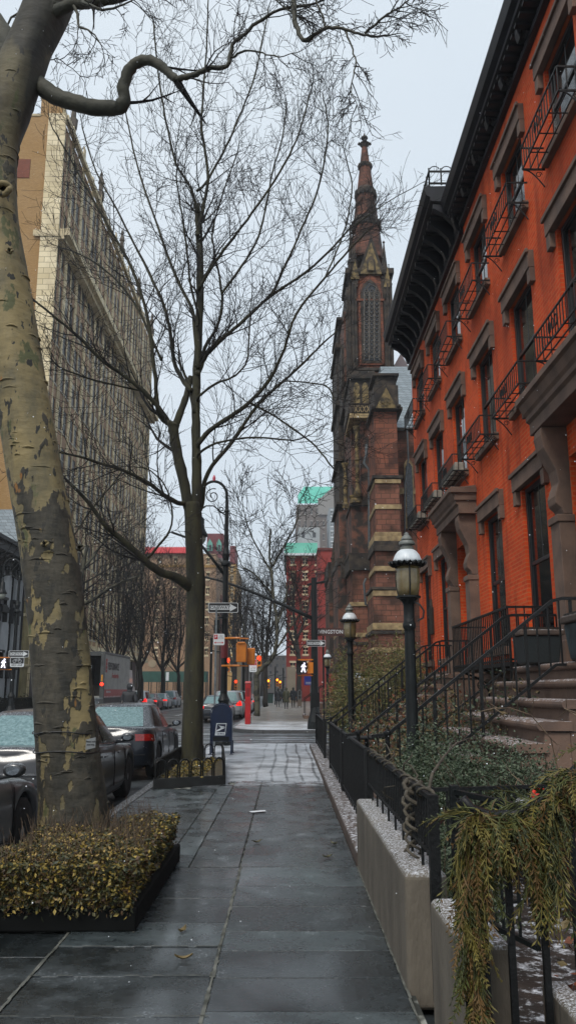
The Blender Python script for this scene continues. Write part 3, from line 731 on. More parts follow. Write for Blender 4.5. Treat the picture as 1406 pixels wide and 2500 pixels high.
# ------------------------------------------------------------------ gas lamps
def gas_lamp():
    root = thing('gas_lamp', '', 'lamp', (0, 0, 0), 'black gas-style lamps in the front gardens')
    pm = M['ironp']
    MB().lathe(0, 0, [(.16, 0), (.16, .12), (.125, .18), (.12, .55), (.09, .6), (.09, .72), (.105, .76), (.105, .82), (.088, .86), (.074, .9), (.07, 1.6), (.062, 2.5), (.062, 2.56), (.08, 2.59), (.08, 2.63), (.066, 2.66), (.066, 2.86), (.085, 2.9), (.11, 2.93), (.11, 2.95)], 20).build('post', pm, root, smooth=True, autos=True)
    MB().lathe(0, 0, [(.118, 2.955), (.14, 3.06), (.15, 3.18), (.147, 3.28), (.14, 3.33)], 24).build('glass_globe', M['amber'], root, smooth=True)
    b = MB()
    for a in (R(30), R(150), R(270)):
        b.tube([(.125 * math.cos(a), .125 * math.sin(a), 2.95), (.157 * math.cos(a), .157 * math.sin(a), 3.1), (.16 * math.cos(a), .16 * math.sin(a), 3.22), (.148 * math.cos(a), .148 * math.sin(a), 3.35)], .009, 5)
    b.lathe(0, 0, [(.115, 2.94), (.15, 2.945), (.15, 2.965), (.12, 2.97)], 20); b.build('globe_cage', pm, root)
    MB().lathe(0, 0, [(.02, 2.96), (.02, 3.1), (.035, 3.12), (.03, 3.22), (0, 3.25)], 8).build('burner', M['steel'], root, smooth=True)
    w = {1: (.012, .014, 20), 2: (.012, .018, 20), 3: (.006, .01, 20)}
    MB().lathe(0, 0, [(.145, 3.35), (.2, 3.34), (.232, 3.365), (.2, 3.38), (.14, 3.385)], 80, wave=w).build('ruffled_skirt', pm, root, smooth=False)
    MB().lathe(0, 0, [(.175, 3.375), (.172, 3.42), (.15, 3.475), (.115, 3.52), (.085, 3.54)], 80, wave={0: (.006, .008, 20)}).build('dome', M['white'], root, smooth=True)
    MB().lathe(0, 0, [(.085, 3.535), (.085, 3.57), (.062, 3.58), (.062, 3.6), (.1, 3.605), (.1, 3.625), (.085, 3.65), (.055, 3.66), (.07, 3.665), (.07, 3.68), (.05, 3.71), (.03, 3.725), (.028, 3.75), (0, 3.765)], 20).build('finial', mat('grey_zinc', '6d6f6c', '55574f', 9, .5, metal=.3), root, smooth=False)
    c = MB(); c.tube([(.05, -.05, 2.9), (.12, -.08, 2.86), (.17, -.08, 2.78), (.16, -.07, 2.7), (.09, -.06, 2.66)], .012, 5)
    c.tube([(-.06 * math.cos(i * .5), -.09 * math.sin(i * .5) - .0, 2.6 + .02 * i) for i in range(14)], .005, 4); c.build('loose_cable', M['blackp'], root)
    return root
L1 = gas_lamp(); L2 = clone(L1); L3 = clone(L1)
for l_, loc, lab in ((L1, (1.34, 9.0, -.06), 'nearest and tallest-looking gas lamp with amber glass in front of the brick house'),
                     (L2, (1.33, 17.3, 0), 'second gas lamp standing in front of the church buttress'),
                     (L3, (1.72, 34.95, -.1), 'smallest gas lamp, farthest off by the one way sign across the side street')):
    place(l_, loc); l_.scale = (.9, .9, .9); l_['label'] = lab

# ------------------------------------------------------------------ leaves
def leafmat(name, c1, c2, rough=.6, snow=.35):
    return mat(name, c1, c2, 9, rough, snow=snow, snowscale=25, contrast=(.3, .7))
def leaves(mb, n, pick, size, rnd, mats=1, aspect=.5, droop=0):
    for i in range(n):
        p = pick(rnd); p = Vector(p)
        a = rnd.uniform(0, 6.283); e = rnd.uniform(-.9, .9) - droop
        d = V(math.cos(a) * math.cos(e), math.sin(a) * math.cos(e), math.sin(e)); s_ = size * rnd.uniform(.6, 1.3)
        w = d.cross(V(rnd.uniform(-1, 1), rnd.uniform(-1, 1), rnd.uniform(-.3, 1))); 
        if w.length < .05: continue
        w = w.normalized() * (s_ * aspect * .5); nrm = d.cross(w).normalized() * (s_ * .08)
        mb.add([p, p + d * s_ * .45 + w + nrm, p + d * s_, p + d * s_ * .45 - w + nrm], [(0, 1, 2), (0, 2, 3)], rnd.randrange(mats))
def blob_pick(blobs, shell=.55):
    tot = [b[3] * b[4] * b[5] for b in blobs]
    def f(rnd):
        b = rnd.choices(blobs, tot)[0]
        while True:
            x, y, z = (rnd.uniform(-1, 1) for _ in range(3)); r = math.sqrt(x * x + y * y + z * z)
            if .05 < r < 1: break
        k = (shell + (1 - shell) * rnd.random()) / r * (1 + .12 * math.sin(5 * x + 3 * z) + .1 * math.cos(7 * y - 2 * x))
        if rnd.random() < .3: k *= rnd.uniform(.3, 1)
        return (b[0] + x * k * b[3], b[1] + y * k * b[4], max(b[2] + z * k * b[5], .03))
    return f
def twigs(mb, root, blobs, n, rnd, r=.008):
    for i in range(n):
        b = rnd.choice(blobs); t = V(b[0] + rnd.uniform(-.9, .9) * b[3], b[1] + rnd.uniform(-.9, .9) * b[4], b[2] + rnd.uniform(0, 1.0) * b[5])
        s_ = V(b[0] + rnd.uniform(-.3, .3) * b[3], b[1] + rnd.uniform(-.3, .3) * b[4], 0.02)
        m1 = s_.lerp(t, .5) + V(rnd.uniform(-.1, .1), rnd.uniform(-.1, .1), .08)
        mb.tube([s_, m1, t], [r, r * .7, r * .3], 4, cap=False)
def shrub(label, blobs, n, size, mats, seed, cat='shrub', name='shrub', tw=30, aspect=.55, group=None, twm=None, shell=.6, droop=0, r=.008):
    rnd = random.Random(seed)
    x = sum(b[0] for b in blobs) / len(blobs); y = sum(b[1] for b in blobs) / len(blobs)
    root = thing(name, label, cat, (x, y, 0), group)
    if n:
        mb = MB(); leaves(mb, n, blob_pick(blobs, shell), size, rnd, len(mats), aspect, droop); mb.build('foliage', mats, root)
    mb = MB(); twigs(mb, root, blobs, tw, rnd, r); mb.build('stems', twm or M['twig'], root)
    return root
M['twig'] = mat('brown_twig', '40352b', '5c4d3c', 10, .8)
M['lf_d'] = leafmat('dark_evergreen_leaf', '1e2a18', '34452c'); M['lf_g'] = leafmat('grey_green_leaf', '3c4836', '56604a')
M['lf_y'] = leafmat('straw_yellow_leaf', '9a8238', '5a5222', snow=.1); M['lf_b'] = leafmat('brown_olive_leaf', '4b4426', '363a1e', snow=.1); M['lf_p'] = leafmat('pale_leaf', 'b0955a', '6f5a30', snow=.1)
M['lf_bo'] = leafmat('bamboo_leaf', '77773c', '5a6032', snow=.1); M['lf_bt'] = leafmat('dry_bamboo_leaf', '96835a', '74643c', snow=.15); M['lf_hd2'] = leafmat('reddish_brown_leaf', '4a3218', '2e2412', snow=.1); M['lf_hd'] = leafmat('dark_hedge_leaf', '23291a', '343a20', snow=.1); M['lf_o'] = leafmat('olive_leaf', '5b5a2c', '454c28', snow=.15); M['lf_t'] = leafmat('tan_dry_leaf', '6f5f3c', '524627', snow=.2); M['lf_r'] = leafmat('rust_leaf', '7a3a1c', '54301c', snow=.1)
M['twigp'] = mat('pale_bare_cane', '54463a', '76654f', 10, .7)
shrub('bushy frosted evergreen shrub right of the nearest lamp post, against the near stoop', [(1.75, 7.45, .62, .66, .5, .56), (2.2, 7.75, .6, .45, .3, .5), (1.3, 8.1, .5, .4, .6, .5), (1.5, 8.7, .65, .5, .5, .55)], 34000, .032, [M['lf_d'], M['lf_g'], M['lf_d']], 11, tw=60)
shrub('low dark evergreen shrub between the vine-wound fence and the first gas lamp', [(1.08, 6.6, .35, .22, .9, .4), (1.15, 5.6, .3, .25, .6, .32)], 10000, .03, [M['lf_d'], M['lf_g']], 12, tw=30)
shrub('sparse tangle of brown twigs and grey-green leaves on the railing of the near stoop', [(1.9, 10.0, 1.0, .7, .5, .6), (2.5, 9.6, 1.3, .6, .3, .5), (1.6, 11.0, .7, .6, .7, .55)], 2600, .055, [M['lf_g'], M['lf_t'], M['lf_d']], 13, tw=90)
shrub('tall bushy olive-green bamboo filling the garden before the church', [(1.5, 21.8, 1.3, .5, 1.9, 1.3), (2.2, 19.9, 1.1, .7, .6, 1.1), (3.2, 22.5, 1.6, .6, 1.5, 1.5), (2.6, 22.0, 1.2, 1.1, 1.5, 1.4), (1.9, 21.4, .9, .8, 1.2, 1.25), (3.0, 20.7, 1.7, .7, .9, 1.3), (1.7, 23.4, 1.5, .6, .7, 1.35), (2.5, 23.6, 2.0, .9, .5, 1.2)], 34000, .11, [M['lf_bo'], M['lf_bt'], M['lf_o'], M['lf_b']], 14, tw=150, aspect=.22, name='bamboo', droop=.5, shell=.45)
shrub('brown bare hedge with a few rust leaves in the garden between the stoops', [(2.0, 13.6, .8, .8, 1.4, .75), (1.5, 15.3, .7, .5, .9, .65), (2.8, 15.2, 1.0, .6, .7, .9)], 5200, .07, [M['lf_t'], M['lf_g'], M['lf_r'], M['lf_d']], 15, tw=160, aspect=.4)
shrub('low green shrub at the foot of the far stoop beside the second lamp', [(1.6, 19.6, .5, .5, .6, .5), (2.4, 19.9, .7, .6, .5, .6)], 4500, .08, [M['lf_d'], M['lf_o']], 16, tw=40)
# bare canes on the right
rnd = random.Random(21)
root = thing('bare_rose_bush', 'tangle of bare pale arching canes in front of the stoop flank at the right edge', 'shrub', (2.2, 6.2, 0))
mb = MB(); mb2 = MB()
for i in range(15):
    s_ = V(rnd.uniform(1.7, 3.0), rnd.uniform(5.2, 7.0), 0.02); t = V(rnd.uniform(1.35, 3.0), rnd.uniform(4.7, 7.0), rnd.uniform(.7, 1.9)); pts = []
    for k in range(9):
        q = k / 8; p = s_.lerp(t, q); p.z = 0.02 + (t.z) * math.sin(min(1.9, q * 2.0)) ; p += V(rnd.uniform(-.05, .05), rnd.uniform(-.05, .05), rnd.uniform(-.03, .03)); pts.append(p)
    mb.tube(pts, [.0085 - .0008 * k for k in range(9)], 5)
    for k in (4, 5, 6, 7):
        d = V(rnd.uniform(-1, 1), rnd.uniform(-1, 1), rnd.uniform(-.4, 1)) * .2; mb.tube([pts[k], pts[k] + d * .6, pts[k] + d + V(0, 0, .04)], [.004, .003, .0015], 4, cap=False)
mb.build('canes', M['twigp'], root, smooth=True)
shrub('low bare twiggy bush with rust-coloured dry leaves behind the near railing', [(1.6, 3.9, .3, .35, .6, .35), (1.75, 4.6, .4, .4, .5, .4)], 420, .06, [M['lf_r'], M['lf_t'], M['lf_p']], 22, tw=110, twm=M['twig'], r=.006)
# trash can with red handle
root = thing('rubbish_bin', 'dark round bin with a snow-dusted lid and bright red handle', 'bin', (2.1, 7.15, 0))
bm_ = mat('dark_brown_bin', '1d1513', '2b201d', 5, .5)
MB().lathe(2.1, 7.0, [(.2, .03), (.235, .62), (.25, .63), (.25, .66)], 24).build('bin_body', bm_, root, smooth=False)
MB().lathe(2.1, 7.0, [(.27, .663), (.27, .69), (.22, .73), (.12, .755), (0, .765)], 24).build('lid', mat('snowy_lid', '3a3432', '2c2725', 5, .5, snow=.62, snowscale=45), root, smooth=True)
MB().tube([(1.99, 6.93, .75), (1.99, 6.93, .8), (2.02, 6.93, .83), (2.14, 6.93, .83), (2.17, 6.93, .8), (2.17, 6.93, .75)], .016, 8).tube([(1.99, 7.0, .76), (2.17, 7.0, .76)], .018, 8).build('handle', mat('red_plastic', 'd0301c', rough=.4), root, smooth=True)

# ------------------------------------------------------------------ near stoop railing with the cypress garland (bottom right)
def lerp_(a, b, t): return a + (b - a) * t
root = thing('stoop_railing', 'curled black handrail with widely spaced bars carrying the cypress garland', 'railing', (.95, 3.55, 0))
rail = [tuple(P(x, y, 3.55)) for x, y in ((1128, 1950), (1150, 1976), (1195, 1992), (1250, 1990), (1300, 1968), (1350, 1930), (1406, 1880), (1560, 1740), (1700, 1610))]
MB().tube(rail, .022, 8).build('handrail', M['iron'], root, smooth=True)
for i, x in enumerate((.73, .775, .895, 1.03, 1.16, 1.29, 1.42, 1.55, 1.68)):
    zt = next(lerp_(a[2], c[2], (x - a[0]) / (c[0] - a[0])) for a, c in zip(rail, rail[1:]) if a[0] <= x <= c[0])
    MB().bar((x, 3.55 + (.06 if i == 0 else 0), -.02), (x, 3.55 + (.06 if i == 0 else 0), zt), .05 if i == 1 else .026).build('bar', M['iron'], root)
MB().prism([(.93, .25), (.93, .35), (1.35, .02), (2.0, -.1), (.93, -.1)], 'Y', 3.3, 3.4).build('string_plate', M['ironp'], root)
root = thing('iron_gate', 'narrow dark gate post and hinge between the two low stone walls', 'gate post', (1.02, 5.0, 0))
MB().box(1.02, 5.35, 0, 1.075, 5.41, 1.02).build('post', M['ironp'], root, bevel=.004)
b = MB(); b.bar((.82, 4.74, .88), (1.04, 5.37, .88), .02); b.bar((1.05, 5.38, .98), (1.3, 4.6, .98), .03); b.bar((1.05, 5.38, .3), (1.3, 4.6, .3), .025)
for i in range(1, 6): b.bar((1.05 + .05 * i, 5.38 - .156 * i, .3), (1.05 + .05 * i, 5.38 - .156 * i, .98), .014)
b.build('gate_leaf', M['ironp'], root)
gm = [mat('cypress_green', '262c11', '454a1c', 14, .7), mat('cypress_olive', '4a461b', '6b6026', 14, .7), mat('cypress_rust', '5f451f', '473616', 14, .7)]
root = thing('cypress_garland', 'green and rust cypress garland draped on the handrail with one long hanging strand', 'garland', (1.0, 3.5, 1))
rnd = random.Random(31)
def spray(mb, p, d, L, w0):
    """one flat scaly spray of cypress: a drooping stem with forward-pointing side sprigs"""
    k = 9; pts = []; q = Vector(p); dd = Vector(d).normalized(); side = dd.cross(V(rnd.uniform(-1, 1), rnd.uniform(-1, 1), rnd.uniform(-1, 1))).normalized(); mi = rnd.choices((0, 1, 2), (5, 5, 2))[0]
    for i in range(k):
        pts.append(q.copy()); dd = (dd + V(rnd.uniform(-.2, .2), rnd.uniform(-.2, .2), -.15)).normalized(); q = q + dd * (L / k)
    mb.tube(pts, [w0 * (1 - .09 * i) for i in range(k)], 4, mi, cap=False)
    for i in range(1, k):
        for s_ in (-1, 1):
            t = (pts[i] - pts[i - 1]).normalized(); l_ = L * .3 * (1 - i / k * .75) * rnd.uniform(.6, 1.2); m2 = mi if rnd.random() < .75 else rnd.choice((0, 1, 2))
            e = pts[i] + (t * .8 + side * s_ * .55) * l_; mid = pts[i].lerp(e, .55) + t * l_ * .08; w = side.cross(t).normalized() * w0 * 1.2
            mb.add([pts[i] - w * .4, mid + side * w0 * 1.6, e, mid - side * w0 * 1.6, mid + w], [(0, 1, 4), (1, 2, 4), (2, 3, 4), (3, 0, 4)], m2)
mb = MB()
def along(t):
    r_ = rail[1:8]; f = t * (len(r_) - 1); i = min(int(f), len(r_) - 2); return Vector(r_[i]).lerp(Vector(r_[i + 1]), f - i)
for i in range(420):
    t = rnd.random() ** 1.3 * .95; p = along(t) + V(rnd.uniform(-.02, .02), rnd.uniform(-.07, .04), rnd.uniform(-.05, .02))
    spray(mb, p, (rnd.uniform(-.5, .35), rnd.uniform(-.5, .2), rnd.uniform(-1, .15)), rnd.uniform(.13, .3), .0032)
for (cx, cy) in ((.73, 3.5), (1.02, 3.5)):
    for i in range(40): spray(mb, V(cx + rnd.uniform(-.05, .07), cy + rnd.uniform(-.05, .05), 1.0 + rnd.uniform(-.1, .02)), (rnd.uniform(-.4, .1), rnd.uniform(-.3, .2), -1), rnd.uniform(.2, .34), .0034)
mb.build('draped_sprays', gm, root)
mb = MB()
for i in range(360):
    z = 1.0 - 1.05 * rnd.random(); cx = .735 + .02 * math.sin(z * 7) + (1 - z) * .02
    spray(mb, V(cx + rnd.uniform(-.03, .03), 3.5 + rnd.uniform(-.03, .03), z), (rnd.uniform(-.6, .6), rnd.uniform(-.5, .4), -1), rnd.uniform(.1, .24), .0032)
mb.tube([(.73, 3.5, 1.0), (.745, 3.5, .5), (.76, 3.5, 0)], .008, 5, 1)
mb.build('hanging_strand', gm, root)

# ------------------------------------------------------------------ planted tree pits
root = thing('tree_planter', 'clipped hedge of dry yellow and olive leaves round the foot of the mottled tree', 'hedge', (-1.6, 7.3, 0))
hm = [M['lf_y'], M['lf_b'], M['lf_hd2'], M['lf_p'], M['lf_hd'], M['lf_b']]
b = MB()
for (x0, y0, x1, y1) in ((-2.22, 6.02, -1.02, 6.08), (-1.08, 6.083, -1.02, 8.42), (-2.22, 8.36, -1.083, 8.42), (-2.22, 6.083, -2.16, 8.357)): b.box(x0, y0, 0.0, x1, y1, .15)
b.build('edging', mat('dark_timber', '040505', '090b0b', 6, .8, spec=.15), root, bevel=.012)
MB().box(-2.15, 6.09, .0, -1.09, 8.35, .07).build('soil', M['soil'], root)
rnd = random.Random(41); lf = MB()
def hedge_pick(rnd):
    while True:
        x = rnd.uniform(-2.27, -1.12); y = rnd.uniform(5.97, 8.4)
        if (x + 1.86) ** 2 + (y - 7.9) ** 2 < .17: continue
        top = .45 + .05 * math.sin(x * 5 + y * 2.3) + .04 * math.sin(y * 4.1)
        ex = min(x + 2.27, -1.12 - x); ey = min(y - 5.97, 8.4 - y); e = min(ex, ey)
        top -= max(0, .12 - e) * .8
        if e < .14 and rnd.random() < .8: return (x, y, rnd.uniform(.2, top))
        return (x, y, top - abs(rnd.gauss(0, .07)))
def side_pick(r):
    while True:
        if r.random() < .4:
            p = hedge_pick(r)
            if p[2] < .36: return p
        t = r.random(); z = .1 + .34 * r.random() ** .6; o = r.gauss(0, .02) + (.44 - z) * -.12
        if t < .5: return (-1.07 + o, r.uniform(6.0, 8.38), z)
        return (r.uniform(-2.25, -1.05), 5.99 - o, z)
leaves(lf, 24000, hedge_pick, .034, rnd, 6, .5, .2); lf.build('foliage', hm, root)
lf = MB(); leaves(lf, 13000, side_pick, .037, rnd, 4, .55, .3); lf.build('lower_foliage', [M['lf_hd'], M['lf_b'], M['lf_hd2'], M['lf_y']], root)
tw = MB()
for i in range(420):
    x, y = rnd.uniform(-2.15, -1.15), rnd.uniform(6.1, 8.3); tw.tube([(x, y, .05), (x + rnd.uniform(-.08, .08), y + rnd.uniform(-.08, .08), .3), (x + rnd.uniform(-.12, .12), y + rnd.uniform(-.12, .12), rnd.uniform(.5, .62))], [.005, .004, .0015], 4, cap=False)
tw.build('stems', M['twig'], root)
root = thing('tree_pit_fence', 'knee-low iron hoop fence with dark edging round the slender tree', 'fence', (-1.6, 16.4, 0))
A = [(-2.2, 14.35), (-1.08, 14.95), (-1.38, 18.6), (-2.2, 18.7)]
b = MB()
for p, q in zip(A, A[1:] + A[:1]): b.bar((*p, .07), (*q, .07), .05, .16)
b.build('edging', mat('dark_edging', '17191a', '232627', 6, .6, snow=.3), root)
for p, q in zip(A, A[1:] + A[:1]):
    p = V(*p, 0); q = V(*q, 0); L = (q - p).length; n = int(L / .19); u = (q - p) / L
    for i in range(n):
        a = p + u * (L * (i + .08) / n); c = p + u * (L * (i + .92) / n); r_ = (c - a).length / 2; mid = (a + c) / 2
        pts = [a + V(0, 0, .14), a + V(0, 0, .34)] + [mid - u * r_ * math.cos(k) + V(0, 0, .36 + r_ * math.sin(k)) for k in [math.pi * j / 6 for j in range(1, 6)]] + [c + V(0, 0, .36), c + V(0, 0, .14)]
        MB().tube(pts, .015, 5).build('hoop', M['iron'], root)
MB().prism([(x * .98 - .03, y * .995 + .1) for x, y in A], 'Z', 0, .12).build('soil', mat('littered_soil', '4a3f24', '2a241a', 9, .95, .5, 30, snow=.3), root)
lf = MB(); leaves(lf, 1500, lambda r: (r.uniform(-2.15, -1.42), r.uniform(14.7, 18.5), .125 + r.random() * .06), .06, rnd, 3); tag(lf.build('fallen_leaves', [M['lf_t'], M['lf_y'], M['lf_b']]), 'carpet of dry tan leaves on the soil round the slender tree', 'leaves', kind='stuff')
# litter
MB2 = MB(); p = P(630, 1974, 11.55); MB2.add([(-.46, 11.5, .012), (-.27, 11.56, .02), (-.29, 11.68, .016), (-.5, 11.62, .01)], [(0, 1, 2, 3)]); MB2.add([(-.46, 11.5, .012), (-.27, 11.56, .02), (-.29, 11.68, .016), (-.5, 11.62, .01)], [(3, 2, 1, 0)])
for i, v in enumerate(MB2.v[4:8]): MB2.v[4 + i] = (v[0], v[1], v[2] - .004)
tag(MB2.build('paper', mat('white_paper', 'dfe3e6', rough=.6)), 'crumpled white sheet of paper lying in the middle of the wet pavement', 'paper')
for k, (x, y, a, lab) in enumerate(((-.62, 5.42, .2, 'curled brown leaf on the pavement left of the pale joint, the nearest to the camera'), (-.7, 6.0, 1.2, 'small dry leaf on the pavement just in front of the hedge'), (-.31, 9.3, .6, 'dark dead leaf on the smooth slabs beyond the hedge'), (.5, 9.2, 2.2, 'dark twig-like leaf beside the kerb of the gardens'), (.4, 8.5, .4, 'dark leaf at the end of the smooth slab near the stone wall'))):
    q = MB(); n = 7
    for j in range(n):
        t0, t1 = j / n, (j + 1) / n
        f = lambda t: (math.sin(math.pi * t) * .022, .006 + .022 * (2 * t - 1) ** 2, (t - .5) * .11)
        w0, z0, l0 = f(t0); w1, z1, l1 = f(t1); ca, sa = math.cos(a), math.sin(a)
        T = lambda l, w, z: (x + l * ca - w * sa, y + l * sa + w * ca, z + .004)
        q.add([T(l0, -w0, z0 + .012), T(l0, 0, z0), T(l0, w0, z0 + .012), T(l1, -w1, z1 + .012), T(l1, 0, z1), T(l1, w1, z1 + .012)], [(0, 1, 4, 3), (1, 2, 5, 4)])
    tag(q.build('dead_leaf', M['lf_t'] if k < 2 else M['lf_b']), lab, 'leaf', 'dead leaves on the pavement')
# ------------------------------------------------------------------ cars
def lerp(a, b, t): return a + (b - a) * t
def pw(pts, x):
    if x <= pts[0][0]: return pts[0][1]
    for (a, u), (b, v) in zip(pts, pts[1:]):
        if x <= b:
            t = (x - a) / (b - a); t = t * t * (3 - 2 * t); return u + (v - u) * t
    return pts[-1][1]
def make_car(label, cat, body, kind='sedan', group=None, name='parked_car', plate=None, lit=False, snow_glass=True, hi=True, letters=None):
    suv = kind == 'suv'
    L, W, H = (4.6, 1.8, 1.46) if not suv else (4.6, 1.86, 1.7)
    WB0, WB1 = (.98, 3.68)
    root = thing(name, label, cat, (0, 0, 0), group)
    HW = W / 2; wr = .335 if not suv else .36; ar = wr + .055
    if suv: top = [(0, 1.0), (.1, 1.04), (.5, 1.05), (3.0, 1.0), (3.45, .98), (4.1, .9), (4.45, .78), (4.6, .66)]
    else: top = [(0, .9), (.08, 1.0), (.75, 1.0), (1.2, .97), (3.0, .9), (3.5, .87), (4.1, .78), (4.45, .66), (4.6, .56)]
    def zb(y):
        z = .24 if .3 < y < L - .3 else .3
        for c in (WB0, WB1):
            d = abs(y - c)
            if d < ar: z = max(z, wr + math.sqrt(ar * ar - d * d))
        return z
    ys = [.42]
    for c in (WB0, WB1):
        ys += [c - ar - .012] + [c + ar * math.sin(R(a)) for a in range(-90, 91, 15)] + [c + ar + .012]
    ys += [1.7, 2.0, 2.33, 2.66, 2.95, 4.16]
    ys = sorted(set(round(y, 4) for y in ys if .42 <= y <= L - .44))
    per = []                                            # right-hand half outline from the rear centre to the front centre
    for x in (0, .2, .4, .55): per.append((x * HW / .9, .02 + .05 * (x / .9) ** 2 * 2))
    for a in (20, 40, 60, 78): per.append((HW - .28 + .26 * math.sin(R(a)), .36 - .28 * math.cos(R(a))))
    for y in ys: per.append((HW - .012 * abs((y - L / 2) / 2) ** 3, y))
    for a in (78, 60, 40, 20): per.append((HW - .36 + .33 * math.sin(R(a)), L - .4 + .28 * math.cos(R(a))))
    for x in (.5, .35, .18, 0): per.append((x * HW / .9, L - .1 * (x / .6) ** 2))
    rows = (0, .12, .3, .5, .68, .84, .94, 1)
    ins = (.045, .012, .0, .0, .006, .028, .05, .085)
    full = [(x, y) for x, y in per] + [(-x, y) for x, y in per[-2:0:-1]]
    N = len(full); b = MB()
    for (x, y) in full:
        z0, z1 = zb(y), pw(top, y)
        for t, i_ in zip(rows, ins):
            endf = max(0, 1 - y / .5) if y < .5 else max(0, 1 - (L - y) / .5)
            cx = x * (1 - i_ / HW); cy = y + (L / 2 - y) / (L / 2) * (i_ * 1.0 * endf + (.05 * endf if t > .6 else 0) * (1 if y > L / 2 else .6))
            b.v.append((cx, cy, lerp(z0, z1, t)))
    k = len(rows)
    for i in range(N):
        j = (i + 1) % N
        for r_ in range(k - 1): b.f.append((i * k + r_, j * k + r_, j * k + r_ + 1, i * k + r_ + 1)); b.m.append(0)
    n = len(per)
    # deck: connect left and right, with a crowned middle
    base = len(b.v)
    for i in range(n):
        x, y, z = b.v[i * k + k - 1]
        b.v.append((x * .5, y, z + .02)); b.v.append((0, y, z + .03)); b.v.append((-x * .5, y, z + .02))
    def li(i): return ((N - i) % N) * k + k - 1
    for i in range(n - 1):
        a = [i * k + k - 1, base + 3 * i, base + 3 * i + 1, base + 3 * i + 2, li(i)]
        c = [(i + 1) * k + k - 1, base + 3 * i + 3, base + 3 * i + 4, base + 3 * i + 5, li(i + 1)]
        for q in range(4): b.f.append((a[q], c[q], c[q + 1], a[q + 1])); b.m.append(0)
    b.build('body', body, root, smooth=True)
    MB().box(-HW + .24, .35, .22, HW - .24, L - .4, .62).box(-HW + .06, WB0 + .42, .2, HW - .06, WB1 - .42, .42).build('underbody', M['blackp'], root)
    # cabin
    if suv: rb, rr, rf, fb_, bw_, rw = .1, .42, 2.75, 3.5, HW - .1, HW - .27
    else: rb, rr, rf, fb_, bw_, rw = .55, 1.35, 2.62, 3.48, HW - .1, HW - .3
    levels = (0, .25, .5, .75, .92, 1)
    zt = H - .05
    def ring(s_):
        e = s_ ** .9; w = lerp(bw_, rw, s_ ** 1.15); yr = lerp(rb, rr, s_ ** (1.0 if not suv else 1.5)); yf = lerp(fb_, rf, e)
        zr = lerp(pw(top, rb) - .03, zt, s_); 
        P_ = []
        for x, y in ((0, yr - .06), (.45 * w, yr - .045), (.82 * w, yr), (w, yr + .16), (w * 1.012, lerp(yr, yf, .3)), (w * 1.015, lerp(yr, yf, .5)), (w * 1.01, lerp(yr, yf, .7)), (w * .99, yf - .28), (.84 * w, yf - .03), (.45 * w, yf + .06), (0, yf + .09)):
            P_.append((x, y, lerp(pw(top, y) - .03, zt, s_)))
        return P_
    def full_ring(s_):
        p = ring(s_); return p + [(-x, y, z) for x, y, z in p[-2:0:-1]]
    c = MB(); rs = [full_ring(s_) for s_ in levels]; m_ = len(rs[0])
    for q in rs: c.v += q
    for i in range(len(levels) - 1):
        for j in range(m_): c.f.append((i * m_ + j, i * m_ + (j + 1) % m_, (i + 1) * m_ + (j + 1) % m_, (i + 1) * m_ + j)); c.m.append(0)
    cx_ = [((x * .93), lerp(y, (rr + rf) / 2, .06), z + .025) for x, y, z in rs[-1]]; cx2 = [((x * .6), lerp(y, (rr + rf) / 2, .3), z + .05) for x, y, z in rs[-1]]
    o1 = len(c.v); c.v += cx_; o2 = len(c.v); c.v += cx2; lb = (len(levels) - 1) * m_
    for j in range(m_):
        j2 = (j + 1) % m_
        c.f.append((lb + j, lb + j2, o1 + j2, o1 + j)); c.f.append((o1 + j, o1 + j2, o2 + j2, o2 + j)); c.m += [0, 0]
    c.f.append(tuple(o2 + j for j in range(m_))); c.m.append(0)
    c.build('cabin', body, root, smooth=True)
    def patch(idx, s0, s1, trim0=0, trim1=0, off=.008, outv=None):
        """glass lying on ring points idx between heights s0 and s1"""
        mb = MB(); sl = [lerp(s0, s1, q / 4) for q in range(5)]; n_ = len(idx)
        for s_ in sl:
            rp = [Vector(ring(s_)[i]) if i >= 0 else Vector((-ring(s_)[-i][0], *ring(s_)[-i][1:])) for i in idx]
            if trim0: rp[0] = rp[0].lerp(rp[1], trim0)
            if trim1: rp[-1] = rp[-1].lerp(rp[-2], trim1)
            for p in rp: mb.v.append(tuple(p + Vector(outv) * off))
        for a in range(4):
            for j in range(n_ - 1): mb.f.append((a * n_ + j, a * n_ + j + 1, (a + 1) * n_ + j + 1, (a + 1) * n_ + j)); mb.m.append(0)
        return mb
    gl = M['cglass']; rg = M['frost'] if snow_glass else gl
    a = MB()
    q = patch([-2, -1, 0, 1, 2], .1, .93, .12, .12, .014, (0, -1, .55)); q.build('rear_window', rg, root, smooth=True)
    q = patch([-8, -9, 10, 9, 8], .12, .92, .1, .1, .014, (0, 1, .6)); q.build('windscreen', rg, root, smooth=True)
    for sg in (1, -1):
        for idx, t0, t1 in (([3, 4, 5], .18, .06), ([5, 6, 7], .05, .1)):
            q = patch(idx, .12, .88, t0, t1, .01, (1, 0, .25))
            if sg < 0: q.v = [(-x, y, z) for x, y, z in q.v]
            q.build('side_window', gl, root, smooth=True)
        tr = MB(); pp = [Vector(ring(.09)[i]) for i in (3, 4, 5, 6, 7)]; tr.tube([(sg * (p.x + .012), p.y, p.z) for p in pp], .012, 5); tr.build('window_trim', M['chrome'], root)
        # mirror
        mr = MB(); mx_, my, mz = sg * (HW + .08), fb_ - .52, pw(top, fb_ - .5) + .1
        mr.lathe(0, 0, [(0, -.09), (.055, -.075), (.085, -.02), (.08, .03), (.055, .055)], 12, axis='Y')
        mr.v = [(mx_ + x * 1.25, my - y, mz + z * .85) for x, y, z in mr.v]; mr.bar((sg * (HW - .1), my, mz - .07), (mx_, my, mz - .04), .05)
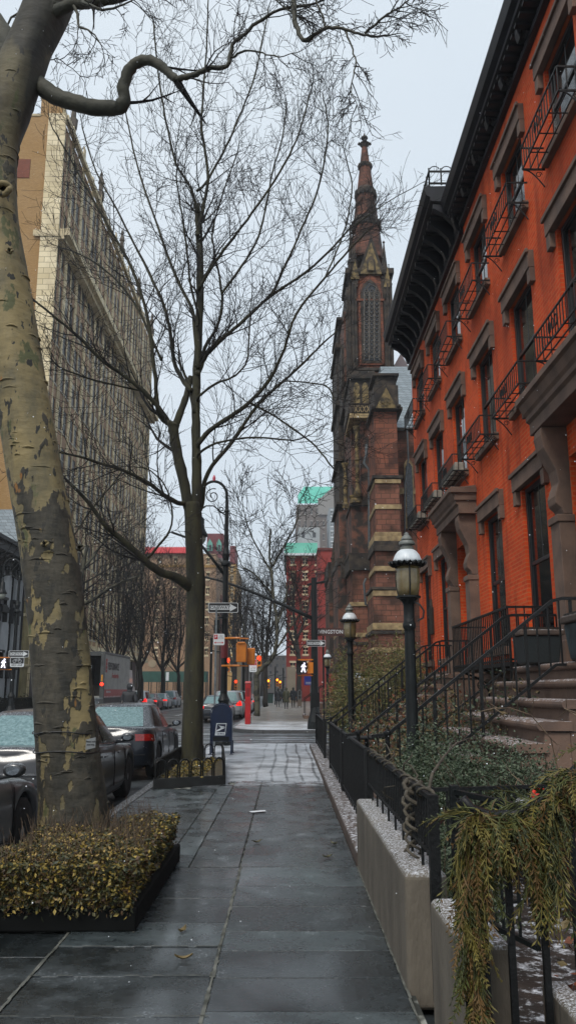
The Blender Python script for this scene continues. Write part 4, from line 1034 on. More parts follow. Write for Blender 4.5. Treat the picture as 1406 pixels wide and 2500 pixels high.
        o = mr.build('wing_mirror', body, root, smooth=True); g = MB(); g.lathe(0, 0, [(.048, -.0), (0, .001)], 12, axis='Y'); g.v = [(mx_ + x * 1.3, my - .058 - y, mz + z * .9) for x, y, z in g.v]; g.build('mirror_glass', M['chrome'], o)
        # doors: seams and handles
        sm = MB()
        for y in (1.45, 2.42, 3.28):
            if y == 1.45: sm.tube([(sg * (HW + .002), y + .12, .45), (sg * (HW + .003), y, .7), (sg * (HW - .012), y - .02, pw(top, y) - .08)], .006, 4)
            else: sm.tube([(sg * (HW + .002), y, .32), (sg * (HW + .003), y, .62), (sg * (HW - .012), y, pw(top, y) - .07)], .006, 4)
        sm.tube([(sg * (HW - .002), 1.45, .33), (sg * (HW - .002), 3.28, .33)], .006, 4)
        sm.build('door_seams', M['blackp'], root)
        for y in (1.62, 2.56): MB().bar((sg * (HW + .018), y, .8), (sg * (HW + .018), y + .17, .8), .022, .03).build('door_handle', body, root, bevel=.006)
        for y in (WB0, WB1):
            w = MB(); w.lathe(0, 0, [(wr * .62, -.1), (wr * .9, -.11), (wr, -.085), (wr, .085), (wr * .9, .11), (wr * .62, .1)], 28, axis='X'); w.v = [(sg * (HW - .125) + x, y + yy, wr + z) for x, yy, z in w.v]
            wo_ = w.build('wheel', M['rubber'], root, smooth=True)
            r_ = MB(); r_.lathe(0, 0, [(wr * .63, .03), (wr * .66, .095), (wr * .6, .1), (wr * .56, .045), (.02, .03)], 28, axis='X')
            nb = 10
            for a_ in range(nb):
                t = 2 * math.pi * a_ / nb; r_.bar((.075, .04 * math.cos(t), .04 * math.sin(t)), (.075, wr * .6 * math.cos(t), wr * .6 * math.sin(t)), .022, .032)
            r_.lathe(0, 0, [(.06, .03), (.055, .1), (0, .102)], 12, axis='X')
            r_.v = [(sg * (HW - .125) + sg * x, y + yy, wr + z) for x, yy, z in r_.v]; r_.build('rim', M['rim'], wo_, smooth=False)
        # lamps wrapped on the corners
        tl = MB(); z0, z1 = (.76, .89) if not suv else (.82, 1.1)
        pth = [(x, y) for x, y in per if .6 * HW < x and y < .45][0:7]
        for (x, y) in pth:
            for z in (z0, (z0 + z1) / 2, z1):
                t = (z - zb(y)) / (pw(top, y) - zb(y)); i_ = pw(list(zip(rows, ins)), min(1, t)); endf = max(0, 1 - y / .5)
                tl.v.append((sg * (x * (1 - i_ / HW) + .012), y + (L / 2 - y) / (L / 2) * (i_ * endf + (.03 * endf if t > .6 else 0)) - .014, z - (.02 if y > .25 else 0)))
        for i in range(len(pth) - 1):
            for j in range(2): tl.f.append((3 * i + j, 3 * i + 3 + j, 3 * i + 4 + j, 3 * i + 1 + j)); tl.m.append(0)
        tl.build('tail_light', M['tailon'] if lit else M['tail'], root, smooth=True)
        hl = MB(); hl.lathe(0, 0, [(.0, 0), (.09, .01), (.1, .05), (.0, .09)], 10, axis='Y'); hl.v = [(sg * (HW - .24) + x * 1.5, L - .19 + y, .62 + z * .7) for x, y, z in hl.v]; hl.build('headlight', M['glass'], root, smooth=True)
    # rear details
    MB().bar((-.5, .012, .71), (.5, .012, .71), .02, .025).build('boot_trim', M['chrome'], root)
    MB().tube([(-HW + .15, .1, .5), (-.4, .03, .5), (.4, .03, .5), (HW - .15, .1, .5)], .012, 5).build('bumper_seam', M['blackp'], root)
    MB().box(-.5, .02, .27, .5, .2, .36).build('rear_valance', M['blackp'], root, bevel=.01)
    p = MB(); p.box(-.17, -.006, .53, .17, .01, .69, 0); p.box(-.155, -.01, .545, .155, -.0065, .675, 1)
    if plate: text_mb(p, plate, .13, 0, -.0115, .607, 2, bold=.002, sx=.85)
    p.build('number_plate', [M['chrome'], M['platec'] if plate else M['white'], M['plated']], root)
    if letters:
        q = MB(); text_mb(q, letters, .07, 0, .035, .80, 0, bold=.003, sx=1.7); q.build('boot_lettering', M['chrome'], root)
    MB().prism([(1.42, H - .01), (1.55, H), (1.52, H + .06), (1.46, H + .05)], 'X', -.012, .012).build('roof_aerial', M['blackp'], root)
    return root
M['platec'] = mat('orange_plate', 'c9671c', rough=.4); M['plated'] = mat('plate_ink', '231a38', rough=.5)
Z0 = -.13
cgrp = 'cars parked along the kerbs'
c_silver = paint('dark_silver_paint', hx('3f4144')); c_grey = paint('graphite_paint', hx('222429')); c_navy = paint('navy_black_paint', hx('10161f'))
c_blk = paint('black_paint', hx('101216')); c_wht = paint('white_paint', hx('b9bdc0')); c_red = paint('dark_red_paint', hx('4a1414')); c_lsil = paint('light_silver_paint', hx('8a8e92'))
place(make_car('silver-grey car at the left edge, only its front wing, mirror and front wheel in view', 'car', c_silver, group=cgrp), (-3.52, 5.05, Z0))
place(make_car('graphite saloon with an orange number plate, half hidden behind the mottled tree trunk', 'car', c_grey, plate='5140', group=cgrp), (-3.5, 10.55, Z0))
place(make_car('dark blue-black saloon with red tail lamps and a frosted rear window beside the slender tree', 'car', c_navy, group=cgrp), (-3.5, 16.5, Z0))
place(make_car('black car out in the roadway, only its snow-edged roofline showing at the left edge', 'car', c_blk, name='moving_car', snow_glass=False), (-8.0, 16.8, Z0))
for x, y, pc, k, lab, lit in (
    (-12.0, 60.8, c_wht, 'sedan', 'white car just beyond the open truck, partly hidden by the person in the dark jacket', True),
    (-11.95, 66.4, c_wht, 'suv', 'white car with a black rear window, second beyond the truck', True),
    (-12.0, 72.0, c_red, 'sedan', 'dark red car between two pale ones in the far row', True),
    (-11.9, 77.5, c_lsil, 'sedan', 'light silver saloon near the end of the far row', True),
    (-11.9, 84.0, c_lsil, 'suv', 'silver tall-backed estate car, farthest of the left row of parked cars', False),
    (-3.9, 45.4, c_navy, 'sedan', 'dark blue saloon with a frosted rear window parked beyond the blue mailbox', True),
    (-3.6, 50.8, c_lsil, 'suv', 'silver-roofed estate car behind the dark blue saloon beyond the side street', True),
    (-3.5, 56.4, c_blk, 'suv', 'black tall car showing its snowy roof above the silver-roofed one', False),
    (-3.5, 63.0, c_wht, 'sedan', 'white car partly hidden by the red call post and the pale street tree', True),
    (-3.5, 70.0, c_red, 'sedan', 'dark red car far along the right kerb between two tree trunks', True)):
    place(make_car(lab, 'car', pc, k, cgrp, lit=lit), (x, y, Z0))

# ------------------------------------------------------------------ delivery truck with an open back
tx0, tx1, ty0, ty1 = -13.35, -10.9, 50.0, 58.2; zf, zt_ = 1.15, 3.85
root = thing('delivery_truck', 'grey box truck with an open back and a red band along its side', 'truck', (-12.1, 50, Z0))
tw_ = mat('truck_grey_panel', '9b9c96', '898a85', 2, .5); tg = mat('truck_frame_grey', '4d4f4e', '3d3f3f', 3, .5, metal=.3); trd = mat('truck_red', '9c2420', rough=.45)
b = MB()
b.box(tx1 - .06, ty0 + .2, zf, tx1, ty1, zt_, 0); b.box(tx0, ty0 + .2, zf, tx0 + .06, ty1, zt_, 0); b.box(tx0 + .06, ty0 + .2, zt_ - .06, tx1 - .06, ty1, zt_, 0)
b.box(tx0 + .06, ty1 - .06, zf, tx1 - .06, ty1, zt_ - .06, 0); b.box(tx0 + .06, ty0 + .2, zf, tx1 - .06, ty1 - .06, zf + .1, 0)
b.build('cargo_box', tw_, root)
b = MB(); b.box(tx1 - .22, ty0, zf - .5, tx1 + .02, ty0 + .198, zt_ + .03); b.box(tx0 - .02, ty0, zf - .5, tx0 + .22, ty0 + .198, zt_ + .03); b.box(tx0 + .22, ty0, zt_ - .22, tx1 - .22, ty0 + .198, zt_ + .03); b.box(tx1 - .02, ty0 + .2, zt_ - .12, tx1 + .03, ty1, zt_ + .03)
b.build('rear_frame', tg, root, bevel=.01)
b = MB(); b.box(tx1 + .002, ty0 + .3, zf + .02, tx1 + .008, ty1 - .1, zf + .5); b.build('red_band', trd, root)
b = MB()
for i in range(18): b.box(tx1 + .01, ty0 + .4 + i * .42, zf + .03, tx1 + .014, ty0 + .55 + i * .42, zf + .1)
text_mb(b, 'PERFORMANCE', .18, ty0 + 1.5, 0, zf + .34, facing='+X', xplane=tx1 + .012); b.build('band_marks', M['white'], root)
b = MB(); text_mb(b, 'PERFORMANCE', .62, ty0 + 2.75, 0, zf + 1.88, bold=.012, sx=.78, facing='+X', xplane=tx1 + .012); b.build('lettering', M['blackp'], root)
b = MB()
for i in range(4): b.box(tx1 + .008, ty0 + .42, zf + 1.5 + i * .22, tx1 + .014, ty0 + .85, zf + 1.66 + i * .22)
b.box(tx1 + .008, ty0 + .42, zf + 1.66, tx1 + .013, ty0 + .6, zf + 2.16)
text_mb(b, 'Foodservice', .42, ty0 + 3.3, 0, zf + 1.33, bold=.012, shear=.4, facing='+X', xplane=tx1 + .012); b.build('red_script', trd, root)
b = MB(); b.box(tx0 + .3, ty0 + .1, zf - .42, tx1 - .3, ty0 + .3, zf - .1); b.bar((tx0 + 1.2, ty0 + .25, zf + .1), (tx0 + 1.65, ty0 + .3, zf + 1.9), .05); b.box(tx0, ty0 - .05, zf - .08, tx1, ty0 - .002, zf + .02)
b.build('tail_platform', M['steel'], root)
b = MB(); r2 = random.Random(3)
for i in range(9): x = tx0 + .2 + .24 * i; b.box(x, ty0 + 1 + r2.random(), zf + .1, x + .22, ty0 + 2.4, zf + .4 + r2.uniform(0, .9))
b.build('cargo', mat('cardboard_dark', '3a332b', '2a2622', 3, .8), root)
b = MB(); b.box(tx0 + .3, ty0 + .3, .5, tx1 - .3, ty1 + 2.6, zf - .02); b.build('chassis', M['blackp'], root)
b = MB(); b.prism([(ty1 + .25, .5), (ty1 + .25, 3.0), (ty1 + 1.5, 3.0), (ty1 + 2.0, 2.0), (ty1 + 2.8, 1.8), (ty1 + 2.9, .5)], 'X', tx0 + .1, tx1 - .1); b.build('cab', c_wht, root, bevel=.06)
for x in (tx0 + .2, tx1 - .2):
    for y in (ty0 + 1.9, ty1 + 1.5):
        w = MB(); w.lathe(x, y, [(.25, -.15), (.45, -.15), (.48, -.1), (.48, .1), (.45, .15), (.25, .15)], 20, axis='X', cz=.35); w.build('wheel', M['rubber'], root, smooth=True)
MB().lathe(tx1 - .1, ty0 - .02, [(.0, -.03), (.09, -.02), (.1, .02)], 12, axis='Y', cz=1.95).build('stop_light', M['redlit'], root)
MB().box(tx1 - .14, ty0 - .03, 2.12, tx1 - .06, ty0 - .003, 2.5).build('marker', mat('yellow_reflector', 'c98a1a', rough=.4), root)

# ------------------------------------------------------------------ mailbox
root = thing('mailbox', 'dark blue street mailbox with a rounded top and a white eagle emblem', 'mailbox', (-1.66, 21.9, 0))
bl = mat('mailbox_blue', '10213f', '0c1a33', 5, .35, snow=.8, snowscale=40)
x0, x1 = -1.93, -1.40; ya, yb = 21.7, 22.25
prof = [(x0, .32), (x1, .32)] + [((x0 + x1) / 2 + .265 * math.cos(a), .98 + .27 * math.sin(a)) for a in [math.pi * i / 12 for i in range(13)]]
b = MB(); b.prism(prof, 'Y', ya, yb); b.build('body', bl, root, bevel=.012)
b = MB(); pr = [((x0 + x1) / 2 + .28 * math.cos(a), .98 + .285 * math.sin(a)) for a in [math.pi * i / 12 for i in range(13)]]
for (p, q) in zip(pr, pr[1:]): b.bar((p[0], ya - .01, p[1]), (q[0], ya - .01, q[1]), .02, .03)
for x in (x0 - .005, x1 + .005): b.bar((x, ya - .01, .98), (x, ya - .01, .02), .02, .03)
b.build('edge_flange', bl, root)
for x in (x0, x1):
    for y in (ya + .02, yb - .02): MB().box(x - .02, y - .03, .0, x + .02, y + .03, .32).box(x - .05, y - .05, 0, x + .05, y + .05, .02).build('leg', bl, root)
b = MB(); sh = lambda x, z: (-1.665 + x + z * .12, z + .62)
b.add([(*((sh(x, z))[0:1]), ya - .006, sh(x, z)[1]) for x, z in ((-.14, -.15), (.12, -.15), (.12, .15), (-.14, .15))], [(0, 1, 2, 3)], 0)
def em(pts, m, d): b.add([(sh(x, z)[0], ya - d, sh(x, z)[1]) for x, z in pts], [tuple(range(len(pts)))], m)
em([(-.12, -.07), (.105, -.07), (.105, .13), (-.12, .13)], 1, .009)
em([(-.115, -.065), (.1, .04), (.03, .045), (-.115, -.02)], 0, .012); em([(-.09, .1), (.1, .06), (.04, .05), (-.03, .06)], 0, .012); em([(-.03, .055), (.03, .055), (.0, .0)], 0, .012)
b.build('emblem', [M['white'], mat('emblem_navy', '0f1830', rough=.4)], root)
b = MB(); text_mb(b, 'US MAIL', .055, -1.672, ya - .009, .51, 0, sx=.95, bold=.001); b.build('lettering', mat('emblem_ink', '39425c', rough=.4), root)
b = MB(); b.box(x0 + .06, ya - .012, .34, x1 - .06, ya - .002, .44); b.build('front_panel', M['ironp'], root)

# ------------------------------------------------------------------ signs, signals
M['signw'] = mat('sign_white', 'c2c6c8', rough=.45); M['signk'] = mat('sign_black', '101113', rough=.45); M['signr'] = mat('sign_red', 'b01c24', rough=.45)
M['yel'] = mat('signal_yellow', 'c8761a', 'b26514', 4, .4)
def plate_mb(b, cx, y, cz, w, h, m, d=.012):
    r_ = min(w, h) * .12; pts = []
    for sx, sz, a0 in ((1, 1, 0), (-1, 1, 90), (-1, -1, 180), (1, -1, 270)):
        for a in (0, 45, 90): pts.append((cx + sx * (w / 2 - r_) + r_ * math.cos(R(a0 + a)), cz + sz * (h / 2 - r_) + r_ * math.sin(R(a0 + a))))
    b.prism(pts, 'Y', y - d, y, m)
def one_way(parent, cx, y, cz, w=.91, right=True):
    h = w / 3; b = MB(); plate_mb(b, cx, y, cz, w, h, 0)
    plate_mb(b, cx, y - .0125, cz, w * .965, h * .9, 1, .002)
    s_ = w / 2; hh = h / 2
    b.prism([(cx - s_ * .88, cz - hh * .42), (cx + s_ * .48, cz - hh * .42), (cx + s_ * .42, cz - hh * .8), (cx + s_ * .92, cz), (cx + s_ * .42, cz + hh * .8), (cx + s_ * .48, cz + hh * .42), (cx - s_ * .88, cz + hh * .42)], 'Y', y - .017, y - .0148, 0)
    text_mb(b, 'ONE', h * .46, cx - s_ * .55, y - .019, cz, 1, bold=.003, sx=1.0); text_mb(b, 'WAY', h * .46, cx + s_ * .12, y - .019, cz, 1, bold=.003, sx=1.0)
    return b.build('one_way_sign', [M['signw'], M['signk']], parent)
def parking_sign(parent, cx, y, cz, w, h, style):
    b = MB(); plate_mb(b, cx, y, cz, w, h, 0)
    if style == 0:
        b.lathe(cx - w * .28, y - .014, [(w * .13, 0), (w * .1, 0), (w * .1, .0005)], 20, 1, axis='Y', cz=cz + h * .2)
        b.prism([(cx - w * .45, cz + h * .02), (cx - w * .12, cz + h * .02), (cx - w * .12, cz + h * .42), (cx - w * .45, cz + h * .42)], 'Y', y - .0135, y - .0125, 1)
        text_mb(b, 'P', h * .3, cx - w * .285, y - .016, cz + h * .22, 0, bold=.003)
        text_mb(b, 'NIGHT', h * .1, cx + w * .17, y - .015, cz + h * .3, 2); text_mb(b, '8AM - 7PM', h * .1, cx + w * .17, y - .015, cz + h * .12, 2)
        b.prism([(cx - w * .42, cz - h * .28), (cx - w * .28, cz - h * .18), (cx - w * .28, cz - h * .26), (cx + w * .28, cz - h * .26), (cx + w * .28, cz - h * .18), (cx + w * .42, cz - h * .28), (cx + w * .28, cz - h * .38), (cx + w * .28, cz - h * .3), (cx - w * .28, cz - h * .3), (cx - w * .28, cz - h * .38)], 'Y', y - .015, y - .0125, 1)
    else:
        b.prism([(cx - w * .46, cz + h * .02), (cx + w * .46, cz + h * .02), (cx + w * .46, cz + h * .47), (cx - w * .46, cz + h * .47)], 'Y', y - .0145, y - .0125, 1)
        text_mb(b, 'NO', h * .12, cx, y - .017, cz + h * .38, 0, bold=.002); text_mb(b, 'STANDING', h * .11, cx, y - .017, cz + h * .25, 0, sx=.8); text_mb(b, 'ANYTIME', h * .11, cx, y - .017, cz + h * .11, 0, sx=.8)
        text_mb(b, 'P  1 HOUR', h * .12, cx, y - .015, cz - h * .14, 1, sx=.8); text_mb(b, '9AM - 7PM', h * .09, cx, y - .015, cz - h * .27, 2)
        b.box(cx - w * .35, y - .015, cz - h * .41, cx + w * .35, y - .0125, cz - h * .38, 2)
    return b.build('parking_sign', [M['signw'], M['signr'], M['signk']], parent)
def walk_man(cx, y, cz, s_):
    b = MB()
    def pg(pts): b.prism([(cx + px * s_, cz + pz * s_) for px, pz in pts], 'Y', y - .01, y)
    pg([(.5 * .22 * math.cos(R(a)) + .08, .42 + .11 * math.sin(R(a))) for a in range(0, 360, 40)])
    pg([(-.14, .3), (.12, .3), (.1, -.04), (-.12, -.04)]); pg([(-.12, -.03), (.03, -.03), (-.16, -.5), (-.3, -.46)]); pg([(-.02, -.03), (.1, -.03), (.24, -.5), (.09, -.5)])
    pg([(-.13, .29), (-.3, .05), (-.22, .0), (-.08, .18)]); pg([(.1, .29), (.28, .08), (.22, .02), (.08, .16)])
    return b
def bishop_lamp(x, y, label, left=True, full=True):
    root = thing('street_lamp', label, 'street lamp', (x, y, 0))
    MB().lathe(x, y, [(.26, 0), (.26, .1), (.22, .18), (.22, .5), (.25, .55), (.25, .62), (.16, .85), (.15, 1.25), (.18, 1.3), (.13, 1.42), (.105, 1.5), (.095, 3.2), (.085, 4.5), (.085, 5.35), (.16, 5.4), (.16, 5.46), (.09, 5.55), (.12, 5.75), (.07, 5.95), (.06, 7.1), (.085, 7.13), (.055, 7.2), (.05, 7.45)], 16).build('pole', M['ironp'], root, smooth=False)
    c = MB(); pts = [(x, y, 7.45)] + [(x - .42 + .42 * math.cos(a), y, 7.6 + .5 * math.sin(a)) for a in [math.pi * i / 14 for i in range(1, 14)]] + [(x - .85, y, 7.35), (x - .82, y, 7.15)]
    c.tube(pts, .045, 8)
    def scroll(cx, cz, r0, turns, ph, dr=1):
        c.tube([(cx + r0 * (1 - .8 * t) * math.cos(ph + dr * turns * 6.283 * t), y, cz + r0 * (1 - .8 * t) * math.sin(ph + dr * turns * 6.283 * t)) for t in [i / 30 for i in range(31)]], .018, 5)
    scroll(x - .45, 7.62, .25, 1.5, 1.2); scroll(x - .16, 7.18, .13, 1.3, .2, -1); c.tube([(x - .05, y, 7.0), (x - .2, y, 7.12), (x - .42, y, 7.3), (x - .66, y, 7.3), (x - .8, y, 7.2)], .022, 6)
    c.build('crook', M['ironp'], root, smooth=True)
    l_ = MB(); cx = x - .82; l_.lathe(cx, y, [(.03, 7.1), (.05, 6.95), (.12, 6.88), (.13, 6.6), (.17, 6.5), (.24, 6.36), (.24, 6.32)], 16); lo = l_.build('lantern', M['ironp'], root, smooth=True)
    MB().lathe(cx, y, [(.19, 6.318), (.18, 6.2), (.1, 6.08), (0, 6.04)], 16).build('bowl', mat('lamp_bowl', '8b8f86', rough=.2), lo, smooth=True)
    if full: MB().lathe(x - .42, y, [(.045, 8.12), (.05, 8.22), (.02, 8.3), (0, 8.32)], 10).build('sensor', mat('pink_red_cap', 'b5485a', rough=.4), root)
    return root
lp = bishop_lamp(-1.88, 25.3, 'tall black crook-necked street lamp beside the slender tree, with yellow pedestrian signals')
one_way(lp, -1.93, 25.16, 4.07)
b = MB(); b.tube([(-1.88, 25.3, 5.05), (-2.3, 25.3, 5.6), (-2.75, 25.3, 6.15), (-3.6, 25.3, 6.45)], [.05, .045, .04, .035], 8); b.build('signal_arm', M['ironp'], lp, smooth=True)
b = MB(); 
for z in (3.2, 3.75): b.lathe(-1.95, 25.25, [(.14, z), (.14, z + .04)], 10)
b.box(-2.2, 25.14, 3.3, -2.04, 25.3, 3.7); b.build('control_box', M['ironp'], lp)
b = MB(); b.lathe(-1.88, 25.3, [(.115, 2.55), (.115, 3.1)], 12); b.build('red_collar', mat('dark_red_band', '571015', rough=.5), lp)
b = MB()
for z in (3.14, 2.32): b.tube([(-1.95, 25.2, z), (-1.6, 25.0, z), (-1.4, 24.95, z)], .03, 8); b.tube([(-1.9, 25.28, z + .02), (-1.15, 25.3, z)], .025, 6)
b.build('bracket_arm', M['yel'], lp)
b = MB(); b.box(-1.5, 24.9, 2.42, -1.2, 25.12, 2.98); b.box(-1.47, 24.86, 2.96, -1.23, 25.1, 3.02); b.box(-1.51, 25.12, 2.44, -1.19, 25.16, 2.96); b.build('pedestrian_signal', M['yel'], lp, bevel=.03)
b = MB(); b.box(-1.19, 25.25, 2.36, -.95, 25.45, 2.86); b.build('pedestrian_signal', M['yel'], lp, bevel=.03)
root = thing('sign_post', 'thin steel post with a white parking sign bearing a red symbol and double arrow', 'sign', (-2.08, 24.4, 0))
MB().box(-2.1, 24.4, 0, -2.05, 24.45, 4.0).build('post', M['steel'], root); parking_sign(root, -1.98, 24.39, 3.06, .33, .33, 0)
# the mast-arm pole on the far right corner
root = thing('signal_pole', 'dark corner pole with a long arm over the street and a lit walk signal', 'traffic signal', (1.2, 35.6, 0))
px_ = 1.2
MB().lathe(px_, 35.6, [(.32, 0), (.3, .3), (.22, .6), (.16, .9), (.14, 3.5), (.12, 5.9), (.12, 6.4)], 14).build('pole', M['ironp'], root)
b = MB(); a0 = P(768, 1512, 35.6); a1 = P(500, 1409, 35.6); pts = [(px_, 35.6, a0.z)]
for i in range(1, 9): t = i / 8; pts.append((lerp(px_, a1.x, t), 35.6, lerp(a0.z, a1.z, 1 - (1 - t) ** 1.25)))
b.tube(pts, [.09 - .006 * i for i in range(9)], 8); zt2 = P(768, 1425, 35.6).z; b.tube([(px_ - .3, 35.6, zt2 - .05), (px_, 35.6, zt2), (px_ + .5, 35.6, zt2 + .1)], .05, 8); b.build('mast_arm', M['ironp'], root, smooth=True)
one_way(root, 1.27, 35.42, P(780, 1571, 35.6).z, .8)
zc = P(740, 1630, 35.6).z
b = MB(); b.box(.42, 35.3, zc - .26, .86, 35.55, zc + .26); b.box(.38, 35.16, zc + .255, .9, 35.4, zc + .27)
so_ = b.build('pedestrian_signal', M['signk'], root)
walk_man(.73, 35.295, zc, .4).build('walking_figure', M['whitelit'], so_)
b = MB(); b.box(.9, 35.4, zc - .24, 1.14, 35.6, zc + .22); b.bar((.5, 35.5, zc + .33), (1.15, 35.5, zc + .33), .05); b.bar((.5, 35.5, zc - .33), (1.15, 35.5, zc - .33), .05); b.build('signal_housing', M['yel'], root)
b = MB(); b.box(px_ - .16, 35.44, 0.9, px_ + .2, 35.5, 1.5); b.build('control_box', M['ironp'], root)
# street name plate with white lettering on the dark board
root = thing('street_name_sign', 'dark street name board reading LIVINGSTON ST over the bamboo', 'sign', (2.25, 35.9, 0))
b = MB(); z = P(826, 1543, 35.9).z; b.box(1.32, 35.88, z - .17, 2.72, 35.9, z + .17, 0); text_mb(b, 'LIVINGSTON ST', .23, 2.0, 35.875, z, 1, bold=.002, sx=.9); b.build('name_board', [mat('brown_board', '3a1d18', rough=.6), M['signw']], root)
MB().lathe(1.6, 35.95, [(.04, 0), (.04, z + .2)], 8).build('post', M['ironp'], root)
# left far corner pole
lp2 = bishop_lamp(-13.4, 41.0, 'black crook-necked lamp across the street with one way and bike lane signs', full=False)
zz = P(48, 1597, 41).z; xx = P(48, 1597, 41).x
one_way(lp2, xx + .05, 40.8, zz, .98)
zb_ = P(45, 1617, 41).z
b = MB(); plate_mb(b, xx, 40.8, zb_, .68, .46, 0); plate_mb(b, xx, 40.786, zb_ + .07, .64, .28, 1, .002); text_mb(b, 'BIKE LANE', .12, xx, 40.786, zb_ - .145, 1, sx=.95, bold=.002)
for s_ in (-1, 1): b.tube([(xx + s_ * .13 + .075 * math.cos(a), 40.78, zb_ + .05 + .075 * math.sin(a)) for a in [R(i * 24) for i in range(16)]], .009, 4, 0)
b.tube([(xx - .13, 40.78, zb_ + .05), (xx - .06, 40.78, zb_ + .15), (xx + .09, 40.78, zb_ + .15), (xx - .01, 40.78, zb_ + .05), (xx - .06, 40.78, zb_ + .15)], .009, 4, 0); b.tube([(xx + .13, 40.78, zb_ + .05), (xx + .08, 40.78, zb_ + .19), (xx + .12, 40.78, zb_ + .19)], .009, 4, 0)
b.build('bike_lane_sign', [M['signw'], M['signk']], lp2)
pw_ = P(14, 1620, 41); b = MB(); b.box(pw_.x - .5, 40.7, pw_.z - .24, pw_.x + .2, 40.9, pw_.z + .24); s2 = b.build('pedestrian_signal', M['signk'], lp2)
walk_man(pw_.x + .03, 40.695, pw_.z, .44).build('walking_figure', M['whitelit'], s2)
b = MB()
for d in (-.29, .29): b.bar((pw_.x - .5, 40.8, pw_.z + d), (-13.4, 40.95, pw_.z + d), .05)
b.build('bracket_arm', M['yel'], lp2)
# red call post
root = thing('fire_call_post', 'slim bright red fire call post on the snowy far corner', 'call post', (-1.95, 40.6, 0))
rd = mat('fire_red', 'a81416', '8c1012', 3, .35); q = P(605, 1768, 40.6)
MB().box(q.x - .13, 40.5, 0, q.x + .13, 40.76, 1.92).build('column', rd, root, bevel=.02); MB().frus(q.x - .16, 40.47, 1.922, q.x + .16, 40.79, 2.03, .04, .04).build('cap', rd, root, bevel=.01)
MB().box(q.x - .09, 40.488, 1.3, q.x + .09, 40.499, 1.7).build('call_panel', mat('fire_red_dark', '6d0d10', rough=.4), root)
root = thing('sign_post', 'dark post behind the red call post with a red and white no-standing sign', 'sign', (-1.85, 41.6, 0))
q = P(618, 1625, 41.6); MB().box(q.x - .14, 41.6, 0, q.x - .08, 41.66, q.z + .3).build('post', M['ironp'], root); parking_sign(root, q.x, 41.58, q.z, .37, .62, 1)
# green litter bin, steps and blue sign on the far pavement
q = P(658, 1709, 100); root = thing('litter_bin', 'dark green square litter bin on the far pavement, left of the walkers', 'bin', (q.x, 100, 0))
gb = mat('bin_green', '1d3a33', rough=.5); MB().frus(q.x - .42, 99.6, .1, q.x + .42, 100.4, 1.15, -.04, -.04).build('bin_body', gb, root); MB().box(q.x - .5, 99.5, 1.16, q.x + .5, 100.5, 1.3).build('lid', M['ironp'], root, bevel=.02)
root = thing('entrance_steps', 'low reddish steps with thin iron rails on the far pavement by the signal pole', 'steps', (2, 50, 0))
b = MB(); b.box(1.0, 48.5, 0, 4.2, 52.5, .18); b.box(1.5, 49, .182, 4.2, 52, .5); b.box(2.0, 49.3, .502, 4.2, 51.8, .85); b.build('steps', M['brown'], root, bevel=.01)
for y in (48.8, 52.2):
    b = MB(); b.bar((1.1, y, 1.1), (2.2, y, 1.9), .05)
    for x in (1.1, 1.5, 1.9, 2.2): b.bar((x, y, .1), (x, y, 1.1 + (x - 1.1) * .727), .04)
    b.build('handrail', M['iron'], root)
q = P(758, 1661, 52.8); root = thing('sign_post', 'blue notice with white lines on a thin post above the far steps', 'sign', (q.x, 53, 0))
b = MB(); b.box(q.x - .4, 52.8, q.z - .3, q.x + .4, 52.83, q.z + .3, 0); 
for i in range(2): b.box(q.x - .3, 52.79, q.z - .14 - i * .09, q.x + .3, 52.799, q.z - .11 - i * .09, 1)
b.build('notice', [mat('notice_blue', '1d2f86', rough=.4), M['signw']], root); MB().box(q.x - .03, 52.84, 0, q.x + .03, 52.9, q.z + .3).build('post', M['steel'], root)
# ------------------------------------------------------------------ distant signals
def signal_head(label, px, py, Y, lit='r', arm=None, amber_too=False, s_=1.0):
    q = P(px, py, Y); root = thing('traffic_light', label, 'traffic light', (q.x, Y, 0), 'traffic lights down the street')
    b = MB(); b.box(q.x - .17 * s_, Y, q.z - .85 * s_, q.x + .17 * s_, Y + .2, q.z + .2 * s_); b.build('housing', M['yel'], root, bevel=.02)
    MB().lathe(q.x, Y - .03, [(.0, 0), (.12 * s_, .002), (.13 * s_, .03)], 12, axis='Y', cz=q.z).build('lens', M['redlit'] if lit == 'r' else M['amblit'], root)
    b = MB()
    for k in (1, 2): b.lathe(q.x, Y - .02, [(0, 0), (.11 * s_, .0), (.12 * s_, .02)], 12, axis='Y', cz=q.z - .33 * s_ * k)
    b.build('dark_lens', M['signk'], root)
    b = MB(); b.tube([(q.x, Y + .1, q.z + .2 * s_), (q.x, Y + .1, q.z + .5 * s_), (q.x + (arm or 1), Y + .1, q.z + .7 * s_)], .04, 6); 
    b.tube([(q.x + (arm or 1), Y + .1, q.z + 1.6), (q.x + (arm or 1), Y + .1, -.1)], .09, 8); b.build('support_pole', M['ironp'], root)
    return root
signal_head('bright red traffic light just above the red and white no-standing sign', 633, 1607, 58, arm=-1.1)
signal_head('small orange traffic light seen edge on below the yellow pedestrian signals', 556, 1612, 60, arm=-1.2)
signal_head('red traffic light over the parked cars, left of the red call post', 576, 1664, 92, arm=-1.4)
signal_head('amber-red traffic light low between two tree trunks in the distance', 655, 1662, 95, 'a', arm=.8)
signal_head('left of the pair of distant amber lights above the walkers', 677, 1660, 112, 'a', arm=.8)
signal_head('right of the pair of distant amber lights above the walkers', 684, 1665, 113, 'a', arm=1.2)

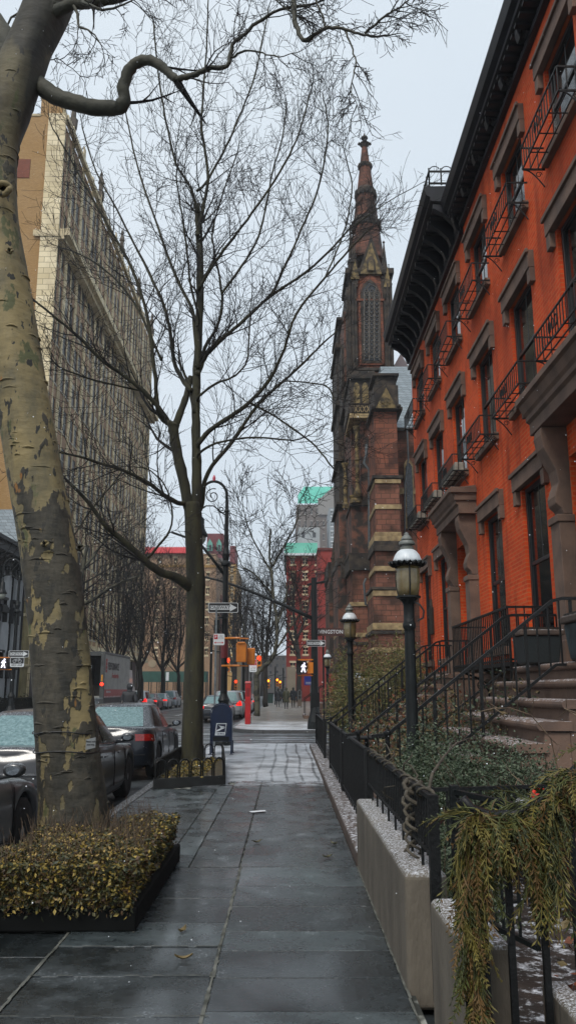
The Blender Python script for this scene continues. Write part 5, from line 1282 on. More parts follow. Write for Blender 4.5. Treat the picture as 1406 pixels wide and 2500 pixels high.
# ------------------------------------------------------------------ people
def person(label, x, y, h, coat, legs, rz=0, stride=.12, coatlen=.5, arms='down', hat=None, z=0):
    root = thing('person', label, 'person', (0, 0, 0), None)
    s_ = h / 1.75; skin = M['skin']
    J = {}; E_ = []; Rr = {}
    def j(n, x_, y_, z_, r): J[n] = V(x_, y_, z_) * s_; Rr[n] = r * s_
    j('pel', 0, 0, .95, .14); j('sp', 0, .0, 1.15, .125); j('ch', 0, .01, 1.36, .155); j('nk', 0, .03, 1.5, .055); j('hd', 0, .05, 1.6, .085); j('tp', 0, .05, 1.69, .07)
    st = stride
    for sg, n, d in ((1, 'R', 1), (-1, 'L', -1)):
        j('hp' + n, sg * .1, 0, .9, .1); j('kn' + n, sg * .1, d * st + .03, .5, .062); j('an' + n, sg * .1, d * st * 1.6 - .03, .09, .04); j('to' + n, sg * .11, d * st * 1.6 + .13, .035, .035)
        j('sh' + n, sg * .19, .0, 1.42, .065)
        if arms == 'down': j('el' + n, sg * .26, -.03 - d * st * .4, 1.16, .047); j('wr' + n, sg * .26, .05 - d * st * .7, .92, .03)
        else: j('el' + n, sg * .3, .04, 1.15, .05); j('wr' + n, sg * .3, .3, 1.05, .03)
    def skinmesh(name, edges, grow, mat_, parent, root_v, fingers=False):
        names = []; 
        for a, b_ in edges:
            for q in (a, b_):
                if q not in names: names.append(q)
        vs = [J[n] for n in names]; rs = [Rr[n] + grow for n in names]; es = [(names.index(a), names.index(b_)) for a, b_ in edges]
        if fingers:
            for n in ('R', 'L'):
                w = J['wr' + n]; el = J['el' + n]; d = (w - el).normalized(); sd_ = d.cross(V(0, 1, .2)).normalized(); wi = names.index('wr' + n); sg = 1 if n == 'R' else -1
                pb = len(vs); vs.append(w + d * .07 * s_); rs.append(.034 * s_); es.append((wi, pb))
                for k in range(5):
                    o = (k - 1.5) * .018; ln = (.062, .075, .07, .055, .05)[k] * s_; f0 = len(vs)
                    if k < 4: a = w + d * .1 * s_ + V(0, 1, 0) * o; m1 = a + d * ln * .6; e = m1 + d * ln * .4 - V(sg, 0, 0) * .018
                    else: a = w + d * .05 * s_ + V(0, 1, 0) * .035; m1 = a + (d * .5 + V(0, 1, 0) * .7) * ln * .6; e = m1 + d * ln * .5
                    vs += [a, m1, e]; rs += [.009, .0085, .007]; es += [(pb, f0), (f0, f0 + 1), (f0 + 1, f0 + 2)]
        me = bpy.data.meshes.new(name); me.from_pydata([tuple(v) for v in vs], es, []); me.materials.append(mat_)
        o = bpy.data.objects.new(name, me); COL.objects.link(o)
        m_ = o.modifiers.new('skin', 'SKIN'); m_.use_smooth_shade = True
        if me.skin_vertices: 
            sv = me.skin_vertices[0].data
            for i, r in enumerate(rs): sv[i].radius = (r, r)
            sv[names.index(root_v)].use_root = True
        sb = o.modifiers.new('sub', 'SUBSURF'); sb.levels = 2; sb.render_levels = 2
        adopt(o, parent); return o
    allE = [('pel', 'sp'), ('sp', 'ch'), ('ch', 'nk'), ('nk', 'hd'), ('hd', 'tp')]
    for n in 'RL': allE += [('pel', 'hp' + n), ('hp' + n, 'kn' + n), ('kn' + n, 'an' + n), ('an' + n, 'to' + n), ('ch', 'sh' + n), ('sh' + n, 'el' + n), ('el' + n, 'wr' + n)]
    skinmesh('body', allE, -.012, skin, root, 'pel', True)
    tE = [('pel', 'hp' + n) for n in 'RL'] + [('hp' + n, 'kn' + n) for n in 'RL'] + [('kn' + n, 'an' + n) for n in 'RL']
    skinmesh('trousers', tE, .012, legs, root, 'pel')
    j('hem', 0, 0, .95 - coatlen * .55 + .1, .17)
    cE = [('hem', 'pel'), ('pel', 'sp'), ('sp', 'ch')] + [('ch', 'sh' + n) for n in 'RL'] + [('sh' + n, 'el' + n) for n in 'RL'] + [('el' + n, 'wr' + n) for n in 'RL']
    skinmesh('coat', cE, .03, coat, root, 'ch')
    zh = .95 - coatlen * .55 + .02; sk = MB(); sk.lathe(0, 0, [(.205 * s_, zh * s_), (.2 * s_, (zh + .12) * s_), (.185 * s_, .98 * s_), (.165 * s_, 1.14 * s_), (.18 * s_, 1.3 * s_), (.16 * s_, 1.4 * s_), (.09 * s_, 1.49 * s_)], 20, wave={0: (.008, .01, 5)})
    sk.v = [(x_ * 1.22, y_ * .86 + .01, z_) for x_, y_, z_ in sk.v]; sk.build('coat_body', coat, root, smooth=True)
    for n in 'RL':
        f = MB(); a = J['an' + n]; f.box(a.x - .05, a.y - .09, 0.0, a.x + .05, a.y + .2, .09); f.build('shoe', M['blackp'], root, bevel=.03)
    hh = MB(); hh.lathe(0, .035 * s_, [(.07 * s_, 1.52 * s_), (.1 * s_, 1.56 * s_), (.112 * s_, 1.64 * s_), (.1 * s_, 1.72 * s_), (.06 * s_, 1.765 * s_), (0, 1.775 * s_)], 14)
    hh.v = [(x_, y_ - (.0 if y_ < .04 else (y_ - .04) * .35), z_) for x_, y_, z_ in hh.v]
    hh.build('hat' if hat else 'hair', hat or M['hair'], root, smooth=True)
    c2 = MB(); c2.lathe(0, .02, [(.1 * s_, 1.44 * s_), (.105 * s_, 1.5 * s_), (.085 * s_, 1.54 * s_)], 12); c2.build('collar', coat, root, smooth=True)
    fc = MB(); fc.add([(0, .16 * s_, 1.6 * s_), (-.015, .135 * s_, 1.575 * s_), (.015, .135 * s_, 1.575 * s_), (0, .13 * s_, 1.63 * s_)], [(0, 1, 2), (0, 2, 3), (0, 3, 1)])
    fc.build('nose', skin, root)
    place(root, (x, y, z), rz); return root
M['skin'] = mat('skin', '9b6f5a', rough=.5); M['hair'] = mat('dark_hair', '17120f', rough=.6)
cb = mat('black_jacket', '15171b', '1e2025', 9, .7); co_ = mat('olive_parka', '2f3120', '3a3b28', 7, .8); cn_ = mat('dark_navy_coat', '141a22', rough=.8); tr_ = mat('dark_trousers', '121419', rough=.8)
q = P(317, 1690, 34); person('person in a dark hooded jacket seen from behind, standing beside the box truck', q.x, 34, 1.98, cb, tr_, stride=.1, coatlen=.3, hat=cb, z=Z0)
q = P(679, 1700, 83); person('person in a long black coat walking away, left of the group on the far pavement', q.x, 83, 1.78, cb, tr_, coatlen=.8)
q = P(699, 1700, 74); person('person in an olive parka walking away in the middle of the far pavement', q.x, 74, 1.8, co_, tr_, coatlen=.8, hat=co_)
q = P(716, 1700, 80); pr_ = person('person in a navy coat pulling a hand trolley at the right of the far group', q.x, 80, 1.85, cn_, tr_, coatlen=.6)
q = P(688, 1700, 98); person('small dark figure farthest off between the walkers', q.x, 98, 1.7, cn_, tr_)
root = thing('hand_trolley', 'pale upright hand trolley beside the person in the navy coat', 'trolley', (1.25, 79.5, 0))
b = MB(); b.tube([(1.1, 79.6, .1), (1.1, 79.4, 1.5), (1.25, 79.35, 1.65), (1.4, 79.4, 1.5), (1.4, 79.6, .1)], .03, 6)
for z in (.4, .8, 1.1): b.bar((1.1, 79.5, z), (1.4, 79.5, z), .03)
b.build('frame', M['steel'], root); MB().box(1.08, 79.45, .12, 1.45, 79.8, .75).build('crate', mat('crate_tan', '5a4f44', rough=.8), root)
for x in (1.08, 1.42): MB().lathe(x, 79.7, [(.03, -.03), (.12, -.03), (.12, .03), (.03, .03)], 12, axis='X', cz=.12).build('wheel', M['rubber'], root)

# ------------------------------------------------------------------ church
M['redst'] = brick('church_red_stone', '7a5040', '634136', '523a30', .46, .27, .018, .85, .7, varc='32261f', vscale=1.1, mix=.85, vlo=.45, vhi=.62, snow=.25)
M['redst2'] = brick('church_orange_red_stone', '7a4a38', '654032', '4e342a', .46, .27, .018, .85, .6, varc='2e201c', vscale=1.3, mix=.8, vlo=.46, vhi=.64)
M['sand'] = mat('church_sandstone', '9c8862', '6c5a40', 3, .85, .3, 20, snow=.4); M['sooty'] = mat('sooty_black_stone', '1c1917', '443a30', 2.2, .9, .8, 9, contrast=(.4, .68), snow=.35)
M['gold'] = mat('ochre_carved_stone', '77653f', '2b2419', 3.6, .85, .5, 14)
M['sootred'] = mat('soot_stained_red_stone', '664234', '2a2420', 1.6, .9, .7, 8, contrast=(.42, .56))
M['slate'] = brick('grey_roof_slate', '7e878c', '6c757a', '4f565a', .4, .25, .015, .6, .5)
M['lead'] = mat('leaded_glass', '15181c', '23272d', 6, .2)
ch = thing('church', 'dark red stone gothic church with a slender octagonal spire and sooty pinnacles', 'church', (5, 46, 0))
def BX(mb, x0, x1, yt, yb, Y, d, m=0, dz=0, ins=0):
    a = P(x0, yt, Y); c = P(x1, yb, Y); a2 = P(x0, yb, Y); c2 = P(x1, yt, Y)
    X0 = (a.x + a2.x) / 2; X1 = (c.x + c2.x) / 2
    if ins: mb.frus(X0, Y, c.z, X1, Y + d, a.z, ins, ins, m)
    else: mb.box(X0, Y, c.z, X1, Y + d, a.z, m)
    return X0, X1, c.z, a.z
def grp(name, mats, fn, parent=None, bevel=.0):
    b = MB(); fn(b); return b.build(name, mats, parent or ch, bevel=bevel)
def eb(fn):
    b = MB(); fn(b); split_build(b, 'stone_band', mm, ch, 8, .015)
mm = [M['redst'], M['sand'], M['sooty'], M['sootred'], M['gold'], M['redst2'], M['slate'], M['lead']]
def gable(b, xc, w, yt, yb, Y, d, m):            # triangular gable in picture units
    a = P(xc - w / 2, yb, Y); c = P(xc + w / 2, yb, Y); t = P(xc, yt, Y)
    b.prism([(a.x, a.z), (c.x, c.z), (t.x, t.z)], 'Y', Y, Y + d, m)
def lancet(b, x0, x1, yt, yb, Y, m, d=.02):      # pointed arch panel
    a = P(x0, yb, Y); c = P(x1, yb, Y); t = P((x0 + x1) / 2, yt, Y); w = c.x - a.x; n = 7; sp_ = t.z - w * .9
    L_ = [(a.x, a.z), (c.x, c.z)]; 
    rr = w; R_ = []
    for i in range(n + 1):
        th = R(60) * i / n; R_.append((a.x + rr * math.cos(th) , sp_ + rr * math.sin(th) * (t.z - sp_) / (rr * math.sin(R(60)))))
    L2_ = [(a.x + c.x - p[0], p[1]) for p in R_[::-1]][1:]
    b.prism(L_ + R_ + L2_, 'Y', Y - d, Y, m)
def band(b, x0, x1, yt, yb, Y, d, m, proud=.12):
    a = P(x0, yt, Y); c = P(x1, yb, Y); b.box(a.x - proud, Y - proud, c.z, c.x + proud, Y + d, a.z, m)
def near_buttress(b):
    Y = 40
    BX(b, 913, 989, 1452, 1640, Y, 3, 0); BX(b, 917, 988, 1344, 1451, Y + .1, 3, 0); BX(b, 917, 976, 1164, 1318, Y + .3, 3, 0); BX(b, 914, 970, 1004, 1163, Y + .5, 3, 5)
def near_bands(b):
    Y = 40
    for x0, x1, yt, yb, m in ((912, 989, 1581, 1593, 1), (912, 989, 1521, 1538, 1), (911, 989, 1540, 1548, 2), (913, 985, 1441, 1455, 1), (911, 985, 1433, 1440, 2), (916, 985, 1382, 1394, 1), (917, 977, 1232, 1243, 1), (917, 975, 1170, 1180, 1), (914, 977, 1161, 1168, 2)):
        band(b, x0, x1, yt, yb, Y + (.3 if yt < 1300 else 0), 2.9, m, .06 if m == 1 else .12)
    for i, (yt, yb, w) in enumerate(((1299, 1309, 0), (1309, 1321, 3), (1321, 1332, 5), (1332, 1345, 8))): band(b, 917 - w * .5, 977 + w, yt, yb, Y + .2 - i * .08, 3, (1, 1, 2, 2)[i], .05)
def near_head(b):
    Y = 40.4
    BX(b, 912, 972, 940, 1004, Y, 2.4, 2); band(b, 910, 976, 994, 1002, Y, 2.4, 2, .12); BX(b, 917, 966, 916, 941, Y + .1, 2, 2); band(b, 913, 968, 912, 918, Y, 2.2, 2, .1)
    a = P(914, 913, Y); c = P(966, 913, Y); t = P(940, 893, Y); b.frus(a.x, Y, a.z, c.x, Y + 2, t.z, (c.x - a.x) * .4, .8, 6)
def near_gable(b):
    Y = 40.1; gable(b, 942, 50, 945, 996, Y, .28, 4); gable(b, 942, 58, 938, 998, Y + .05, .22, 2)
def quatre(b):
    Y = 40.08; c0 = P(942, 979, Y)
    for dx, dz in ((0, .15), (.13, -.02), (-.13, -.02), (0, -.14)): b.lathe(c0.x + dx, Y, [(.12, -.03), (.12, .0)], 14, 0, axis='Y', cz=c0.z + dz)
    for s_ in (-1, 1): b.lathe(P(942 + s_ * 31, 996, Y).x, Y, [(0, -.12), (.12, -.05), (.12, .1), (0, .15)], 8, 1, axis='Y', cz=c0.z - .28)
grp('buttress', mm, near_buttress, bevel=.02); eb(near_bands); nh = grp('buttress_head', mm, near_head, bevel=.02)
grp('gable', mm, near_gable, nh); grp('carved_quatrefoil', [M['gold'], M['sooty']], quatre, nh)
def second(b):
    Y = 45
    BX(b, 857, 905, 1480, 1640, Y, 4, 0); BX(b, 859, 903, 1350, 1481, Y + .1, 4, 0); BX(b, 858, 902, 1232, 1351, Y + .2, 4, 3); BX(b, 880, 905, 1020, 1233, Y + .5, 4, 3); BX(b, 858, 882, 1020, 1233, Y + 2, 3, 3)
def second_bands(b):
    Y = 45
    for x0, x1, yt, yb, m in ((855, 904, 1356, 1392, 2), (853, 905, 1350, 1357, 2), (858, 902, 1226, 1234, 2), (852, 905, 987, 1010, 2), (856, 905, 1010, 1021, 1), (853, 906, 985, 990, 2), (857, 903, 1470, 1480, 1), (856, 905, 1545, 1555, 1), (855, 905, 1567, 1575, 2)): band(b, x0, x1, yt, yb, Y, 3.6, m, .08)
def shafts(b):
    Y = 45
    for x, yt, yb, r_ in ((870, 1040, 1205, .11), (842, 1130, 1240, .11), (868, 1210, 1228, .2)):
        a = P(x, yt, Y); c = P(x, yb, Y); n_ = 5
        b.lathe(a.x, Y + .1, [(r_ * 1.8, c.z), (r_ * 1.7, c.z + .2), (r_, c.z + .35), (r_, (a.z + c.z) / 2 - .1), (r_ * 1.5, (a.z + c.z) / 2), (r_, (a.z + c.z) / 2 + .1), (r_, a.z - .35), (r_ * 1.9, a.z - .05), (r_ * 1.9, a.z)], 12)
grp('buttress', mm, second, bevel=.02); eb(second_bands); _b = MB(); shafts(_b); split_build(_b, 'colonnette', M['gold'], ch, 12 * 9)
def arcade(b):
    Y = 45
    BX(b, 853, 915, 905, 986, Y + .3, 4, 2); band(b, 852, 916, 916, 924, Y + .2, 4, 2, .08)
    for x in (863, 884): lancet(b, x, x + 15, 934, 986, Y + .27, 4, .06)
    for i in range(4):
        x = 868 + i * 10; a = P(x, 990, Y); b.bar(tuple(P(x - 4, 1008, Y) - V(0, .12, 0)), tuple(P(x + 4, 992, Y) - V(0, .12, 0)), .05, .05, 1); b.bar(tuple(P(x + 4, 1008, Y) - V(0, .12, 0)), tuple(P(x - 4, 992, Y) - V(0, .12, 0)), .05, .05, 1)
grp('blind_arcade', mm, arcade, bevel=.01)
def third(b):
    Y = 54
    BX(b, 826, 862, 1380, 1640, Y, 6, 3); BX(b, 828, 862, 1225, 1381, Y + .2, 6, 3); BX(b, 826, 862, 1000, 1226, Y + .4, 6, 2); BX(b, 822, 860, 840, 1001, Y + .6, 6, 2); BX(b, 824, 850, 775, 841, Y + .8, 5, 2)
    for x0, x1, yt, yb, m in ((824, 862, 1225, 1232, 2), (823, 860, 1120, 1126, 2), (820, 858, 838, 850, 2), (826, 862, 1362, 1380, 2), (822, 858, 980, 990, 2), (824, 852, 775, 782, 2), (830, 858, 1540, 1550, 1)): band(b, x0, x1, yt, yb, Y, 6, m, .1)
    BX(b, 804, 834, 1410, 1640, 62, 6, 3); BX(b, 800, 832, 1372, 1411, 62, 6, 2)
grp('buttress', mm, third, bevel=.02)
def pinn(b, xc, yt, yb, w, Y, m=0, ratio=.45):
    a = P(xc - w / 2, yb, Y); c = P(xc + w / 2, yb, Y); t = P(xc, yt, Y); W_ = c.x - a.x; H_ = t.z - c.z; X = (a.x + c.x) / 2; r_ = W_ / 2
    zs = c.z + H_ * (1 - ratio); b.box(X - r_, Y, c.z, X + r_, Y + W_, zs, m); b.box(X - r_ * 1.2, Y - r_ * .2, zs, X + r_ * 1.2, Y + W_ + r_ * .2, zs + r_ * .3, m)
    n = 8; b.lathe(X, Y + r_, [(r_ * .95, zs + r_ * .3), (r_ * .12, t.z - r_ * .8), (r_ * .3, t.z - r_ * .7), (r_ * .3, t.z - r_ * .5), (r_ * .08, t.z - r_ * .3), (0, t.z)], n, m)
    for k in range(4):                                  # crockets
        for q in range(1, 5):
            f = q / 5.5; z = lerp(zs + r_ * .3, t.z - r_ * .8, f); rr = lerp(r_ * .95, r_ * .12, f); an = k * math.pi / 2 + math.pi / 4
            b.lathe(X + rr * math.cos(an), Y + r_ + rr * math.sin(an), [(0, z - r_ * .1), (r_ * .16, z), (0, z + r_ * .15)], 5, m)
    for s_ in (-1, 1): b.prism([(X - r_ * .9, zs - W_ * .1), (X + r_ * .9, zs - W_ * .1), (X, zs + W_ * .85)], 'Y', Y - .06 if s_ < 0 else Y + W_, Y if s_ < 0 else Y + W_ + .06, m)
for xc, yt, yb, w, Y in ((859, 543, 760, 15, 50.5), (866, 590, 700, 13, 50.0), (943, 580, 800, 22, 50.2), (952, 640, 760, 12, 51.5), (846, 1090, 1380, 16, 55), (818, 1300, 1440, 16, 60), (812, 1392, 1470, 10, 61), (842, 1340, 1410, 18, 53), (829, 765, 900, 10, 55)):
    grp('pinnacle', M['sooty'], lambda b: pinn(b, xc, yt, yb, w, Y))
# tower
TY = 50
def tower(b):
    BX(b, 868, 942, 662, 925, TY + .25, 4, 5)
    BX(b, 846, 872, 700, 925, TY, 4.3, 2); BX(b, 938, 959, 680, 925, TY, 4.3, 2); BX(b, 840, 866, 760, 930, TY + .8, 4.3, 3); BX(b, 834, 856, 840, 1000, TY + 1.2, 4.3, 2)
    BX(b, 850, 958, 924, 1100, TY + .4, 5, 3)
    for yt, yb in ((655, 668), (898, 905), (730, 736)): band(b, 846 if yb < 700 else 868, 957 if yb < 700 else 938, yt, yb, TY + .1, 4, 2 if yt != 730 else 5, .1)
    for x in (852, 860, 946, 953): BX(b, x, x + 4, 690, 900, TY - .14, .13, 2)
tw_o = grp('tower', mm, tower, bevel=.03)
def tw_win(b):
    lancet(b, 877, 937, 672, 892, TY + .22, 5, .14); lancet(b, 883, 931, 682, 886, TY + .06, 2, .02); lancet(b, 888, 926, 690, 880, TY + .03, 7, .02)
grp('window_surround', mm, tw_win, tw_o)
def tracery(b):
    Y = TY - .03
    for x in (888, 900.5, 913, 926): b.bar(tuple(P(x, 880, Y)), tuple(P(x, 712, Y)), .06, .06)
    for r_ in range(17):
        for k in range(3):
            p = P(894 + 12.6 * k, 870 - r_ * 10, Y)
            b.tube([(p.x + .12 * math.cos(a), Y, p.z + .12 * math.sin(a)) for a in [R(60 * i) for i in range(7)]], .028, 4)
    for (x, y, r_) in ((907, 706, .3), (898, 722, .2), (916, 722, .2)):
        p = P(x, y, Y); b.tube([(p.x + r_ * math.cos(a), Y, p.z + r_ * math.sin(a)) for a in [R(30 * i) for i in range(13)]], .03, 4)
grp('window_tracery', mat('grey_tracery_stone', '4d4843', '5f5850', 5, .9), tracery, tw_o)
def tgable(b):
    gable(b, 905, 52, 592, 668, TY - .05, .3, 4); gable(b, 905, 66, 574, 668, TY + .02, .28, 2)
    lancet(b, 895, 916, 625, 662, TY - .1, 2, .05); lancet(b, 899, 912, 634, 660, TY - .16, 4, .03)
    gable(b, 866, 22, 635, 680, TY - .1, .3, 4); gable(b, 945, 18, 650, 700, TY - .1, .3, 4)
grp('gable', mm, tgable, tw_o)
def spire(b):
    c0 = P(895, 640, TY + 2); ct = P(889, 352, TY + 2); rb_ = (P(938, 640, TY + 2).x - P(852, 640, TY + 2).x) / 2
    n = 8; L_ = 24; cx0, cx1 = c0.x, ct.x; cy = TY + 2
    prof = []
    for i in range(L_ + 1):
        f = i / L_; z = lerp(c0.z, ct.z, f); r_ = lerp(rb_, .17, f); prof.append((r_, z))
    bb = len(b.v); b.lathe(cx0, cy, prof, n, 0); b.v[bb:] = [(x + (cx1 - cx0) * (z - c0.z) / (ct.z - c0.z), y, z) for x, y, z in b.v[bb:]]
spo = grp('spire', [brick('sooty_spire_stone', '6c4638', '53382e', '40302a', .46, .27, .018, .85, .7, varc='241e1b', vscale=.8, mix=.85, vlo=.42, vhi=.6)], lambda b: spire(b))
def spbands(b):
    def at(y): 
        c = P(895, y, TY + 2); t = (P(889, 352, TY + 2)); c0 = P(895, 640, TY + 2); f = (c.z - c0.z) / (t.z - c0.z); return lerp(c0.x, t.x, f), c.z, lerp((P(938, 640, TY + 2).x - P(852, 640, TY + 2).x) / 2, .17, f)
    for y, t in ((548, .35), (555, .2), (470, .25), (477, .18), (404, .16)):
        b = MB(); x, z, r_ = at(y); b.lathe(x, TY + 2, [(r_, z - t), (r_ + .13, z - t * .5), (r_ + .13, z + t * .3), (r_, z + t)], 8)
        for k in range(16): a = k * math.pi / 8; b.lathe(x + (r_ + .1) * math.cos(a), TY + 2 + (r_ + .1) * math.sin(a), [(0, z - t - .15), (.07, z - t), (.07, z), (0, z + .1)], 5)
        b.build('spire_band', M['sooty'], spo)
    b = MB()
    t = P(889, 352, TY + 2); b.lathe(t.x, TY + 2, [(.17, t.z - .3), (.32, t.z - .1), (.4, t.z), (.3, t.z + .1), (.14, t.z + .2), (.13, t.z + .35), (.25, t.z + .45), (.25, t.z + .55), (.1, t.z + .65), (0, t.z + .95)], 8)
    for k in range(4): a = k * math.pi / 2; b.lathe(t.x + .38 * math.cos(a), TY + 2 + .38 * math.sin(a), [(0, t.z - .12), (.14, t.z), (0, t.z + .22)], 6)
    b.build('finial', M['sooty'], spo)
spbands(None)
# nave behind, slate roof, downpipes
def nave(b):
    BX(b, 968, 1120, 1045, 1640, 43.2, 22, 0); band(b, 968, 1120, 1192, 1206, 43.1, 2, 1, .03); band(b, 968, 1120, 1045, 1051, 43.1, 2, 2, .1)
    lancet(b, 990, 1012, 1120, 1290, 43.1, 1, .06); lancet(b, 994, 1010, 1130, 1286, 43.03, 7, .03)
grp('nave_wall', mm, nave)
a = P(964, 1045, 43); c = P(1130, 1045, 43); t = P(968, 935, 48)
b = MB(); b.add([(a.x, 43, a.z), (c.x, 43, a.z), (c.x, 49, t.z + 1.5), (a.x, 49, t.z + 1.5)], [(0, 1, 2, 3)]); b.add([(a.x, 43, a.z), (a.x, 49, t.z + 1.5), (a.x, 60, t.z + 1.5), (a.x, 60, a.z)], [(0, 1, 2, 3)]); b.build('nave_roof', M['slate'], ch)
b = MB(); BX(b, 962, 1003, 905, 950, 56, 3, 0); gable(b, 978, 50, 862, 906, 56, 1.0, 0); BX(b, 984, 1010, 898, 950, 55, 2, 0); b.build('upper_gable', mat('pale_pink_render', '8f807f', '7b7173', 2, .8), ch)
b = MB()
for pts in (((993, 1045), (996, 1120), (988, 1180), (987, 1600)),): b.tube([tuple(P(x, y, 42.4)) for x, y in pts], .045, 8)
b.tube([tuple(P(x, y, 44.4)) for x, y in ((894, 1085), (894, 1110), (888, 1130), (901, 1148), (901, 1330), (908, 1400), (903, 1470), (903, 1600))], .08, 8)
b.tube([tuple(P(x, y, 44.2)) for x, y in ((893, 1412), (888, 1425), (892, 1475), (904, 1482))], .06, 8)
b.build('downpipe', mat('dull_zinc_pipe', '4c5255', '3b4043', 8, .6), ch, smooth=True)
# ------------------------------------------------------------------ tall apartment building on the left
M['cream'] = brick('cream_stone_blocks', 'ded0b0', 'c6b692', '8a7f66', .9, .45, .02, .85, .3, varc='94866c', vscale=.35, mix=.6)
M['tan'] = brick('ochre_brick', 'a4835a', '94744c', '806a48', .22, .075, .01, .85, .3, varc='8d6a38', vscale=.3)
M['brownbrick'] = brick('brown_brick', 'ab8c70', '94765c', '83705c', .22, .075, .012, .85, .3, varc='463a31', vscale=.2)
M['redbr'] = brick('red_brown_brick', '7c3f2c', '6a3527', '6e5145', .22, .075, .012, .85, .3)
def pane_box(parent, name, x0, y0, z0, x1, y1, z1, fr=True):
    b = MB(); b.box(x0, y0, z0, x1, y1, z1); o = b.build(name, M['glass'], parent); return o
M['dglass'] = mat('dull_dark_glass', '0b0c0e', '1a1d20', 1.5, .35, spec=.2)
bx, by0, by1, bh_ = -17.5, 56.0, 100.0, 46.6
ab = thing('apartment_building', 'tall cream stone and ochre brick apartment tower with a stepped parapet across the street', 'building', (-17.5, 78, 0))
nb = 13; bw_ = (by1 - by0) / nb; fl = 13; fh = 3.05; zb0 = 5.4
holes = []
for i in range(nb):
    for k in range(fl):
        for o_ in (1.0, bw_ - 1.0):
            w_ = .98
            holes.append((i * bw_ + o_ - w_ / 2 + .05, i * bw_ + o_ + w_ / 2 + .05, zb0 + k * fh + .6, zb0 + k * fh + 2.5))
w = MB(); w.facade((bx, by0, 0), (0, 1, 0), (1, 0, 0), by1 - by0, bh_ - 1.2, holes, .06); w.box(bx - 16, by0 + .31, 0, bx - .32, by1, bh_ - 1.2)
w.build('wall', M['brownbrick'], ab)
pr = MB()
for i in range(nb + 1):
    y = by0 + i * bw_; y = min(max(y, by0 + .35), by1 - .35)
    pr.box(bx, y - .3, 0, bx + .09, y + .3, bh_ + (.3 if i % 2 else .9)); pr.box(bx + .09, y - .1, 5.2, bx + .13, y + .1, bh_ - .4)
    if i < nb: pr.box(bx + .002, y + bw_ / 2 - .1, 5.2, bx + .05, y + bw_ / 2 + .1, bh_ - 1)
pr.build('pier', M['cream'], ab)
bd = MB(); bd.box(bx + .135, by0 + .05, 35.2, bx + 1.15, by1, 35.75); bd.box(bx + .135, by0 + .05, 34.9, bx + .75, by1, 35.197); bd.box(bx + .135, by0 + .05, 4.8, bx + .9, by1, 5.3)
bd.box(bx + .135, by0 + .05, 45.2, bx + .5, by1, 45.6)
split_build(bd, 'string_course', M['cream'], ab)
gf = MB()
for i in range(nb):
    y = by0 + i * bw_ + .4
    gf.box(bx - .02, y, .6, bx + .2, y + bw_ - .8, 4.7)
gf.build('ground_floor_arcade', mat('dark_shopfront', '211f1d', '37322c', 2, .5), ab)
wi = sorted(holes, key=lambda h: h[0] + h[2] * .3)
for h in wi[:100]:
    q = MB().box(bx - .08, by0 + h[0], h[2], bx - .05, by0 + h[1], h[3]).build('window', M['dglass'], ab)
q = MB()
for h in wi[100:]: q.box(bx - .08, by0 + h[0], h[2], bx - .05, by0 + h[1], h[3])
q = q.build('windows', M['dglass'], ab); q['kind'] = 'stuff'
q = MB(); rnd = random.Random(8)
for h in holes:
    q.box(bx - .02, by0 + h[0] - .06, h[2] - .12, bx + .06, by0 + h[1] + .06, h[2])
    q.box(bx - .046, by0 + h[0] + .003, (h[2] + h[3]) / 2 - .03, bx - .02, by0 + h[1] - .003, (h[2] + h[3]) / 2 + .03)
    if rnd.random() < .35: q.box(bx - .048, by0 + h[0] + .05, h[3] - rnd.uniform(.3, 1.0), bx - .04, by0 + h[1] - .05, h[3])
q = q.build('window_trim', mat('pale_sill', 'a8a397', '8b8678', 6, .8), ab); q['kind'] = 'stuff'
# end wall facing the camera: ochre with brown panels, stepped parapet
ew = MB(); ew.box(bx - 16, by0, 0, bx - .01, by0 + .3, bh_ - 4.2)
steps = ((-16, -5.5, -3.9), (-5.5, -3.9, -3.3), (-3.9, -2.9, -2.2), (-2.9, -1.7, -1.2), (-1.7, -.01, .35))
for a, b_, z in steps: ew.box(bx + a, by0 + .002, bh_ - 4.2, bx + b_, by0 + .8, bh_ + z)
ew.build('end_wall', M['tan'], ab)
cp = MB()
for a, b_, z in steps: cp.box(bx + a - .06, by0 - .06, bh_ + z + .003, bx + b_ + .06, by0 + .9, bh_ + z + .2)
cp.box(bx - 1.0, by0 - .12, 0, bx + .35, by0 - .005, bh_ - 1); cp.box(bx - 16, by0 - .1, 30.4, bx - 1.52, by0 - .004, 30.9)
for z in (17, 26, 35): cp.box(bx - 1.54, by0 - .2, z, bx + .36, by0 - .125, z + .5)
cp.build('stone_trim', M['cream'], ab)
pn = MB()
for k in range(11):
    z = 5.5 + k * 3.05; z2 = z + 2.2
    for a in (-15, -11.6, -8.2, -5.2): pn.box(bx + a, by0 - .05, z, bx + a + 2.1, by0 - .003, z2)
pn.box(bx - 15, by0 - .05, 40, bx - 5, by0 - .003, 41.4); pn.box(bx - 4.2, by0 - .05, 40, bx - 2.2, by0 - .003, 41.6)
pn.build('brick_panel', M['redbr'], ab)
ewin = []
for k in range(11):
    for a in (-14.5, -11.1, -7.7, -4.7): MB().box(bx + a, by0 - .08, 5.7 + k * 3.05, bx + a + 1.0, by0 - .052, 7.5 + k * 3.05).build('end_window', M['glass'], ab)
fi = MB()
for i in (1, 4, 7, 10, 13):
    y = min(max(by0 + i * bw_, by0 + .35), by1 - .35)
    fi.lathe(bx - .1, y, [(.34, bh_ + .3), (.4, bh_ + 1.1), (.22, bh_ + 1.2), (.2, bh_ + 2.0), (.32, bh_ + 2.1), (.1, bh_ + 2.9), (.16, bh_ + 3.0), (0, bh_ + 3.5)], 8)
split_build(fi, 'finial', mat('sooty_finial', '5b5348', '403a33', 3, .9), ab, 64)

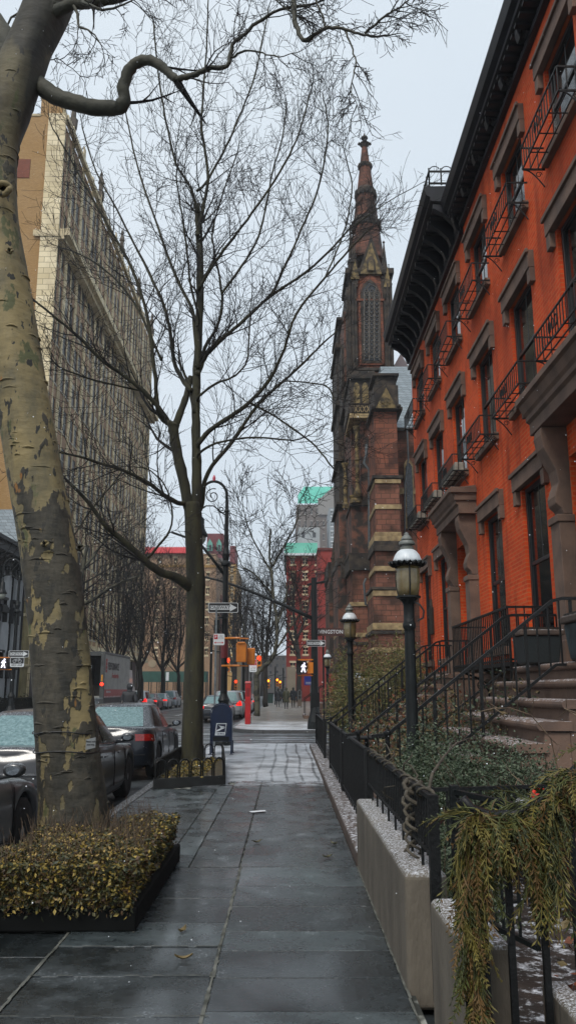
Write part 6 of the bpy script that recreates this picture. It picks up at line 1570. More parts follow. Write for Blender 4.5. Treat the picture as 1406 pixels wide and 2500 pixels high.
# white rowhouse with black trim, across the street
wh = thing('white_house', 'narrow white house with black window hoods and black bracketed eaves at the left edge', 'house', (-17.5, 48, 0))
wy0, wy1, wz = 38.6, 54.6, 10.2
hol = []
cols = [39.8, 42.3, 44.8, 47.6, 50.3, 52.6]
for yc in cols:
    for z0, z1 in ((.8, 2.9), (4.0, 6.3), (7.2, 9.2)): hol.append((yc - .45 - wy0, yc + .45 - wy0, z0, z1))
w = MB(); w.facade((-17.5, wy0, 0), (0, 1, 0), (1, 0, 0), wy1 - wy0, wz, hol, .25); w.box(-27, wy0, 0, -17.8, wy1, wz); w.build('wall', mat('white_render', 'b3b7bb', '9da2a6', 1.2, .8), wh)
bk = mat('black_trim', '141517', '1e1f21', 5, .6)
for h in hol:
    y0, y1 = wy0 + h[0], wy0 + h[1]
    f = MB(); f.box(-17.72, y0, h[2], -17.68, y0 + .08, h[3]); f.box(-17.72, y1 - .08, h[2], -17.68, y1, h[3]); f.box(-17.72, y0 + .08, (h[2] + h[3]) / 2 - .04, -17.68, y1 - .08, (h[2] + h[3]) / 2 + .04)
    f.box(-17.49, y0 - .16, h[3] - .05, -17.12, y1 + .16, h[3] + .3); f.box(-17.48, y0 - .08, h[3] + .3, -17.2, y1 + .08, h[3] + .42); f.box(-17.48, y0 - .14, h[2] - .16, -17.2, y1 + .14, h[2])
    for yy in (y0 - .1, y1 + .1): f.box(-17.48, yy - .07, h[3] - .6, -17.22, yy + .07, h[3] - .053); f.box(-17.48, yy - .05, h[2] - .5, -17.28, yy + .05, h[2] - .163)
    o = f.build('window', bk, wh); MB().box(-17.75, y0 + .01, h[2], -17.725, y1 - .01, h[3]).build('pane', M['glass'], o)
b = MB(); b.box(-17.49, wy0, 9.7, -16.6, wy1, 10.2); b.prism([(-27, 10.21), (-16.4, 10.21), (-16.4, 10.45), (-17.3, 10.7), (-27, 12.0)], 'Y', wy0 - .2, wy1 + .2)
for i in range(22): y = wy0 + .2 + i * .73; b.prism([(-17.48, 8.9), (-17.35, 8.9), (-16.7, 9.7), (-17.48, 9.7)], 'Y', y, y + .2)
b.prism([(50.0, 10.46), (53.8, 10.46), (51.9, 12.9)], 'X', -18.6, -16.5); b.build('eaves', bk, wh)
MB().add([(-16.45, 49.8, 10.5), (-16.45, 51.9, 13.05), (-19.5, 51.9, 13.05), (-19.5, 49.8, 10.5)], [(0, 1, 2, 3)]).build('gable_slope', M['slate'], wh)
b = MB(); b.tube([(-17.3, 54.0, 9.6), (-17.3, 54.0, 0)], .07, 6); b.build('downpipe', bk, wh)
yp = thing('yellow_house', 'narrow pale yellow strip of a house between the white house and the tall apartment building', 'house', (-17.5, 55.3, 0))
MB().box(-27, 54.62, 0, -17.3, 55.95, 9.4).build('wall', mat('pale_yellow_render', '9c9068', '857a58', 2, .8), yp)
b = MB()
for z in (3.1, 6.4, 9.42): b.box(-27, 54.6, z, -17.2, 55.97, z + .2)
split_build(b, 'string_course', M['cream'], yp)
# iron fence and low planting along the far left pavement
root = thing('iron_fence', 'dark area fence with a scruffy hedge across the street in front of the white house', 'fence', (-16, 46, 0))
b = MB(); b.bar((-15.6, 38, 1.15), (-15.6, 58, 1.15), .06); b.bar((-15.6, 38, .2), (-15.6, 58, .2), .05); b.build('rail', M['iron'], root)
b = MB()
for i in range(134): b.bar((-15.6, 38 + i * .15, .1), (-15.6, 38 + i * .15, 1.15), .03)
o = b.build('bars', M['iron'], root); o['kind'] = 'stuff'
shrub('scruffy dark hedge behind the area fence across the street', [(-16.4, 41 + 3 * i, .6, .6, 1.7, .7) for i in range(6)], 5000, .13, [M['lf_t'], M['lf_d'], M['lf_b']], 51, tw=80, name='hedge', r=.012)

# ------------------------------------------------------------------ buildings that close the view
def bg_building(name, label, Y, px0, px1, pyt, depth, wm, cols_, rows_, win=(.3, .5), zlow=0, trim=None, wfill='glass', side=None):
    a = P(px0, pyt, Y); c = P(px1, pyt, Y); W_ = c.x - a.x; H_ = a.z
    root = thing(name, label, 'building', ((a.x + c.x) / 2, Y, 0)); holes = []; cw = W_ / cols_; rh = (H_ - zlow) / rows_
    for i in range(cols_):
        for k in range(rows_): holes.append((cw * (i + .5 - win[0] / 2), cw * (i + .5 + win[0] / 2), zlow + rh * (k + .5 - win[1] / 2), zlow + rh * (k + .5 + win[1] / 2)))
    w = MB(); w.facade((a.x, Y, 0), (1, 0, 0), (0, -1, 0), W_, H_, holes, .3)
    w.box(a.x, Y + .5, 0, c.x, Y + depth, H_ - .02); w.add([(a.x, Y, 0), (a.x, Y + .5, 0), (a.x, Y + .5, H_), (a.x, Y, H_)], [(0, 1, 2, 3)]); w.add([(c.x, Y, 0), (c.x, Y + .5, 0), (c.x, Y + .5, H_), (c.x, Y, H_)], [(0, 1, 2, 3)]); w.add([(a.x, Y, H_), (c.x, Y, H_), (c.x, Y + .5, H_), (a.x, Y + .5, H_)], [(0, 1, 2, 3)])
    w.build('wall', wm, root)
    for h in holes[:90]:
        f = MB(); x0, x1 = a.x + h[0], a.x + h[1]; f.box(x0, Y + .26, h[2], x1, Y + .29, h[3]); o = f.build('window', M['glass'], root)
        if trim: 
            t = MB(); t.box(x0 - .15, Y - .08, h[2] - .3, x1 + .15, Y - .002, h[2]); t.box(x0 - .15, Y - .08, h[3], x1 + .15, Y - .002, h[3] + .3); t.box(x0, Y + .2, (h[2] + h[3]) / 2 - .06, x1, Y + .255, (h[2] + h[3]) / 2 + .06); t.box((x0 + x1) / 2 - .05, Y + .21, h[2], (x0 + x1) / 2 + .05, Y + .25, h[3]); t.build('sill', trim, o)
    return root, a, c
teal = mat('teal_copper_roof', '3f8f7c', '569f8c', .5, .6, stretch=(1, 1, .2)); ygr = mat('yellow_brick_wall', 'b08a4e', '9a7841', .3, .85)
brn, a, c = bg_building('brown_building', 'wide brown brick building with a bright red roof edge closing the street on the left', 150, 330, 529, 1352, 26, M['brownbrick'], 5, 7, (.16, .4), 7, trim=M['cream'])
b = MB(); b.prism([(a.z + 0.0, 0), (0, 0)] if False else [(149.2, a.z), (151.5, a.z + 1.5), (175, a.z + 1.5), (175, a.z)], 'X', a.x, P(462, 1340, 150).x)
for i in range(24): x = a.x + .2 + i * .43; b.bar((x, 149.15, a.z + .05), (x, 151.4, a.z + 1.55), .1)
b.build('tiled_roof', mat('bright_red_tile', 'a3222a', 'c23a3a', 3, .6), brn)
MB().box(a.x, 149.85, a.z - 2.6, c.x, 149.99, a.z - 2.1).build('string_course', mat('ochre_band', '8a6a38', rough=.8), brn)
b = MB(); q = P(372, 1620, 150)
for xx in (q.x, P(409, 1630, 150).x): b.lathe(xx, 149.9, [(.7, 0), (.7, .08)], 20, axis='Y', cz=q.z)
b.build('round_medallion', mat('pale_medallion', '8e8068', rough=.8), brn)
# sloping brown gable in front of the yellow tower
# construction shed
root = thing('construction_shed', 'long dark green hoarding canopy over the pavement at the foot of the brown building', 'scaffold', (-19, 140, 0))
z0, z1 = P(400, 1665, 141).z, P(400, 1639, 141).z; x0, x1 = P(343, 1650, 141).x, P(505, 1650, 141).x
MB().box(x0, 141, z0, x1, 144, z1).build('parapet', mat('dark_green_hoarding', '1c4a3f', '163c34', 1.5, .7), root)
b = MB()
for i in range(9): x = lerp(x0 + .1, x1 - .1, i / 8); b.bar((x, 141.2, 0), (x, 141.2, z0), .14); b.bar((x, 143.8, 0), (x, 143.8, z0), .14)
b.bar((x0, 141.2, 1.3), (x1, 141.2, 1.3), .08); b.build('steel_leg', M['iron'], root)
MB().box(P(406, 1650, 141).x, 140.9, P(406, 1662, 141).z, P(413, 1650, 141).x, 140.98, P(406, 1641, 141).z).build('sign_panel', M['signw'], root)
yt, a, c = bg_building('yellow_tower', 'slim yellow tower with a dark red top and teal-topped dormers', 225, 497, 577, 1378, 30, ygr, 4, 12, (.3, .5), 6, trim=M['cream'])
b = MB(); b.box(P(505, 1300, 225).x, 226, a.z, P(545, 1300, 225).x, 240, P(520, 1301, 225).z); b.box(P(561, 1300, 225).x, 226, a.z - 1, P(574, 1300, 225).x, 240, P(520, 1331, 225).z); b.build('red_top', mat('dull_red_wall', '6b2226', '58191f', 1, .8), yt)
b = MB()
for x in (513, 535): 
    u = P(x - 6, 1345, 225.7); v = P(x + 6, 1345, 225.7); t = P(x, 1316, 225.7); m_ = P(x, 1327, 225.7); b.prism([(u.x, u.z), (v.x, v.z), (v.x, m_.z), (t.x, t.z), (u.x, m_.z)], 'Y', 225.2, 226.4)
b.build('dormer', mat('teal_dormer', '4f9080', rough=.6), yt)
b = MB()
for x in (513, 535): u = P(x - 3, 1343, 225); v = P(x + 3, 1343, 225); b.box(u.x, 225.1, u.z, v.x, 225.19, P(x, 1330, 225).z)
b.build('dormer_window', M['glass'], yt)
b = MB(); u = P(497, 1378, 225); v = P(552, 1378, 225); b.box(u.x - .5, 223.8, u.z - .6, v.x + .5, 225.3, u.z + 1.6);
b.build('grey_cornice', mat('dark_grey_cornice', '4b4a46', rough=.8), yt)
rb_, a, c = bg_building('red_brick_building', 'dark red brick building with a teal roof standing beyond the church', 125, 699, 790, 1352, 25, brick('deep_red_brick', '8a2a20', '7a241c', '7a3a30', .3, .1, .01, .85, .3, varc='5c1c18', vscale=.15), 3, 8, (.36, .42), 4, trim=M['cream'])
b = MB(); b.prism([(124.5, a.z), (126, a.z + 1.9), (149, a.z + 1.9), (149, a.z)], 'X', a.x - .3, P(775, 1340, 125).x); b.build('teal_roof', teal, rb_)
b = MB(); b.box(a.x - .4, 124.3, a.z - .35, P(775, 1340, 125).x, 124.6, a.z); b.build('white_gutter', M['white'], rb_)
b = MB(); u = P(776, 1338, 118); v = P(818, 1338, 118); b.prism([(u.x + .4, 118), (v.x, 118), (v.x, 130), (u.x, 130), (u.x, 118.6)], 'Z', 0, u.z); b.build('stair_tower', mat('smooth_red_render', '8a2a20', '762219', .4, .85), rb_)
b = MB()
for y in (1395, 1500, 1338): z = P(790, y, 118).z; b.box(u.x - .1, 117.8, z - .3, v.x + .1, 130, z)
split_build(b, 'string_course', mat('dull_red_band', '5c2620', rough=.8), rb_)
b = MB(); u = P(700, 1630, 110); v = P(722, 1630, 110); b.box(u.x, 110, 0, v.x, 123, P(700, 1628, 110).z); tag(b.build('garden_wall', mat('pale_tan_render', '857a6a', '746a5c', .6, .85)), 'pale tan blank wall beyond the walkers, between two street trees', 'wall')
gt, a, c = bg_building('grey_tower', 'tall hazy grey-brown tower with a bright teal roof rising behind the red brick building', 300, 723, 826, 1232, 40, mat('grey_brown_wall', '5f5650', '554c47', .15, .85), 7, 12, (.28, .45), 10, trim=mat('grey_trim', '8a8680', rough=.8))
b = MB(); b.add([tuple(P(727, 1229, 299.8)), tuple(P(776, 1229, 299.8)), tuple(P(818, 1188, 312)), tuple(P(742, 1188, 312)), tuple(P(727, 1208, 306))], [(0, 1, 2, 3, 4)]); z = a.z - 1
b.box(a.x + 1, 301, z - 2, c.x - 7, 330, z + 1); b.build('teal_roof', mat('bright_teal_roof', '3fa08d', '4fae9a', .3, .6), gt)
b = MB(); u = P(776, 1231, 299.3); v = P(828, 1231, 299.3); b.prism([(u.x, u.z - 4), (v.x, v.z - 4), (v.x, P(828, 1180, 299.3).z), (P(820, 1182, 299.3).x, P(820, 1182, 299.3).z), (P(782, 1216, 299.3).x, P(782, 1216, 299.3).z), (u.x, P(776, 1216, 299.3).z)], 'Y', 299.2, 299.9); b.build('gable_wall', mat('light_grey_wall', '7b7874', rough=.8), gt)
lg, a, c = bg_building('pale_block', 'small pale grey block with a flat roof in front of the grey tower', 260, 727, 780, 1288, 14, mat('pale_grey_render', '9aa0a2', '8b9193', .3, .8), 2, 10, (.3, .35), 4)
lg2, a, c = bg_building('blue_grey_block', 'narrow blue-grey block in front of the right side of the grey tower', 255, 803, 829, 1240, 14, mat('blue_grey_render', '7f878c', '737b80', .3, .8), 2, 16, (.35, .5), 4, trim=M['white'])
for (y, x0, x1, pyt, lab) in ((320, 575, 700, 1640, 'far low dark buildings at the end of the street behind the trees'),):
    dk, a, c = bg_building('distant_buildings', lab, y, x0, x1, pyt - 40, 20, mat('far_dark_wall', '4a4644', '3c3937', .2, .9), 8, 5, (.3, .4), 2)
dk2, a, c = bg_building('brown_gabled_building', 'brown building with a sloping roofline in front of the yellow tower', 160, 500, 541, 1452, 20, M['redbr'], 3, 7, (.2, .4), 4)

# ------------------------------------------------------------------ trees
M['bark'] = mat('dark_grey_bark', '171412', '2c2722', 9, .9, .8, 22, stretch=(1, 1, .3)); M['twigd'] = mat('dark_twigs', '0c0a0a', '171413', 5, .85)
M['barkg'] = mat('mossy_grey_bark', '1c1b14', '34321f', 6, .9, .9, 30, stretch=(1, 1, .3))
MINR = [.0044]
def grow(mb, p, d, r, L, lev, rnd, up=.25, sides=(6, 5, 4, 3), spread=.75, curl=.22, kids=(5, 6, 6, 0)):
    n = (6, 5, 4, 3)[min(lev, 3)]; pts = [Vector(p)]; rr = [r]; d = Vector(d).normalized(); st = L / n; dirs = [d]
    for i in range(n):
        d = (d + V(rnd.uniform(-curl, curl), rnd.uniform(-curl, curl), rnd.uniform(-curl, curl) + up * .3)).normalized()
        pts.append(pts[-1] + d * st); rr.append(max(MINR[0], r * (1 - .8 * (i + 1) / n))); dirs.append(d)
    mb.tube(pts, rr, sides[min(lev, 3)], cap=False)
    if lev >= 3: return
    k = kids[lev]
    for i in range(k):
        f = (.2 + .8 * (i + rnd.random() * .8) / k) * n; j = min(int(f), n - 1); q = pts[j].lerp(pts[j + 1], f - j)
        dd = dirs[j]; s_ = dd.cross(V(rnd.uniform(-1, 1), rnd.uniform(-1, 1), rnd.uniform(-1, 1)))
        if s_.length < .01: continue
        s_.normalize(); nd = dd * (1 - spread * .45) + s_ * spread
        grow(mb, q, nd, max(MINR[0] * 1.2, rr[j] * .58), L * rnd.uniform(.38, .6), lev + 1, rnd, up, sides, spread, curl, kids)
def smooth_path(pts, k=4):
    out = []
    for i in range(len(pts) - 1):
        p0, p1, p2, p3 = pts[max(i - 1, 0)], pts[i], pts[i + 1], pts[min(i + 2, len(pts) - 1)]
        for j in range(k):
            t = j / k; out.append(.5 * ((2 * p1) + (p2 - p0) * t + (2 * p0 - 5 * p1 + 4 * p2 - p3) * t * t + (3 * p1 - p0 - 3 * p2 + p3) * t ** 3))
    out.append(pts[-1]); return out
def limb(mb, tw, px, Y0, Y1, r0, r1, rnd, n=9, k=4, L=(1.0, 1.9), lev=1, start=.25, up=.35, kids=(5, 6, 6, 0), rw=.35, wob=.01, extra=1.0, spread=.7):
    P_ = [P(x, y, lerp(Y0, Y1, i / (len(px) - 1))) for i, (x, y) in enumerate(px)]
    S_ = smooth_path(P_, k); S_ = [p + V(rnd.uniform(-wob, wob), rnd.uniform(-wob, wob), 0) for p in S_]; m_ = len(S_)
    R_ = [lerp(r0, r1, (i / (m_ - 1)) ** .8) * rnd.uniform(.93, 1.09) for i in range(m_)]; mb.tube(S_, R_, 10 if r0 > .06 else 7)
    for i in range(n):
        f = (start + (1 - start) * (i + rnd.random()) / n) * (m_ - 1); j = min(int(f), m_ - 2); q = S_[j].lerp(S_[j + 1], f - j); t = (S_[j + 1] - S_[j]).normalized()
        s_ = t.cross(V(rnd.uniform(-.4, .4), rnd.uniform(-1, 1), rnd.uniform(-.4, .4)))
        if s_.length < .01: continue
        s_ = s_.normalized() * (1 if i % 2 else -1); g = rnd.uniform(*L) * extra
        grow(tw, q, t * .75 + s_ * spread + V(0, rnd.uniform(-.5, .5), up * .5), max(.006, R_[j] * rw), g, lev, rnd, up, kids=kids)
    if r1 < .045: grow(tw, S_[-1], S_[-1] - S_[-2], r1, L[0], lev, rnd, up, kids=kids)
# slender tree in the middle
TYY = 17.8; rnd = random.Random(77)
tr = thing('bare_tree', 'slender dark bare tree with a vase of upright branches in the hoop-fenced pit', 'tree', (-2.0, 17.8, 0))
tk = MB(); tw = MB()
def trunk(mb, px, Y, rs, n=14, wob=0, Ys=None):
    P_ = [P(x, y, (Ys[i] if Ys else Y)) for i, (x, y) in enumerate(px)]; S_ = smooth_path(P_, 4); k = len(px) - 1
    R_ = []
    for i in range(len(S_)):
        f = i / 4; j = min(int(f), k - 1); R_.append(lerp(rs[j], rs[j + 1], f - j) * (1 + wob * math.sin(i * 1.7)))
    mb.tube(S_, R_, n); return S_
trunk(tk, [(469, 1895), (470, 1860), (470, 1800), (474, 1650), (478, 1480), (478, 1420), (475, 1350), (472, 1280), (470, 1228)], TYY, [.3, .25, .225, .21, .2, .21, .19, .185, .19], 16, .02)
LB = [ # px path, Y end offset, r0, r1, n
 ([(462, 1240), (447, 1165), (432, 1100), (424, 1050), (421, 1030)], -.2, .15, .11, 2, 0),
 ([(480, 1240), (481, 1150), (479, 1050), (478, 980), (481, 900), (487, 780), (488, 650), (486, 560), (480, 500)], .2, .14, .075, 6, .5),
 ([(476, 1010), (465, 960), (455, 925), (440, 890)], .3, .06, .03, 3, .4),
 ([(424, 1050), (395, 1005), (350, 955), (300, 915), (250, 880), (205, 835), (160, 795), (95, 742)], -1.6, .085, .022, 10, .2),
 ([(421, 1040), (395, 1020), (384, 985), (378, 905), (368, 820), (352, 740), (320, 650), (275, 570), (235, 500), (190, 420), (140, 330)], -1.0, .075, .015, 12, .3),
 ([(424, 1055), (440, 1010), (455, 965), (466, 920)], .2, .11, .07, 1, .5),
 ([(492, 1235), (507, 1155), (565, 1081), (632, 987), (725, 901), (776, 850), (822, 808)], 1.2, .085, .015, 12, .3),
 ([(490, 1075), (520, 1045), (565, 1015), (608, 983), (659, 925), (694, 850), (722, 768), (792, 678), (850, 612), (900, 560)], -.8, .08, .015, 13, .2),
 ([(488, 900), (505, 865), (545, 825), (585, 792), (663, 721), (745, 666), (815, 600), (850, 560)], .9, .085, .02, 12, .2),
 ([(490, 880), (505, 840), (525, 808), (541, 760), (541, 717), (532, 660), (522, 610), (520, 560), (545, 470), (580, 370)], 1.6, .06, .015, 9, .3),
 ([(484, 900), (475, 790), (463, 741), (436, 690), (409, 623), (380, 540), (345, 440), (320, 340), (300, 240)], 1.8, .065, .013, 11, .3),
 ([(468, 955), (445, 925), (425, 880), (413, 796), (398, 740), (370, 678), (330, 600), (285, 510), (235, 420), (200, 310)], 2.2, .075, .014, 12, .2),
 ([(455, 1228), (435, 1228), (400, 1208), (360, 1178), (300, 1148), (240, 1130), (205, 1118), (150, 1105)], -2.2, .075, .02, 11, .15),
 ([(485, 560), (497, 500), (508, 440), (500, 370), (492, 300), (498, 200), (505, 100), (508, 0)], .3, .07, .012, 11, .15),
 ([(482, 520), (470, 470), (455, 440), (430, 400), (410, 320), (395, 240), (385, 160), (375, 60)], -.6, .05, .012, 10, .2),
 ([(500, 450), (530, 400), (560, 340), (590, 270), (620, 190), (640, 100), (655, 20)], .8, .045, .012, 9, .2),
 ([(488, 700), (525, 640), (570, 580), (615, 520), (670, 440), (715, 360), (740, 290), (755, 230)], -1.2, .055, .012, 11, .2),
 ([(663, 721), (700, 640), (735, 560), (770, 480), (790, 400), (800, 320), (795, 260)], .4, .04, .01, 10, .15),
 ([(792, 678), (830, 590), (850, 520), (858, 450), (845, 390)], .5, .025, .008, 7, .1),
 ([(541, 717), (590, 650), (630, 580), (650, 500), (665, 420), (690, 330), (700, 250)], 1.2, .04, .01, 10, .15),
 ([(487, 780), (465, 690), (455, 600), (440, 500), (430, 430)], -1.5, .04, .012, 8, .2),
 ([(492, 962), (530, 935), (560, 925), (588, 905), (605, 870), (608, 800)], -1.3, .04, .01, 6, .3),
 ([(488, 1105), (520, 1085), (560, 1075), (620, 1068), (680, 1072), (715, 1075)], -1.2, .04, .012, 7, .3),
 ([(608, 983), (660, 1010), (720, 1050), (770, 1090), (810, 1140)], -1.0, .03, .008, 7, .1),
 ([(694, 930), (760, 935), (800, 945), (815, 975)], -1.0, .02, .006, 5, .1),
 ([(395, 880), (340, 760), (290, 690), (230, 640), (170, 610)], 1.5, .04, .01, 8, .2),
 ([(350, 955), (280, 940), (220, 925), (150, 900)], -1.6, .03, .01, 6, .1),
 ([(300, 1148), (270, 1190), (220, 1250), (180, 1310)], -1.8, .02, .008, 5, .1),
]
for px, dy, r0, r1, n_, st in LB:
    if 484 < px[0][0] < 507 and px[0][1] > 440: px = [(481 if px[0][1] < 1200 else 476, px[0][1] + 16)] + px
    limb(tk, tw, px, TYY, TYY + dy, r0 * .82, max(r1, .017), rnd, n=int(n_ * 1.35), start=st, L=(.8, 1.9), kids=(6, 6, 4, 0), rw=.42)
ml = MB(); S_ = [(472, 1440), (455, 1425), (425, 1408), (395, 1398), (365, 1378), (330, 1345), (290, 1310), (255, 1280), (215, 1225), (172, 1180)]
limb(ml, tw, S_, TYY, TYY - 1.6, .13, .03, rnd, n=8, start=.35, L=(.8, 1.5), kids=(5, 5, 4, 0))
limb(tk, tw, [(355, 1368), (390, 1330), (420, 1280), (410, 1200), (370, 1150), (330, 1140)], TYY - .7, TYY - 1.8, .03, .01, rnd, n=7, L=(.6, 1.1), kids=(5, 5, 4, 0))
limb(tk, tw, [(815, 600), (850, 563), (900, 525), (950, 490), (1000, 462), (1040, 440)], TYY + .9, 17.4, .02, .007, rnd, n=5, L=(.4, .8), up=.7, kids=(3, 3, 3, 0), lev=2)
tk.build('trunk', M['barkg'], tr, smooth=True); ml.build('low_limb', M['barkg'], tr, smooth=True); tw.build('crown', M['twigd'], tr)

# the big mottled plane tree
def plane_bark():
    m = bpy.data.materials.new('mottled_plane_bark'); m.use_nodes = True; nt = m.node_tree; n, l = nt.nodes, nt.links; b = n['Principled BSDF']; b.inputs['Roughness'].default_value = .75
    t = n.new('ShaderNodeTexCoord'); mp = n.new('ShaderNodeMapping'); mp.inputs['Scale'].default_value = (1, 1, .5); l.new(t.outputs['Object'], mp.inputs['Vector'])
    def noise(sc, det=5, ro=.55):
        q = n.new('ShaderNodeTexNoise'); q.inputs['Scale'].default_value = sc; q.inputs['Detail'].default_value = det; q.inputs['Roughness'].default_value = ro; l.new(mp.outputs[0], q.inputs['Vector']); return q.outputs[0]
    def ramp(src, p0, p1, c0, c1):
        r = n.new('ShaderNodeValToRGB'); r.color_ramp.elements[0].position = p0; r.color_ramp.elements[1].position = p1; r.color_ramp.elements[0].color = c0; r.color_ramp.elements[1].color = c1; l.new(src, r.inputs[0]); return r.outputs[0]
    def mixc(f, a, c):
        q = n.new('ShaderNodeMix'); q.data_type = 'RGBA'; l.new(f, q.inputs[0])
        for k, v in ((6, a), (7, c)):
            if isinstance(v, tuple): q.inputs[k].default_value = v
            else: l.new(v, q.inputs[k])
        return q.outputs[2]
    K0, K1 = (0, 0, 0, 1), (1, 1, 1, 1)
    light = ramp(noise(3.2, 7, .65), .4, .62, hx('57503a'), hx('7b6d49'))
    light = mixc(ramp(noise(5.5), .6, .63, K0, K1), light, hx('4a4c2e'))
    dark = ramp(noise(7, 7, .7), .38, .62, hx('1f1e17'), hx('403b30'))
    sp = n.new('ShaderNodeSeparateXYZ'); l.new(t.outputs['Object'], sp.inputs[0])
    gz = n.new('ShaderNodeMapRange'); gz.inputs[1].default_value = 1.6; gz.inputs[2].default_value = 5.2; gz.inputs[3].default_value = .055; gz.inputs[4].default_value = -.16; l.new(sp.outputs[2], gz.inputs[0])
    ad = n.new('ShaderNodeMath'); l.new(noise(5.0, 6, .55), ad.inputs[0]); l.new(gz.outputs[0], ad.inputs[1])
    vo = n.new('ShaderNodeTexVoronoi'); vo.inputs['Scale'].default_value = 13; l.new(mp.outputs[0], vo.inputs['Vector']); sv = n.new('ShaderNodeMath'); sv.operation = 'MULTIPLY_ADD'; sv.inputs[1].default_value = .14; l.new(vo.outputs['Distance'], sv.inputs[0]); l.new(ad.outputs[0], sv.inputs[2])
    c1 = mixc(ramp(sv.outputs[0], .545, .56, K0, K1), light, dark)
    c2 = mixc(ramp(noise(13, 3), .63, .65, K0, K1), c1, hx('24231e'))
    c3 = mixc(ramp(noise(4.4, 3), .69, .71, K0, K1), c2, hx('7c5628'))
    gd = n.new('ShaderNodeMapRange'); gd.inputs[1].default_value = 6.6; gd.inputs[2].default_value = 7.6; l.new(sp.outputs[2], gd.inputs[0])
    wn_ = n.new('ShaderNodeMath'); wn_.operation = 'MULTIPLY'; l.new(gd.outputs[0], wn_.inputs[0]); l.new(ramp(noise(1.6, 5), .34, .46, K0, K1), wn_.inputs[1])
    c3 = mixc(wn_.outputs[0], c3, ramp(noise(5, 6), .35, .65, hx('1e1d18'), hx('38352a')))
    l.new(c3, b.inputs['Base Color'])
    w = n.new('ShaderNodeTexNoise'); w.inputs['Scale'].default_value = 5; w.inputs['Detail'].default_value = 6; m2 = n.new('ShaderNodeMapping'); m2.inputs['Scale'].default_value = (1, 1, 2.2); l.new(t.outputs['Object'], m2.inputs['Vector']); l.new(m2.outputs[0], w.inputs['Vector'])
    hm = n.new('ShaderNodeMath'); hm.operation = 'ADD'; l.new(w.outputs[0], hm.inputs[0]); l.new(ramp(sv.outputs[0], .54, .565, K0, (.5, .5, .5, 1)), hm.inputs[1])
    bu = n.new('ShaderNodeBump'); bu.inputs['Strength'].default_value = .6; bu.inputs['Distance'].default_value = .03; l.new(hm.outputs[0], bu.inputs['Height']); l.new(bu.outputs[0], b.inputs['Normal'])
    return m
M['plane'] = plane_bark(); M['planeup'] = mat('grey_green_smooth_bark', '26281f', '403e32', 5, .75, .7, 14)
MINR[0] = .0026
pt = thing('plane_tree', 'huge leaning plane tree with mottled tan and grey-green bark rising from the yellow hedge', 'tree', (-1.86, 7.9, 0))
PY = 7.9; tk = MB(); S1 = [(185, 2160), (182, 2100), (180, 2040), (176, 1950), (167, 1850), (160, 1750), (152, 1640), (142, 1520), (128, 1400), (112, 1290), (92, 1180), (72, 1060), (50, 940), (28, 800), (8, 660), (-8, 540), (-8, 440), (-2, 350), (18, 270), (45, 190), (75, 110), (110, 30), (140, -50), (170, -140)]
W1 = [245, 212, 178, 162, 152, 146, 140, 136, 136, 134, 130, 128, 126, 118, 110, 104, 98, 100, 118, 116, 106, 112, 110, 100]
pp = [P(x, y, PY) for x, y in S1]; rs = []
for (x, y), w_ in zip(S1, W1):
    r = ray(x, y); D = PY / r.y; rs.append(w_ / 2 / F * D)
S_ = smooth_path(pp, 4); Rr_ = []
for i in range(len(S_)):
    f = i / 4; j = min(int(f), len(rs) - 2); Rr_.append(lerp(rs[j], rs[j + 1], f - j))
tk.tube(S_, Rr_, 40)
rb = random.Random(3); nv = []
for i, v in enumerate(tk.v):
    c = S_[min(i // 40, len(S_) - 1)]; d = Vector(v) - c; a = math.atan2(d.y, d.x); h = c.z
    k = 1 + .03 * math.sin(3 * a + h * 1.3) + .02 * math.sin(5 * a - h * 2.1) + .004 * math.sin(h * 17 + math.sin(a * 3) * 2)
    nv.append(tuple(c + d * k))
tk.v = nv
for k in range(190):
    h = rb.uniform(.55, 8.2); c = min(S_, key=lambda p: abs(p.z - h)); rr = Rr_[S_.index(c)]; a0 = rb.uniform(0, 6.283); ln = rb.uniform(.03, .085) / rr * rb.choice((1, 1, 1.6)); n_ = 7; th = rb.uniform(.006, .013)
    pts_ = []
    for q in range(n_):
        a = a0 + ln * (q / (n_ - 1) - .5) * 2; kk = 1 + .03 * math.sin(3 * a + h * 1.3) + .02 * math.sin(5 * a - h * 2.1)
        pts_.append((c.x + rr * kk * math.cos(a), c.y + rr * kk * math.sin(a), h + .014 * math.sin(math.pi * q / (n_ - 1)) + rb.uniform(-.003, .003)))
    tk.tube(pts_, [.002] + [th * math.sin(math.pi * q / (n_ - 1)) + .002 for q in range(1, n_ - 1)] + [.002], 6)
tk.build('trunk', M['plane'], pt, smooth=True)
for (x, y, r_, a_) in ((14, 470, .075, 0), (200, 1340, .03, 0), (115, 1330, .03, 0), (30, 620, .03, 0)):
    kn = MB(); c = P(x, y, PY - .25); kn.tube([(c.x + r_ * math.cos(t), c.y - .06 + .02 * math.sin(t * 3), c.z + r_ * .75 * math.sin(t)) for t in [R(24 * i) for i in range(16)]], r_ * .42, 8); kn.lathe(c.x, c.y - .05, [(0, 0), (r_ * .8, .0)], 12, axis='Y', cz=c.z); kn.build('branch_scar', M['plane'], pt, smooth=True)
b = MB()
for z, n_ in ((P(165, 1790, PY - .3).z, 0), (P(165, 1838, PY - .3).z, 1)):
    c = min(S_, key=lambda p: abs(p.z - z)); rr = Rr_[S_.index(c)] * 1.045
    b.tube([(c.x + rr * math.cos(R(t)), c.y + rr * math.sin(R(t)), z + .012 * math.sin(R(t * 3))) for t in range(0, 361, 12)], .006, 5)
b.build('wire', M['blackp'], pt)
